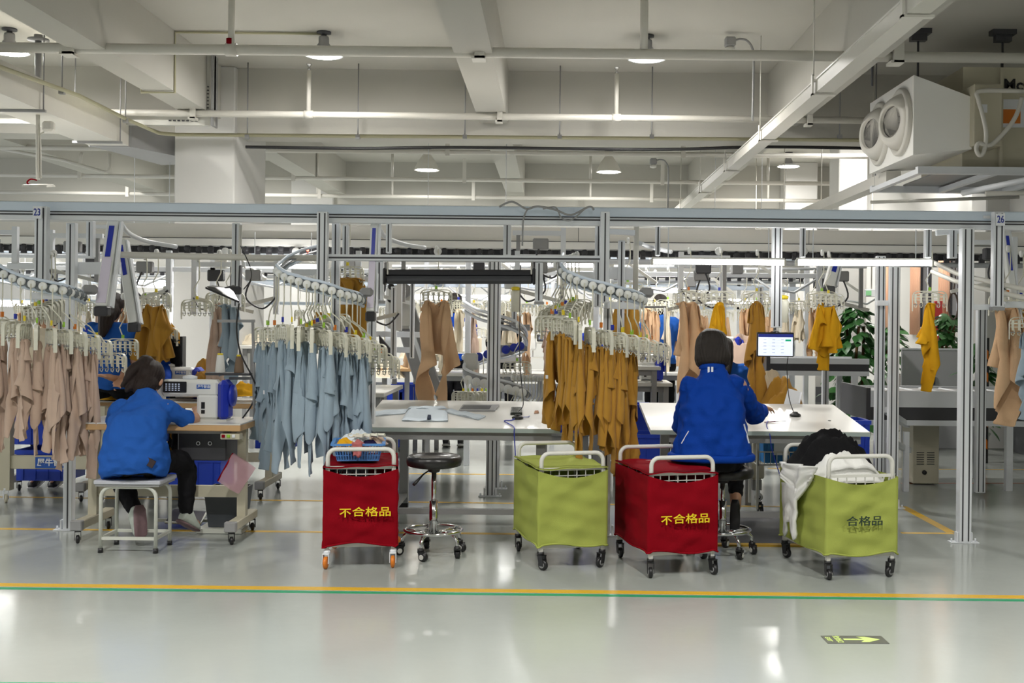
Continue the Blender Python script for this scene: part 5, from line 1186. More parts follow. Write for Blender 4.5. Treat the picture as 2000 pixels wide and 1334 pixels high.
# things around sewing station
q = F(437, 1040); bn = thing('waste_bin', 'dark grey open waste bin on a rail beside the left sewing table leg', 'bin', (q.x, q.y + .10, .04)); bn.scale = (1.12, 1, 1.05)
MB().add([(-.10, -.10, 0), (.10, -.10, 0), (.10, .12, 0), (-.10, .12, 0), (-.125, -.125, .26), (.125, -.125, .26), (.125, .15, .26), (-.125, .15, .26), (-.115, -.115, .26), (.115, -.115, .26), (.115, .14, .26), (-.115, .14, .26), (-.09, -.09, .02), (.09, -.09, .02), (.09, .11, .02), (-.09, .11, .02)],
         [(3, 2, 1, 0), (0, 1, 5, 4), (1, 2, 6, 5), (2, 3, 7, 6), (3, 0, 4, 7), (4, 5, 9, 8), (5, 6, 10, 9), (6, 7, 11, 10), (7, 4, 8, 11), (8, 9, 13, 12), (9, 10, 14, 13), (10, 11, 15, 14), (11, 8, 12, 15), (12, 13, 14, 15)]).build('bin_body', mat('grey_bin', sr(66, 70, 76), .5), bn)
MB().b2((-.16, -.16, -.035), (.13, .16, -.005)).build('bin_rail', LG, bn)
def mound(mb, c, rx, ry, h, seed, n=30, fold=.25):
    n = max(n, 48)
    vs = []; o = V(seed * 3.1, seed, 0); R_ = 20
    for j in range(R_ + 1):
        r = j / R_
        for k in range(n):
            a = 2 * PI * k / n; s = 1 + .16 * noise.noise(V(math.cos(a) * 1.5, math.sin(a) * 1.5, seed)) ; x, y = rx * r * s * math.cos(a), ry * r * s * math.sin(a)
            base = h * (1 - r ** 2.4); q = V(x, y, 0) * 9 + o
            f = abs(noise.noise(q)) * 2 * fold * h + abs(noise.noise(q * 2.3)) * fold * .7 * h
            vs.append((c[0] + x, c[1] + y, c[2] + max(0, base - f * (1 - r ** 6)) ))
    fs = [(j * n + k, j * n + (k + 1) % n, (j + 1) * n + (k + 1) % n, (j + 1) * n + k) for j in range(R_) for k in range(n)]
    o_ = len(vs); vs.append((c[0], c[1], c[2] - .002)); fs += [(R_ * n + (k + 1) % n, R_ * n + k, o_) for k in range(n)]
    fs = [f[::-1] for f in fs]
    mb.add(vs, fs, True); return mb
def sheet_hang(mb, P, Q, drop, thick=.012, seed=0, n=14, m=16, rag=.12, bulge=.015):
    """cloth hanging from line P-Q by drop"""
    P, Q = Vector(P), Vector(Q); d = (Q - P); nrm = V(d.y, -d.x, 0).normalized(); vs = []
    for side in (0, 1):
        for j in range(m + 1):
            v = j / m
            for i in range(n + 1):
                u = i / n; L = drop * (1 - rag + rag * math.sin(u * 7 + seed) * .8)
                p = P + d * u * (1 - .25 * v) + d * .125 * v + V(0, 0, -L * v) + nrm * (bulge * math.sin(u * 13 + seed + v * 2) + .02 * noise.noise(V(u * 4, v * 5, seed)) + (thick if side == 0 else 0))
                vs.append(p)
    s = (m + 1) * (n + 1); fs = []
    for j in range(m):
        for i in range(n):
            a = j * (n + 1) + i; fs.append((a, a + 1, a + n + 2, a + n + 1)); fs.append((a + s, a + s + n + 1, a + s + n + 2, a + s + 1))
    bd = [i for i in range(n + 1)] + [j * (n + 1) + n for j in range(1, m + 1)] + [m * (n + 1) + i for i in range(n - 1, -1, -1)] + [j * (n + 1) for j in range(m - 1, 0, -1)]
    fs += [(bd[k], bd[k] + s, bd[(k + 1) % len(bd)] + s, bd[(k + 1) % len(bd)]) for k in range(len(bd))]
    mb.add(vs, fs, True); return mb
mb = MB(); mound(mb, (q.x - .02, q.y + .08, .26), .07, .07, .10, 3, 20, .5); mb.build('clear_bag', CLEARP, None, label='crumpled clear plastic bag in the grey waste bin', cat='bag')
mg = thing('mesh_bag', 'pink mesh bag with red hem hanging under the near sewing table', 'bag'); A_, B2_, C_ = W(455, 885, 7.8), W(498, 915, 7.85), W(465, 965, 7.8); D_ = W(425, 940, 7.75)
vs = []; n = 8
for s_ in (0, .03):
    for i in range(n + 1):
        for j in range(n + 1):
            u, v = i / n, j / n; p = (A_ * (1 - u) + B2_ * u) * (1 - v) + (D_ * (1 - u) + C_ * u) * v; vs.append(p + V(0, s_ + .02 * noise.noise(p * 12), 0))
fs = []; s_ = (n + 1) ** 2
for i in range(n):
    for j in range(n): a = i * (n + 1) + j; fs += [(a, a + 1, a + n + 2, a + n + 1), (a + s_, a + s_ + n + 1, a + s_ + n + 2, a + s_ + 1)]
MB().add(vs, fs, True).build('mesh_cloth', MESHP, mg); MB().tube([A_, D_], .006, 6).build('red_hem', REDC, mg)
pd = thing('foot_pedal', 'flat dark foot pedal plate under the right shoe of the sewer', 'pedal'); a, b_, c_, d_ = F(322, 1033), F(392, 1036), F(404, 1020), F(340, 1014)
qq = [V(p.x, p.y, .05 + (.03 if i > 1 else 0)) for i, p in enumerate((a, b_, c_, d_))]
MB().add([x - V(0, 0, .012) for x in qq] + qq, [(3, 2, 1, 0), (4, 5, 6, 7), (0, 1, 5, 4), (1, 2, 6, 5), (2, 3, 7, 6), (3, 0, 4, 7)]).build('pedal_plate', DARKM, pd)
MB().tube([qq[0], qq[1], qq[2]], .008, 6).build('pedal_frame', LG, pd); MB().b2((a.x - .1, a.y + .12, .03), (b_.x + .1, a.y + .15, .05)).build('pedal_bar', LG, pd)
# cart 1 basket with clothes
c, rz = CART1; R1 = Matrix.Rotation(rz, 3, 'Z'); base = c + V(-.02, -.02, .645)
bk = thing('plastic_basket', 'small sky blue slotted basket on the red trolley', 'basket', base, rz); n = 16
MB().b2((-.13, -.16, 0), (.13, .16, .008)).build('basket_floor', BASK, bk)
wl_ = MB()
for sy in (-1, 1):
    for k in range(n): x = -.12 + .24 * k / (n - 1); wl_.bar((x, sy * .16, .005), (x * 1.15, sy * .18, .10), .005, .004)
for sx in (-1, 1):
    for k in range(n): y = -.15 + .3 * k / (n - 1); wl_.bar((sx * .13, y, .005), (sx * .15, y * 1.12, .10), .004, .005)
for zz, s in ((.035, 1.04), (.065, 1.09)): wl_.tube([(-.13 * s, -.16 * s, zz), (.13 * s, -.16 * s, zz), (.13 * s, .16 * s, zz), (-.13 * s, .16 * s, zz)], .003, 5, closed=True)
wl_.build('basket_walls', BASK, bk); wl_2 = MB(); 
for p_, q_ in (((-.16, -.185, .105), (.16, -.185, .105)), ((.16, -.185, .105), (.16, .185, .105)), ((.16, .185, .105), (-.16, .185, .105)), ((-.16, .185, .105), (-.16, -.185, .105))): wl_2.bar(p_, q_, .022, .012)
wl_2.build('basket_rim', BASK, bk)
for (dx, dy, dz, rx, ry, h, m, lb, sd) in ((0, .04, .09, .14, .14, .10, PALEB, 'pale grey-blue garment heaped in the basket on the red trolley', 1), (-.09, -.10, .09, .07, .06, .06, GOLD, 'golden cloth at the left of the blue basket', 2), (.02, -.13, .09, .06, .05, .06, PINKC, 'dusty pink cloth at the front of the blue basket', 3), (.10, .0, .09, .08, .1, .07, BEIGE, 'beige cloth with clips at the right of the blue basket', 4), (.06, -.06, .095, .06, .05, .04, mat('dark_navy_cotton', sr(36, 30, 66), .9), 'dark navy cloth in the middle of the blue basket', 5)):
    p = base + R1 @ V(dx, dy, 0); mb = mound(MB(), (p.x, p.y, base.z + dz), rx, ry, h, sd + 20, 26, .5); mb.build('heaped_garment', m, None, label=lb, cat='garment')
p = base + R1 @ V(-.0, -.205, .125); sheet_hang(MB(), p + V(-.035, 0, 0), p + V(.03, -.0, 0), .10, .02, 3, 6, 8, .1, .004).build('hanging_cloth_end', PINKC, None, label='dusty pink sleeve hanging over the rim of the blue basket', cat='garment')
for k in range(4):
    p = base + R1 @ V(.03 + k * .045, -.12 + .01 * k, .155); o = link('loose_clip', HM['clip'], None, None, '%s loose ivory clip lying on the basket clothes' % ORD[k], 'clip', 'loose clips on the basket', loc=p); o.rotation_euler = (PI / 2, .3 * k, 1.2)
# cart 4 pile
c, rz = CART4
mb = mound(MB(), (c.x - .01, c.y + .14, .57), .30, .24, .30, 7, 46, .22); mb.build('black_garment_pile', BLACKC, None, label='heap of black clothes on the right green trolley', cat='garment pile')
mb = mound(MB(), (c.x + .0, c.y - .13, .57), .235, .17, .185, 9, 40, .2); mb.build('white_garment_pile', WHITEC, None, label='white clothes heaped at the front of the right green trolley', cat='garment pile')
R4 = Matrix.Rotation(rz, 3, 'Z')
p = c + R4 @ V(-.275, .26, .64); q = c + R4 @ V(-.262, -.24, .67); sheet_hang(MB(), p, q, .26, .02, 4, 22, 18, .35, .022).build('white_sleeve', WHITEC, None, label='white garment hanging over the left side of the right green trolley', cat='garment')
p = c + R4 @ V(-.288, .16, .52); q = c + R4 @ V(-.288, -.06, .52); sheet_hang(MB(), p, q, .36, .014, 8, 6, 12, .2, .006).build('white_sleeve', WHITEC, None, label='long white sleeve dangling low on the left side of the right green trolley', cat='garment')
p = c + R4 @ V(.245, -.25, .62); q = c + R4 @ V(.245, -.12, .60); sheet_hang(MB(), p, q, .34, .016, 2, 6, 14, .3, .012).build('white_sleeve', WHITEC, None, label='white sleeve hanging over the right side of the right green trolley', cat='garment')
# floor exit sign
a, b_, c_, d_ = F(1616, 1257.5), F(1737, 1258), F(1721, 1242), F(1603, 1242); P4 = [V(p.x, p.y, 0) for p in (a, b_, c_, d_)]
# rectangle from measured width and depth
wv = (P4[1] - P4[0]); cx_ = sum(P4, Vector()) / 4; rzs = math.atan2(wv.y, wv.x); ws, ds = wv.length, .13
ex = thing('floor_exit_sign', 'dark grey floor sticker with a luminous arrow and EXIT', 'sign', (cx_.x, cx_.y, 0), rzs)
MB().b2((-ws / 2, -ds / 2, .0002), (ws / 2, ds / 2, .0022)).build('sticker', mat('sticker_grey', sr(92, 94, 84), .5), ex)
LUM = mat('luminous_yellow_green', sr(206, 226, 134), .5)
ar = [(-.05, -.011), (.04, -.011), (.03, -.042), (.07, -.042), (.135, 0), (.07, .042), (.0, .042), (.045, .014), (-.05, .014)]
ar = [(-.055, -.012), (.045, -.012), (.02, -.045), (.06, -.045), (.125, 0), (.06, .045), (.02, .045), (.045, .012), (-.055, .012)]
MB().add([(x, y, .0024) for x, y in ar] + [(x, y, .0032) for x, y in ar], [tuple(range(9))[::-1], tuple(range(9, 18))] + [(i, (i + 1) % 9, (i + 1) % 9 + 9, i + 9) for i in range(9)]).build('arrow', LUM, ex)
text('安全出口', .036, LUM, ex, (-.083, 0, .003), (0, 0, -PI / 2), sx=.8, bold=.0006); text('EXIT', .032, LUM, ex, (-.128, 0, .003), (0, 0, -PI / 2), sx=1.1, bold=.0006)
# ================================================================== PEOPLE
def ring_loft(mb, rings, n=28, cap=True):
    """rings: (centre, right vec, fwd vec, rx, ry)"""
    vs = []
    for c, r, f, rx, ry in rings:
        for k in range(n):
            a = 2 * PI * k / n; ca, sa = math.cos(a), math.sin(a)
            vs.append(c + r * (rx * math.copysign(abs(ca) ** .85, ca)) + f * (ry * math.copysign(abs(sa) ** .85, sa)))
    m = len(rings); fs = [(i * n + k, i * n + (k + 1) % n, (i + 1) * n + (k + 1) % n, (i + 1) * n + k) for i in range(m - 1) for k in range(n)]
    fs += [tuple(range(n))[::-1], tuple(range((m - 1) * n, m * n))]
    return mb.add(vs, fs, True)
def limb(mb, pts, rs, n=14):
    P = []; R_ = []
    for i in range(len(pts) - 1):
        for k in range(6): P.append(pts[i].lerp(pts[i + 1], k / 6)); R_.append(rs[i] + (rs[i + 1] - rs[i]) * k / 6)
    P.append(pts[-1]); R_.append(rs[-1])
    for _ in range(3): P = [P[0]] + [(P[i - 1] + P[i] * 2 + P[i + 1]) / 4 for i in range(1, len(P) - 1)] + [P[-1]]
    mb.tube(P, R_, n)
    for i in (0, -1): mb.ell(P[i], (R_[i] * .98,) * 3, n=12, m=8)
def hand(mb, wrist, direc, palm_n, L=.165, curl=.5, side=1):
    """wrist -> fingers along direc; palm_n = palm normal (down); side = thumb side sign"""
    d = direc.normalized(); nrm = (palm_n - d * palm_n.dot(d)).normalized(); s = d.cross(nrm) * side
    pl = L * .52
    ring_loft(mb, [(wrist + d * (pl * t), s, nrm, .024 + .016 * min(1, t * 1.6) - .002 * t, .017 - .004 * t) for t in (-.15, .1, .35, .7, 1.0)], 16)
    for k, (o, fl) in enumerate(((.030, .43), (.010, .49), (-.010, .46), (-.028, .37))):
        b_ = wrist + d * pl * .92 + s * o; pts = [b_]; dd = d.copy(); seg = L * fl / 3
        for q in range(3):
            dd = (dd + nrm * curl * (.35 + .25 * q)).normalized(); pts.append(pts[-1] + dd * seg + s * o * .06)
        mb.tube([b_ - d * .02] + pts, [.0088, .0085, .0082, .0074, .006], 8)
        mb.ell(pts[-1], (.006,) * 3, n=8, m=6)
    b_ = wrist + d * pl * .25 + s * .024; t1 = b_ + (s * .8 + d * .9 + nrm * .3).normalized() * .038; t2 = t1 + (s * .25 + d + nrm * .4).normalized() * .03
    mb.tube([b_ - s * .012, b_, t1, t2], [.011, .0115, .0092, .007], 8); mb.ell(t2, (.007,) * 3, n=8, m=6)
def head(mb, c, look, up=V(0, 0, 1), s=1.0):
    f = look.normalized(); r = f.cross(up).normalized(); u = r.cross(f)
    M = Matrix((r, f, u)).transposed().to_4x4()
    mb.ell(c + u * .02 * s, (.075 * s, .092 * s, .10 * s), M, 22, 14)
    mb.ell(c + f * .025 * s - u * .055 * s, (.056 * s, .062 * s, .058 * s), M, 18, 10)
    mb.tube([c + f * .085 * s + u * .012 * s, c + f * .108 * s - u * .022 * s, c + f * .09 * s - u * .032 * s], [.008 * s, .013 * s, .009 * s], 8)
    mb.ell(c + f * .083 * s - u * .055 * s, (.024 * s, .012 * s, .009 * s), M, 12, 8)
    for q in (-1, 1):
        mb.ell(c + r * q * .079 * s - u * .005 * s - f * .004 * s, (.011 * s, .018 * s, .03 * s), M, 12, 8)
        mb.ell(c + f * .082 * s + r * q * .03 * s + u * .012 * s, (.014 * s, .009 * s, .009 * s), M, 10, 8)
    return r, f, u
from mathutils.bvhtree import BVHTree
def snap(o, px, py, off=.004):
    M = o.matrix_world if o.parent is None else Matrix.Translation(o.parent.location)
    bv = BVHTree.FromPolygons([M @ v.co for v in o.data.vertices], [tuple(p.vertices) for p in o.data.polygons])
    c0 = V(0, 0, ZC); d = (W(px, py, 5) - c0).normalized(); h, n_, i_, ds = bv.ray_cast(c0, d)
    return (h - d * off) if h else W(px, py, 7.3)
def fold(seed, amp, sc=7, st=(1, 1, .45)):
    o = V(seed * 7.3, seed, 2)
    return lambda p: amp * (noise.noise(V(p.x * sc * st[0], p.y * sc * st[1], p.z * sc * st[2]) + o) + .6 * noise.noise(V(p.x, p.y, p.z) * sc * 2.6 + o) - .5 * abs(noise.noise(V(p.x * 1.3, p.y, p.z * 1.7) * sc * 1.4 + o)))
def person(label, J, shirt, trous, hair, hstyle, sleeve='short', vox=.007, shoes=None, loc=None, seed=1, jacket=False, look=V(0, 1, -.5), fem=True, legs=True, hands=True, skin=SKIN, handdir=None, back=0.0, torso=None, hs=1.0, cuff=.12):
    root = thing('person', label, 'person', loc or (0, 0, 0)); base = Vector(loc or (0, 0, 0))
    J = {k: Vector(v) - base for k, v in J.items()}
    S = (J['shR'] - J['shL']).normalized(); sw = (J['shR'] - J['shL']).length / 2
    mid = (J['shR'] + J['shL']) / 2; up = (mid - J['pelvis']).normalized(); fwd = up.cross(S).normalized() * 1
    H = (J['hipR'] - J['hipL']).normalized() if 'hipR' in J else S
    b = MB(); limb(b, [J['neck'].lerp(mid, .35) + V(0, .02, 0), J['head'] - V(0, 0, .03)], [.044, .048])
    r_, f_, u_ = head(b, J['head'], look, s=hs)
    ff = H.cross(V(0, 0, 1)) * -1
    ring_loft(b, [(J['pelvis'] + V(0, 0, -.06), H, ff, .13, .09), (J['pelvis'] + V(0, 0, .04), H, ff, .15, .10), (J['pelvis'].lerp(mid, .4), S, fwd, .12, .09), (J['pelvis'].lerp(mid, .75), S, fwd, .15, .10), (mid, S, fwd, sw * .70, .055), (J['neck'], S, fwd, .045, .045)])
    for s in 'LR':
        limb(b, [J['sh' + s], J['el' + s], J['wr' + s]], [.048, .040, .026])
        if hands:
            hd = handdir or (J['wr' + s] - J['el' + s]); hand(b, J['wr' + s], hd + V(0, 0, -.02), V(0, 0, -1), side=1 if s == 'L' else -1)
        if legs:
            limb(b, [J['hip' + s], J['kn' + s], J['an' + s]], [.078, .055, .036]); a = J['an' + s]; t_ = J['toe' + s]; d = t_ - a
            ring_loft(b, [(a - d * .15 + V(0, 0, -.02), V(-d.y, d.x, 0).normalized(), d.normalized().cross(V(-d.y, d.x, 0).normalized()), .022, .024), (a + d * .4, V(-d.y, d.x, 0).normalized(), d.normalized().cross(V(-d.y, d.x, 0).normalized()), .026, .02), (t_, V(-d.y, d.x, 0).normalized(), d.normalized().cross(V(-d.y, d.x, 0).normalized()), .018, .012)], 14)
    link('body', fuse(b, vox, 3), skin, root)
    # upper garment
    b = MB(); g = 1.12 if jacket else 1.05
    TR = torso or [(0, -.06, .165, .125), (0, .0, .172, .13), (.18, 0, .155, .125), (.4, 0, .150, .125), (.62, 0, .165, .13), (.8, 0, .185, .125), (.93, 0, .175, .105), (1.02, 0, .13, .085), (1.08, 0, .075, .07)]
    rings = []
    for t, dz, rx, ry in TR:
        c = J['pelvis'].lerp(mid, min(t, 1)) + V(0, 0, dz) + fwd * (-back * math.sin(PI * min(1, max(0, t))))
        if t > 1: c = mid.lerp(J['neck'], (t - 1) / .08)
        rr = H.lerp(S, min(1, max(0, t))).normalized(); f2 = V(0, 0, 1).lerp(up, .5).cross(rr).normalized()
        rings.append((c, rr, f2, rx * g * (sw / .175), ry * g))
    ring_loft(b, rings, 36)
    for s in 'LR':
        e = J['el' + s]
        if sleeve == 'short': endp = J['sh' + s].lerp(e, .66); limb(b, [J['sh' + s].lerp(mid, .3), J['sh' + s], endp], [.06, .066, .060]); 
        else: limb(b, [J['sh' + s].lerp(mid, .15), e, J['wr' + s].lerp(e, .06)], [.078, .068, .045])
    m = fuse(b, vox, 2, fold(seed, .022 if jacket else .021, 6))
    link('jacket' if jacket else 'tshirt', m, shirt, root)
    if trous:
        b = MB(); ring_loft(b, [(J['pelvis'] + V(0, 0, -.085), H, ff, .15, .12), (J['pelvis'] + V(0, 0, .0), H, ff, .168, .125), (J['pelvis'] + V(0, 0, .08), H, ff, .145, .11)])
        for s in 'LR': limb(b, [J['hip' + s], J['kn' + s], J['an' + s].lerp(J['kn' + s], cuff)], [.092, .075, .056])
        link('trousers', fuse(b, vox, 2, fold(seed + 3, .012, 8)), trous, root)
    # hair
    c = J['head']; b = MB(); M = Matrix((r_, f_, u_)).transposed().to_4x4(); g = hs
    if hstyle == 'bob':
        ring_loft(b, [(c + u_ * dz - f_ * o, r_, f_, rx, ry) for dz, rx, ry, o in ((.142, .02, .02, .0), (.135, .05, .055, .0), (.11, .083, .09, .006), (.07, .102, .108, .012), (.02, .110, .112, .018), (-.03, .114, .108, .024), (-.075, .116, .100, .028), (-.105, .108, .088, .032), (-.118, .095, .07, .036))], 32)
    else:
        b.ell(c + u_ * .032 * g - f_ * .014 * g, (.090 * g, .103 * g, .106 * g), M, 26, 16)
        b.ell(c - u_ * .045 * g - f_ * .040 * g, (.080 * g, .066 * g, .088 * g), M, 20, 12)
        if hstyle == 'ponytail':
            b.ell(c - f_ * .085 + u_ * .105 - r_ * .02, (.055, .045, .045), M, 14, 10)
            limb(b, [c - f_ * .10 + u_ * .09 - r_ * .03, c - f_ * .125 + u_ * .01 - r_ * .07, c - f_ * .10 - u_ * .11 - r_ * .12], [.035, .04, .014], 10)
            limb(b, [c - f_ * .06 - u_ * .0 - r_ * .04, c - f_ * .08 - u_ * .13 - r_ * .09], [.055, .018], 10)
        if hstyle == 'long': limb(b, [c - f_ * .06 + u_ * .03, c - f_ * .09 - u_ * .12, c - f_ * .11 - u_ * .28], [.075, .07, .035], 12)
    aa = lambda p: (lambda q: .0014 * math.sin(math.atan2(q.dot(r_), -q.dot(f_)) * 34 + 6 * noise.noise(q * 9)) + .005 * noise.noise(q * 14))(p - c)
    link('hair', fuse(b, min(vox, .006), 2, aa), hair, root)
    if hstyle == 'ponytail': MB().torus(c - f_ * .085 + u_ * .078, .026, .008, 16, 6, M).build('hair_tie', BLACK, root)
    if shoes and legs:
        for s in 'LR':
            a = J['an' + s]; t_ = J['toe' + s]; d = (t_ - a); r2 = V(-d.y, d.x, 0); r2 = r2.normalized() if r2.length > .02 else V(1, 0, 0); n_ = d.normalized().cross(r2).normalized()
            if (n_.z < 0 if abs(n_.z) > .35 else n_.y < 0): n_ = -n_
            sw_ = shoes[2] if len(shoes) > 2 else 1.0; r2 = r2 * sw_; n_ = n_ * (sw_ ** .6)
            b = MB(); ring_loft(b, [(a - d * .30 - n_ * .02, r2, n_, .022, .03), (a - d * .22 - n_ * .01, r2, n_, .036, .048), (a + d * .1 - n_ * .0, r2, n_, .040, .055), (a + d * .5 - n_ * .018, r2, n_, .045, .036), (a + d * .9 - n_ * .03, r2, n_, .044, .026), (a + d * 1.12 - n_ * .036, r2, n_, .025, .014)], 18)
            sh = link('shoe', fuse(b, .006, 2), shoes[0], root)
            b = MB(); ring_loft(b, [(a - d * .32 - n_ * .062, r2, n_, .028, .012), (a - d * .1 - n_ * .062, r2, n_, .044, .013), (a + d * .5 - n_ * .058, r2, n_, .049, .011), (a + d * 1.0 - n_ * .052, r2, n_, .046, .010), (a + d * 1.16 - n_ * .046, r2, n_, .024, .008)], 18)
            b.build('sole', shoes[1], sh)
    return root, J, S, fwd, up
SNEAK = mat('silver_sneaker', sr(186, 194, 184), .5, 0, .2, 60, .15, 20); SOLE = mat('grey_pink_sole', sr(120, 96, 100), .6, 0, .2, 90, .3, 14)
# --- left sewer (blue T-shirt)
s1 = ST1 + V(0, .10, 0)
J1 = dict(pelvis=W(264, 900, 7.42), hipL=W(244, 908, 7.46), hipR=W(296, 905, 7.46), neck=W(285, 768, 7.62), head=W(291, 745, 7.72),
          shL=W(233, 800, 7.58), shR=W(327, 797, 7.58), elL=W(216, 836, 7.74), elR=W(379, 828, 7.74), wrL=W(285, 822, 7.95), wrR=W(384, 802, 8.02),
          knL=W(232, 925, 7.80), knR=W(364, 898, 7.86), anL=W(264, 1002, 7.60), anR=W(364, 1006, 7.86), toeL=W(268, 1046, 7.58), toeR=W(388, 1022, 7.96))
root, J, S, fw_, up = person('person with a dark ponytail in a blue T-shirt bent over the left sewing machine', J1, TEE, PANTS, HAIRM, 'ponytail', 'short', .0065, (SNEAK, SOLE), V(s1.x, s1.y, 0), 2, look=V(.06, .8, -.62), back=.05,
    torso=[(0, -.11, .205, .155), (0, -.075, .226, .168), (0, .0, .232, .17), (.15, 0, .222, .165), (.35, 0, .205, .158), (.55, 0, .198, .152), (.75, 0, .205, .145), (.90, 0, .205, .125), (1.0, 0, .180, .105), (1.03, 0, .140, .092), (1.06, 0, .100, .082), (1.085, 0, .076, .074), (1.10, 0, .068, .07)], hs=1.1)
tee_ = [c for c in root.children if c.name.startswith('tshirt')][0]
ph = snap(tee_, 292, 902, -.004) - V(s1.x, s1.y, 0)
MB().bar(ph + V(-.03, 0, .015), ph + V(.03, .0, -.02), .012, .05).build('pocket_tag', mat('dark_maroon', sr(50, 36, 40), .6), root)
# --- right worker (blue jacket)
J2 = dict(pelvis=W(1389, 893, 7.34), hipL=W(1362, 905, 7.40), hipR=W(1418, 905, 7.40), neck=W(1391, 712, 7.46), head=W(1390, 684, 7.52),
          shL=W(1342, 756, 7.42), shR=W(1444, 752, 7.42), elL=W(1330, 842, 7.60), elR=W(1476, 816, 7.70), wrL=W(1352, 812, 8.0), wrR=W(1490, 796, 8.12),
          knL=W(1372, 912, 7.86), knR=W(1436, 908, 7.86), anL=W(1388, 1010, 7.62), anR=W(1437, 990, 7.66), toeL=W(1385, 1056, 7.66), toeR=W(1436, 1036, 7.64))
root2, J, S, fw_, up = person('person with bobbed dark hair in a royal blue jacket seated at the right table', J2, JACK, PANTS, HAIRB, 'bob', 'long', .0065, (BLACK, BLACK, .72), V(ST2.x, ST2.y, 0), 5, jacket=True, look=V(.02, 1, -.28), handdir=V(.5, .8, -.1), back=.02, cuff=.36,
    torso=[(0, -.005, .225, .155), (0, .01, .236, .162), (.12, 0, .228, .16), (.3, 0, .212, .15), (.5, 0, .200, .145), (.7, 0, .196, .14), (.88, 0, .18, .12), (1.0, 0, .135, .10), (1.05, 0, .085, .08), (1.08, 0, .070, .07)])
bs2 = V(ST2.x, ST2.y, 0)
jk_ = [c for c in root2.children if c.name.startswith('jacket')][0]
for px in (1384, 1391): p = snap(jk_, px, 723, .003) - bs2; MB().box(p, (.013, .008, .043)).build('reflective_strip', LWHITE, root2)
ring = MB(); ring_loft(ring, [(J['pelvis'] + V(0, 0, -.020), V(1, 0, 0), V(0, 1, 0), .272, .172), (J['pelvis'] + V(0, 0, -.010), V(1, 0, 0), V(0, 1, 0), .284, .184), (J['pelvis'] + V(0, 0, .018), V(1, 0, 0), V(0, 1, 0), .284, .184), (J['pelvis'] + V(0, 0, .028), V(1, 0, 0), V(0, 1, 0), .272, .172)], 40); ring.build('jacket_hem', JACK, root2)
cl = MB(); ring_loft(cl, [(J['neck'] + V(0, .0, -.03), V(1, 0, 0), V(0, 1, 0), .088, .085), (J['neck'] + V(0, 0, -.01), V(1, 0, 0), V(0, 1, 0), .085, .082), (J['neck'] + V(0, .005, .018), V(1, 0, 0), V(0, 1, 0), .080, .078), (J['neck'] + V(0, .005, .026), V(1, 0, 0), V(0, 1, 0), .072, .070)], 30); cl.build('collar', JACK, root2)
for a_, b_ in (((1345, 842), (1331, 866)), ((1453, 828), (1463, 866))): MB().bar(snap(jk_, *a_) - bs2, snap(jk_, *b_) - bs2, .009, .006).build('white_piping', LWHITE, root2)
# --- background people
def bgperson(label, px, py, D, shirt, hair, hs, seed, facing=1, h_el=(.05, .2), sc=1.0, standing=True, k=None):
    n = W(px, py, D); f = V(0, facing, 0); r = V(facing, 0, 0)
    P = lambda x, y, z: n + r * x * sc + f * y * sc + V(0, 0, z * sc)
    J = dict(pelvis=P(0, -.02, -.50), hipL=P(-.09, -.02, -.56), hipR=P(.09, -.02, -.56), neck=P(0, 0, 0), head=P(0, .05, .11), shL=P(-.18, 0, -.07), shR=P(.18, 0, -.07), elL=P(-.23, .08, -.33), elR=P(.23, .08, -.33), wrL=P(-.12, .28, -.42), wrR=P(.12, .28, -.42))
    gz = -n.z / sc
    if standing: J.update(knL=P(-.09, .02, gz + .48), knR=P(.09, .02, gz + .48), anL=P(-.09, -.02, gz + .09), anR=P(.09, -.02, gz + .09), toeL=P(-.09, .13, gz + .05), toeR=P(.09, .13, gz + .05))
    else: J.update(knL=P(-.11, .38, -.56), knR=P(.11, .38, -.56), anL=P(-.11, .35, gz + .09), anR=P(.11, .35, gz + .09), toeL=P(-.11, .50, gz + .05), toeR=P(.11, .50, gz + .05))
    if k: J.update({a: W(*b) for a, b in k.items()})
    return person(label, J, shirt, PANTS, hair, hs, 'short', .016, (BLACK, WHITE), (n.x, n.y, 0), seed, look=V(0, facing, -.45))
bgperson('person with long brown hair in a blue T-shirt behind the left lift arm', 216, 628, 9.4, TEE, HAIRM, 'long', 11, k=dict(elR=(262, 700, 9.6), wrR=(236, 740, 9.2), elL=(196, 735, 9.4), wrL=(215, 745, 9.7)), standing=False)
bgperson('person in a blue shirt leaning in behind the left sewer, arm stretched left', 300, 690, 9.9, JACK, HAIRB, 'short', 12, k=dict(neck=(300, 690, 9.9), head=(303, 664, 9.9), shL=(258, 716, 9.6), shR=(322, 712, 9.9), elL=(244, 745, 9.3), wrL=(208, 735, 9.1), elR=(318, 770, 9.6), wrR=(300, 785, 9.5), pelvis=(290, 850, 9.9)), standing=False)
bgperson('person with black hair seen above the dusty beige garments', 96, 640, 10.2, CREAMC, HAIRB, 'short', 13, facing=-1)
bgperson('standing person in a blue T-shirt with a white sleeve badge at the centre', 888, 612, 13.6, JACK, HAIRB, 'short', 14)
bgperson('standing person in blue between the mustard garments and the bobbed worker', 1290, 616, 13.0, TEE, HAIRB, 'short', 15)
bgperson('person in dark clothes far behind the central post', 984, 640, 16.5, BLACKC, HAIRB, 'short', 16)
bgperson('person with long dark hair right behind the bobbed worker', 1417, 706, 11.6, TEE, HAIRB, 'long', 17, standing=False)
MB().box(W(905, 638, 13.35), (.09, .01, .12)).build('sleeve_badge', LWHITE, None, label='white rectangular badge on the centre person sleeve', cat='badge')
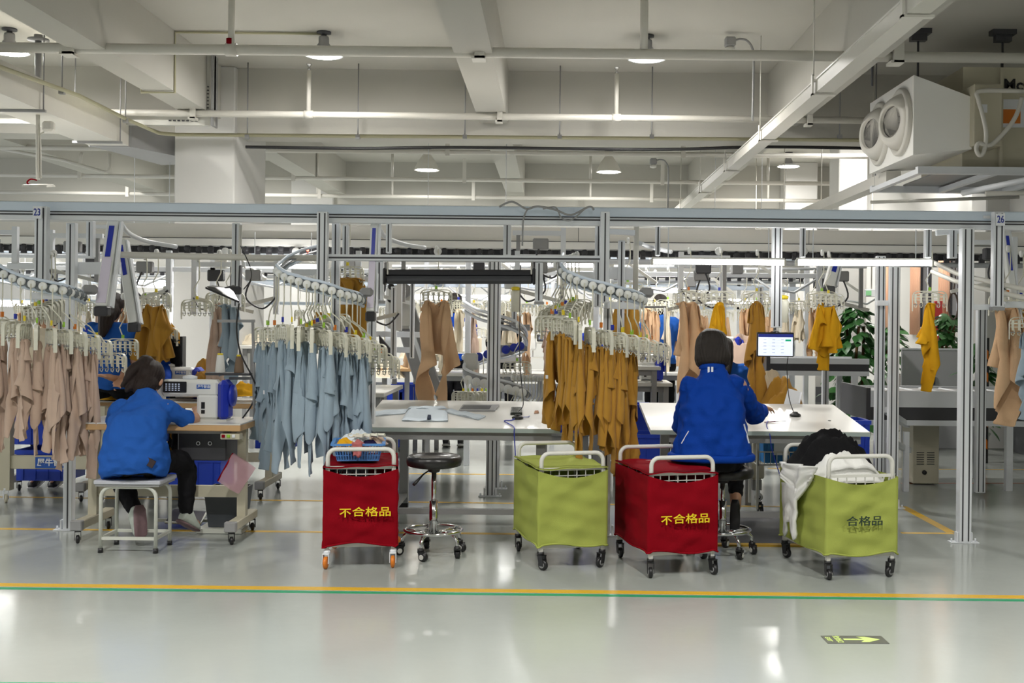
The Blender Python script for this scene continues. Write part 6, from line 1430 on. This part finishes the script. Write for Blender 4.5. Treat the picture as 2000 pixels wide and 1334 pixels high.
# ================================================================== BACK STATIONS
def crate(label, c, sx, sy, h, m=BINB, grp='blue plastic crates', rz=0, paper=False):
    t = thing('plastic_crate', label, 'crate', c, rz, grp); w = .004
    b = MB().b2((-sx / 2, -sy / 2, 0), (sx / 2, sy / 2, .01))
    for s in (-1, 1): b.b2((s * sx / 2 - w, -sy / 2, 0), (s * sx / 2 + w, sy / 2, h)).b2((-sx / 2, s * sy / 2 - w, 0), (sx / 2, s * sy / 2 + w, h))
    b.build('crate_body', m, t); r = MB()
    for s in (-1, 1): r.b2((s * sx / 2 - .015, -sy / 2 - .012, h - .035), (s * sx / 2 + .015, sy / 2 + .012, h)).b2((-sx / 2 - .012, s * sy / 2 - .015, h - .035), (sx / 2 + .012, s * sy / 2 + .015, h))
    r.build('crate_rim', m, t)
    for k in range(4): MB().b2((-sx / 2 + (k + .5) * sx / 4 - .008, -sy / 2 - .012, .01), (-sx / 2 + (k + .5) * sx / 4 + .008, -sy / 2 - .003, h - .035)).build('rib', m, t)
    if paper: MB().b2((-.06, -sy / 2 - .018, h * .25), (.06, -sy / 2 - .012, h * .85)).build('paper_label', LWHITE, t)
    return t
# left rear station with brand panel
tB = sew_table('cream-legged sewing table behind the dusty beige garments', W(8, 800, 9.7).x, W(205, 800, 9.7).x, 9.35, 9.95, .82, detail=True)
tC = sew_table('white-edged sewing table right behind the left sewer', W(206, 790, 9.75).x, W(534, 790, 9.75).x, 9.55, 10.2, .82)
bp_ = thing('sign_panel', 'cream crossbar panel with a blue sign in white lettering at lower left', 'panel'); a = W(16, 889, 9.3); b_ = W(202, 917, 9.3)
MB().b2((a.x, 9.28, b_.z), (b_.x, 9.32, a.z), .004).build('cream_board', CREAM, bp_); a = W(69, 893, 9.27); b_ = W(134, 915, 9.27)
MB().b2((a.x, 9.27, b_.z), (b_.x, 9.28, a.z)).build('blue_sign', LBLUE, bp_); text('犀牛智造', .066, LWHITE, bp_, ((a.x + b_.x) / 2 + .01, 9.266, (a.z + b_.z) / 2), bold=.0015)
for px in (16, 196): 
    for py in (893, 913): MB().cyl(W(px, py, 9.285), W(px, py, 9.27), .008, 8).build('bolt', GREYM, bp_)
for px in (14, 198):
    x = W(px, 900, 9.3).x; MB().b2((x - .04, 9.26, .10), (x + .04, 9.34, .80)).build('cream_post', CREAM, bp_); caster_parts(bp_, x, 9.28, ALU, CREAM, None, r=.035, H=.11, rz=.6)
q = F(75, 965); crate('blue crate under the brand panel at lower left', (W(75, 900, 9.5).x, 9.75, .14), .42, .38, .26); crate('upper blue crate behind the dusty beige garments', (W(80, 880, 9.7).x, 9.8, .44), .42, .36, .24)
crate('blue crate on the floor right of the grey motor box', (W(385, 930, 9.5).x, 9.5, .12), .5, .4, .26); crate('light blue crate at the rear right end of the left table', (W(522, 850, 9.8).x, 10.2, .38), .32, .35, .35)
mD = dup(mA, (W(330, 790, 9.8).x, 9.85, .82), 0, 'white sewing machine on the table behind the left sewer')
striped = thing('striped_post', 'black square post with yellow diagonal stripes behind the left sewer', 'post'); p = W(346, 700, 10.4)
MB().b2((p.x - .065, 10.35, 0), (p.x + .065, 10.45, W(346, 657, 10.4).z)).build('post_body', BLACK, striped)
for k in range(7):
    zz = .25 + k * .19; MB().prism([(p.x - .04, zz), (p.x + .04, zz - .10), (p.x + .04, zz), (p.x - .04, zz + .10)], 10.344, 10.349).build('yellow_stripe', mat('stripe_yellow', sr(224, 160, 30), .5), striped)
for (px, py, D, rx, ry, h, m, lb, sd) in ((410, 762, 9.8, .30, .2, .20, MUST, 'big mustard garment heap on the table behind the left machine', 31), (475, 766, 9.75, .22, .15, .10, GOLD, 'golden cloth stack at the right end of the rear left table', 32), (224, 775, 9.75, .17, .14, .07, GOLD, 'folded golden cloth left of the sewer on the rear table', 33), (400, 720, 10.2, .10, .08, .10, MUST, 'small mustard bundle under the hanging beige trousers', 34),
        (500, 668, 14, .28, .2, .12, CREAMC, 'cream cloth heap on the shelf in front of the column', 35), (1527, 790, 9.75, .22, .16, .26, MUST, 'mustard garment heap behind the right table', 36), (1505, 750, 10.2, .14, .1, .14, CREAMC, 'cream cloth bundle behind the mustard heap', 37), (760, 730, 12.5, .2, .15, .16, CREAMC, 'cream garment bundle behind the slim lift arm', 38), (1110, 690, 13, .25, .2, .2, CREAMC, 'pale garment heap left of the mustard row', 39), (820, 690, 13.2, .25, .2, .22, CREAMC, 'pale garment heap by the standing centre person', 40), (1450, 700, 13, .3, .2, .3, BEIGE, 'beige garment heap far behind the bobbed worker', 41), (1250, 690, 13, .22, .2, .18, WHITEC, 'white garment heap left of the person in blue', 42)):
    p = W(px, py, D); mound(MB(), (p.x, p.y, p.z - h * .25), rx, ry, h * 1.25, sd, 40, .3).build('garment_heap', m, None, label=lb, cat='garment heap')
mb = MB(); p = W(1548, 795, 9.4); cloth_slab(mb, [p + V(-.08, 0, 0), p + V(.06, 0, .02), p + V(.10, .1, .12), p + V(-.02, .1, .14)], .01, 3); mb.build('paper_slip', LWHITE, None, label='white paper slip leaning on the mustard heap', cat='paper')
# supports under the heaps at mid height
def simple_table(label, x0, x1, y0, y1, z, m=TOPW, legm=GREYM, grp='rear worktables'):
    t = thing('worktable', label, 'table', ((x0 + x1) / 2, y0, 0), 0, grp); h = (x1 - x0) / 2; d = y1 - y0
    MB().b2((-h, 0, z - .035), (h, d, z), .004).build('tabletop', m, t); MB().b2((-h + .05, .05, z - .09), (h - .05, .08, z - .035)).build('apron', GREYM, t)
    for x in (-h + .06, h - .06):
        for y in (.06, d - .06): MB().b2((x - .025, y - .025, 0), (x + .025, y + .025, z - .035)).build('leg', legm, t)
    return t
xx = lambda px, D: W(px, 750, D).x
simple_table('rear table behind the right table carrying the mustard heap', xx(1440, 9.8), xx(1575, 9.8), 9.5, 10.3, W(1527, 795, 9.75).z - .06)
simple_table('rear table with a wood edge left of the central helix', xx(752, 12.9), xx(815, 12.9), 12.4, 13.3, 1.0, WOODE)
simple_table('long pale rear table behind the central helix', xx(830, 12.6), xx(1065, 12.6), 12.3, 13.4, .96)
simple_table('pale rear table behind the bobbed worker', xx(1180, 12.7), xx(1480, 12.7), 12.5, 13.4, .98)
simple_table('narrow shelf table in front of the white column', W(480, 672, 13.2).x, W(545, 672, 13.2).x, 12.9, 13.35, W(500, 674, 13.2).z + .0)
simple_table('long rear table far behind the left lift arms', xx(60, 14), xx(335, 14), 13.5, 14.5, .95)
simple_table('low white table end beside the middle post', xx(700, 9.6), xx(757, 9.6), 9.4, 10.6, W(740, 765, 9.6).z)
for i, (px, D, y0, w, h, lb) in enumerate(((765, 13.4, .42, .3, .3, 'blue crate under the wood-edged rear table, upper left'), (805, 13.4, .3, .42, .48, 'tall blue crate under the wood-edged rear table'), (765, 13.2, .06, .3, .3, 'blue crate under the wood-edged rear table, lower left'), (1150, 13.2, .9, .3, .5, 'blue crate behind the mustard garments'), (1440, 14.6, 1.0, .9, .35, 'wide blue crate far behind the bobbed worker'), (1218, 12.0, .35, .55, .32, 'blue crate between the two white tables'), (1105, 11.5, .42, .5, .28, 'blue crate under the back of the middle table end'), (718, 11.0, .3, .25, .35, 'blue crate behind the blue-grey garments'), (1660, 9.9, .35, .25, .36, 'deep blue bin right of the right table'), (1250, 10.6, .2, .5, .3, 'lower blue crate between the two tables'))):
    crate(lb, (xx(px, D), D, y0), w, .35, h); 
    if y0 > .1 and px not in (765, 1660): simple_table('small grey crate stand %s' % ['', '', '', 'holding the crate behind the mustard garments', 'holding the wide far blue crate', 'under the crate between the white tables', 'under the crate behind the middle table end', 'under the crate behind the blue-grey garments', '', 'under the lower crate between the tables'][i], xx(px, D) - w / 2 - .02, xx(px, D) + w / 2 + .02, D - .2, D + .2, y0, GREYM, GREYM, 'small grey crate stands')
    elif y0 > .1: MB().b2((xx(px, D) - w / 2, D - .17, 0), (xx(px, D) + w / 2, D + .17, y0 - .002), .01).build('carton_stand', GREYM, None, label='grey box stand under the crate %s' % ('left of the wood-edged table' if px == 765 else 'right of the right table'), cat='stand')
# cyan bin on wire cart under right table
c = W(1518, 880, 9.2); crate('bright cyan-blue bin with a white paper label under the right table', (c.x, 9.2, .42), .27, .3, .26, BINC, 'blue plastic crates', paper=True)
wr = thing('wire_shelf_cart', 'white wire shelf cart holding the cyan bin behind the right table', 'cart'); 
wb = MB().b2((c.x - .19, 9.02, .40), (c.x + .26, 9.04, .415)).b2((c.x - .19, 9.36, .40), (c.x + .26, 9.38, .415)).b2((c.x - .19, 9.02, .505), (c.x + .26, 9.035, .515))
for k in range(10): wb.b2((c.x - .19 + k * .05, 9.02, .40), (c.x - .185 + k * .05, 9.03, .51)); wb.b2((c.x - .19 + k * .05, 9.03, .40), (c.x - .185 + k * .05, 9.37, .405))
wb.build('wire_shelf', WHITE, wr)
lg = MB()
for x in (c.x - .19, c.x + .26): lg.b2((x - .01, 9.02, .05), (x + .01, 9.04, .75)); lg.b2((x - .01, 9.36, .05), (x + .01, 9.38, .75))
lg.build('legs_frame', WHITE, wr)
for x in (c.x - .17, c.x + .24): caster_parts(wr, x, 9.05, BLACK, BLACK, WHITE, r=.035, H=.10, rz=.3)
mound(MB(), (c.x + .22, 9.2, .43), .10, .12, .26, 44, 26, .4).build('garment_heap', BLUEG, None, label='grey-blue clothes stuffed beside the cyan bin', cat='garment heap')
# cream machine leg with caster under right table
cl_ = thing('machine_stand_leg', 'cream machine stand leg with a chrome caster behind the right worker', 'stand'); p = F(1478, 980)
MB().b2((p.x - .035, p.y, .15), (p.x + .035, p.y + .07, .74)).build('cream_post', CREAM, cl_); MB().b2((p.x - .07, p.y - .02, .20), (p.x + .06, p.y + .09, .34), .01).build('cream_bracket', CREAM, cl_); MB().b2((p.x - .04, p.y - .01, .10), (p.x + .04, p.y + .08, .19)).build('grey_cap', GREYM, cl_)
caster_parts(cl_, p.x, p.y + .03, ALU, WHITE, BLACK, r=.038, H=.11, rz=1.2)
# small stations in the distance: machines on tables
for i, (px, py, D, lb) in enumerate(((880, 690, 13.0, 'sewing machine in front of the standing centre person'), (1080, 700, 12.9, 'sewing machine half hidden behind the mustard row'), (1240, 745, 11.2, 'cream sewing machine left of the blue-jacketed worker'), (200, 690, 14.0, 'distant sewing machine at far left'), (1400, 705, 13.0, 'distant sewing machine behind the bobbed worker'))):
    o = dup(mA, W(px, py, D), 0, lb)
    if px == 1240: simple_table('table under the cream sewing machine left of the blue jacket', o.location.x - .45, o.location.x + .35, D - .25, D + .35, o.location.z)
p = W(1239, 725, 11.0); cone('brown thread cone left of the blue-jacketed worker', (p.x - .22, p.y, p.z + .05), mat('brown_thread', sr(130, 110, 92)), .14)
simple_table('small cone shelf left of the blue-jacketed worker', p.x - .35, p.x + .25, p.y - .1, p.y + .1, p.z + .05)
st2 = dup(ts, (0, 0, 0), 0, 'second thread stand left of the blue-jacketed worker'); st2.location = W(1300, 735, 11.5) - W(497, 820, 8.05); 
# central helix
hx = thing('helix_track', 'central multi-level curved track with blue and white rollers', 'track')
H1 = [W(*p) for p in ((905, 596, 11.4), (930, 612, 11.2), (965, 622, 11.0), (1000, 632, 10.9), (1022, 645, 10.9), (1030, 662, 11.1), (1022, 678, 11.4), (1000, 686, 11.6), (965, 692, 11.5), (930, 702, 11.2), (908, 716, 11.0), (905, 728, 10.8), (925, 738, 10.6), (960, 747, 10.5), (995, 756, 10.5), (1020, 764, 10.6), (1032, 775, 10.8))]
HH = []
for i in range(len(H1) - 1):
    for k in range(4): HH.append(H1[i].lerp(H1[i + 1], k / 4))
HH.append(H1[-1])
for _ in range(2): HH = [HH[0]] + [(HH[i - 1] + HH[i] * 2 + HH[i + 1]) / 4 for i in range(1, len(HH) - 1)] + [HH[-1]]
MB().tube([p + V(0, 0, .04) for p in HH], .016, 8).build('upper_rail', ALU, hx); MB().tube([p + V(0, .02, -.05) for p in HH], .016, 8).build('lower_rail', ALU, hx); MB().tube(HH, [(.04, .008)] * len(HH), 8).build('rail_web', GREYM, hx)
br = MB().lathe([(.035, -.012), (.042, -.006), (.042, .006), (.035, .012)], 18, Matrix.Rotation(PI / 2, 4, 'X')).mesh('blue_roller'); br.materials.append(NAVY)
for px, py in ((935, 697), (952, 692), (970, 687), (988, 683), (1004, 679), (1016, 676)): link('blue_roller', br, NAVY, hx, loc=W(px, py, 11.0))
for k, (px, py) in enumerate(((914, 742), (930, 746), (945, 749), (961, 753), (977, 757), (992, 760), (1007, 763), (1020, 767))):
    o = link('white_roller', br, PLAS2, hx, loc=W(px, py, 10.4)); h = link('hook', HM['hook'], None, hx, loc=W(px, py, 10.38)); h.scale = (1, 1, .9)
MB().box(W(920, 706, 11), (.14, .12, .16), b=.015).box(W(914, 720, 11), (.1, .1, .1), b=.01).build('drive_unit', WHITE, hx)
MB().bar(W(968, 640, 11.2), W(1035, 640, 11.2), .09, .06).bar(W(968, 680, 11.2), W(1030, 680, 11.2), .09, .06).build('support_arm', GREYM, hx)
# bunch of hangers low behind middle table
for i in range(10): hanger(W(1000 + i * 7, 812 - 0 * i, 10.6 + i * .03) + V(0, 0, .36), math.radians(70), '%s low empty hanger seen under the middle table, from the left' % ORD[i], 'low empty hangers under the middle table', True, i=i)
for i in range(6): hanger(W(905 + i * 9, 765, 11.1 + i * .03) + V(0, 0, .34), math.radians(60), '%s hanger of the bunch below the central helix' % ORD[i], 'hangers below the central helix', True, i=i)
# inclined elevator machine (centre left)
el = thing('inclined_elevator', 'grey inclined elevator with round belt pulleys behind the black shade', 'elevator')
MB().bar(W(780, 575, 11.2), W(845, 780, 10.6), .22, .10, up=(0, 1, 0), bev=.01).build('inclined_panel', GREYM, el); MB().bar(W(797, 620, 11.0), W(855, 800, 10.4), .035, .06, up=(0, 1, 0)).build('inclined_rail', ALU, el)
MB().box(W(782, 600, 11.0), (.26, .2, .42), b=.03).build('head_plate', WHITE, el)
for px, py, r, m in ((789, 568, .07, GREYM), (778, 597, .035, NAVY), (764, 560, .03, BLACK), (763, 585, .03, BLACK)):
    M = Matrix.Translation(W(px, py, 10.85)) @ Matrix.Rotation(PI / 2, 4, 'X'); MB().lathe([(r * .8, -.03), (r, -.02), (r, .02), (r * .8, .03)], 20, M).build('pulley', m, el)
hb = MB().bar(W(730, 652, 10.2), W(828, 654, 10.2), .06, .05).bar(W(745, 682, 10.2), W(805, 684, 10.2), .05, .05); hb.build('cross_frame', ALU, el)
MB().add([W(740, 655, 10.1), W(770, 690, 10.1), W(768, 712, 10.1), W(742, 692, 10.1)] + [p + V(0, .05, 0) for p in (W(740, 655, 10.1), W(770, 690, 10.1), W(768, 712, 10.1), W(742, 692, 10.1))], [(3, 2, 1, 0), (4, 5, 6, 7), (0, 1, 5, 4), (1, 2, 6, 5), (2, 3, 7, 6), (3, 0, 4, 7)]).build('dark_guard', DARKM, el)
# bag with star
sb_ = thing('star_bag', 'cream cloth bag with a brown star outline on the rear centre table', 'bag'); p = W(925, 680, 12.6)
MB().box(p, (.18, .06, .26), b=.02).build('bag_body', CREAMC, sb_); st = []
for k in range(5):
    for rr, off in ((.05, 0), (.022, PI / 5)):
        a = PI / 2 + 2 * PI * k / 5 + off; st.append(p + V(rr * math.cos(a), -.034, rr * math.sin(a) - .04))
MB().tube(st, .004, 5, closed=True).build('star_outline', mat('star_brown', sr(90, 70, 60), .8), sb_)
# conveyor tables at right
def belt_table(label, x0, x1, y0, y1, z, h=.05, dark=.09):
    t = thing('belt_conveyor_table', label, 'conveyor', (0, 0, 0), 0, 'grey belt conveyor tables')
    MB().b2((x0, y0, z - h), (x1, y0 + .03, z)).b2((x0, y1, z - h), (x1, y1 + .03, z)).b2((x0, y0, z - h - dark - .05), (x1, y0 + .03, z - h - dark)).build('side_rail', ALU, t)
    MB().b2((x0, y0 + .01, z - h - dark), (x1, y1, z - h)).build('dark_side_panel', DARKM, t); MB().b2((x0 + .02, y0 + .03, z - .03), (x1 - .02, y1, z - .02)).build('belt', GREYM, t)
    MB().b2((x0 - .02, y0 - .02, z - h - dark), (x0 + .02, y1 + .03, z + .03)).build('end_plate', DARKM, t)
    k = max(2, int((x1 - x0) / .9) + 1)
    for i in range(k):
        x = x0 + .15 + (x1 - x0 - .3) * i / (k - 1)
        for y in (y0 + .03, y1 - .03): MB().b2((x - .03, y - .03, 0), (x + .03, y + .03, z - h - dark - .05)).build('leg', ALU, t)
    return t
zc = W(1760, 764, 10.5).z
b1_ = belt_table('long grey belt conveyor table at the right with a cabinet below', W(1695, 780, 10.5).x, 5.6, 10.5, 11.4, zc + .0, .05 + .10, .12)
nb = 11
for k in range(nb): MB().cyl((3.3 + k * .2, 10.55, zc - .03), (3.3 + k * .2, 11.35, zc - .03), .02, 8).build('roller', ALU, b1_)
b2_ = belt_table('smaller grey belt conveyor behind the monitor', W(1500, 710, 12).x, W(1698, 710, 12).x, 12.0, 12.7, W(1600, 700, 12).z, .06, .075)
cbx = thing('control_cabinet', 'cream metal control cabinet with vent slots under the conveyor', 'cabinet'); a = W(1783, 815, 10.9); b_ = F(1835, 942)
xa_, xb_ = W(1783, 900, 10.85).x, W(1834, 900, 10.85).x
MB().b2((xa_, 10.85, .01), (xb_, 11.2, W(1800, 812, 10.85).z), .006).build('cabinet_body', CREAM, cbx)
for r in range(6):
    for k in (0, 1): MB().box((xa_ + .07 + k * .1, 10.846, .20 + r * .022), (.07, .008, .006)).build('vent_slot', DARKM, cbx)
MB().lathe([(.004, 0), (.022, 0), (.02, .02), (.004, .022)], 12, Matrix.Translation((xa_ + .11, 10.85, .12)) @ Matrix.Rotation(PI / 2, 4, 'X')).build('socket', BLACK, cbx)
fr2 = thing('return_frame', 'white inclined return frame left of the control cabinet', 'frame'); MB().bar(W(1735, 860, 10), W(1775, 880, 10.6), .05, .05).bar(W(1728, 800, 10), W(1772, 830, 10.6), .05, .05).build('inclined_bar', ALU, fr2)
MB().b2((W(1766, 900, 10.4).x, 10.4, 0), (W(1776, 900, 10.4).x, 10.45, .55)).build('upright', ALU, fr2); MB().b2((W(1737, 900, 10).x, 9.98, 0), (W(1741, 900, 10).x, 10.02, .75)).build('upright', BLACK, fr2)
# partition, column display etc
pw = thing('low_partition', 'grey low partition in front of the far windows', 'partition'); a = W(1762, 683, 14); b_ = W(1885, 683, 14)
MB().b2((a.x, 14, 0), (b_.x, 14.05, a.z), .004).build('partition_panel', PART, pw); MB().b2((a.x - .01, 13.99, a.z), (b_.x + .01, 14.06, a.z + .02)).build('top_trim', ALU, pw)
c = W(1816, 742, 13.97); MB().box(c, (.13, .02, .12)).build('small_photo_card', mat('dusk_photo', sr(44, 52, 76), .4), pw)
rs = thing('red_display_stand', 'tall narrow red stand before the far window', 'display'); a = W(1826, 600, 16); b_ = W(1838, 600, 16); MB().b2((a.x, 16, 0), (b_.x + .02, 16.08, W(1830, 588, 16).z), .004).build('red_panel', mat('red_banner', sr(206, 60, 60), .5), rs); MB().b2((a.x - .08, 15.95, 0), (b_.x + .08, 16.15, .03)).build('foot', GREYM, rs)
bsp = thing('warning_post', 'black and orange striped warning post right of the conveyor legs', 'post'); p = W(1926, 760, 12.6)
MB().b2((p.x - .03, 12.6, 0), (p.x + .03, 12.66, W(1926, 660, 12.6).z)).build('post_body', BLACK, bsp)
for k in range(5): MB().prism([(p.x - .02, .2 + k * .25), (p.x + .02, .15 + k * .25), (p.x + .02, .25 + k * .25), (p.x - .02, .3 + k * .25)], 12.594, 12.599).build('orange_stripe', ORP, bsp)
kn = thing('box_sign', 'pale lit box sign between the pillar and the posts', 'sign'); a = W(1690, 565, 16.8); b_ = W(1716, 580, 16.8)
MB().b2((a.x, 16.8, b_.z), (b_.x, 16.86, a.z), .004).build('sign_box', LWHITE, kn); MB().b2((a.x + .01, 16.79, b_.z + .02), (a.x + .09, 16.8, a.z - .02)).build('green_pictogram', mat('green_sign', sr(150, 220, 160), .5), kn)
MB().cyl((a.x + .1, 16.83, a.z), (a.x + .1, 16.83, ZCL), .01, 6).build('sign_rod', PIPE, kn)
cb_ = MB().tube([W(1862 + 9 * math.cos(2 * PI * k / 20), 598 + 26 * math.sin(2 * PI * k / 20), 14) for k in range(20)], .012, 6, closed=True).tube([W(1862, 572, 14), W(1866, 545, 14), W(1866, 500, 14)], .008, 6); cb_.build('hanging_cable_coil', mat('brown_cable', sr(110, 92, 84), .6), None, label='coiled brown cable hanging before the far window', cat='cable')
# plants
def plant(label, base, h, spread, n, leaf, seed, nstem=3, pot=.16, z0=None):
    t = thing('potted_plant', label, 'plant', base, 0, 'green potted plants'); rnd = random.Random(seed)
    MB().lathe([(pot * .7, 0), (pot, pot * 1.5), (pot * 1.06, pot * 1.5), (pot * 1.06, pot * 1.65), (pot * .9, pot * 1.65), (pot * .85, pot * 1.4), (.01, pot * 1.4)], 20).build('pot', PLAS2, t)
    s = MB()
    for k in range(nstem): a = 6.28 * k / nstem; s.tube([(.03 * math.cos(a), .03 * math.sin(a), pot * 1.3), (.08 * math.cos(a), .08 * math.sin(a), h * .5), (.12 * math.cos(a + .5), .12 * math.sin(a + .5), h * .85)], .018, 6)
    s.build('stem', STEM, t)
    lm = MB(); L = leaf; vs = [(0, 0, 0)]; prof = [(.25, .24), (.5, .30), (.75, .2)]; up = []
    for u, w in prof: up += [(u, w, .03 - .15 * u * u), (u, 0, .07 - .15 * u * u), (u, -w, .03 - .15 * u * u)]
    vs += up + [(1, 0, -.14)]; vs = [(x * L, y * L, z * L) for x, y, z in vs]; fs = [(0, 2, 1), (0, 3, 2)] + [(1 + 3 * i, 2 + 3 * i, 5 + 3 * i, 4 + 3 * i) for i in (0, 1)] + [(2 + 3 * i, 3 + 3 * i, 6 + 3 * i, 5 + 3 * i) for i in (0, 1)] + [(7, 8, 10), (8, 9, 10)]
    lm.add(vs, fs, True); me = lm.mesh('leaf'); me.materials.append(LEAF)
    for k in range(n):
        zz = pot * 1.8 + (h - pot * 1.8) * rnd.random() ** .8; f = math.sin(PI * min(1, (zz / h) ** .8 * .9 + .1)) ** .5; a = rnd.uniform(0, 6.28); r = spread * f * rnd.uniform(.25, .8)
        o = link('leaf', me, None, t, loc=(r * math.cos(a), r * math.sin(a), zz)); o.rotation_euler = (rnd.uniform(-.5, .5), rnd.uniform(.1, .9), a + rnd.uniform(-.6, .6)); sc = rnd.uniform(.7, 1.2); o.scale = (sc, sc, sc)
    return t
p = W(1672, 700, 13.6); plant('tall bushy dark green climbing plant right of the smaller conveyor', (p.x, p.y, 0), 1.78, .40, 280, .19, 1, 3, .2)
p = W(1742, 690, 16.5); plant('small green plant left of the golden sweatshirt by the window wall', (p.x, p.y, .55), 1.0, .3, 110, .17, 2); MB().b2((p.x - .25, p.y - .25, 0), (p.x + .25, p.y + .25, .549), .01).build('plant_stand', WHITE, None, label='white block stand under the small plant behind the posts', cat='stand')
p = W(1850, 690, 14.9); plant('spiky green plant standing right of the golden sweatshirt', (p.x, p.y, .75), .95, .27, 120, .17, 3); MB().b2((p.x - .25, p.y - .25, 0), (p.x + .25, p.y + .25, .749), .01).build('plant_stand', WHITE, None, label='white block stand under the spiky plant at the partition', cat='stand')
p = W(1906, 740, 13.4); plant('dark green plant half hidden behind the right tall post', (p.x, p.y, 0), 1.35, .22, 90, .2, 4)
# garment rail with whites far left, blue label boards etc.
random.seed(5)
for i, (px, py, D, lb) in enumerate(((230, 700, 11.5, 'violet tray box on the rear left table'), (1005, 708, 12.4, 'white paper stack by the helix'), (860, 705, 12.4, 'pale machine tray in front of the centre person'))):
    m = (mat('violet_plastic', sr(96, 86, 190), .5), LWHITE, PLAS)[i]; p = W(px, py, D)
    flat_box('tray_box', lb, 'tray', [p + V(-.18, -.1, 0), p + V(.18, -.1, 0), p + V(.18, .15, 0), p + V(-.18, .15, 0)], .07, m)
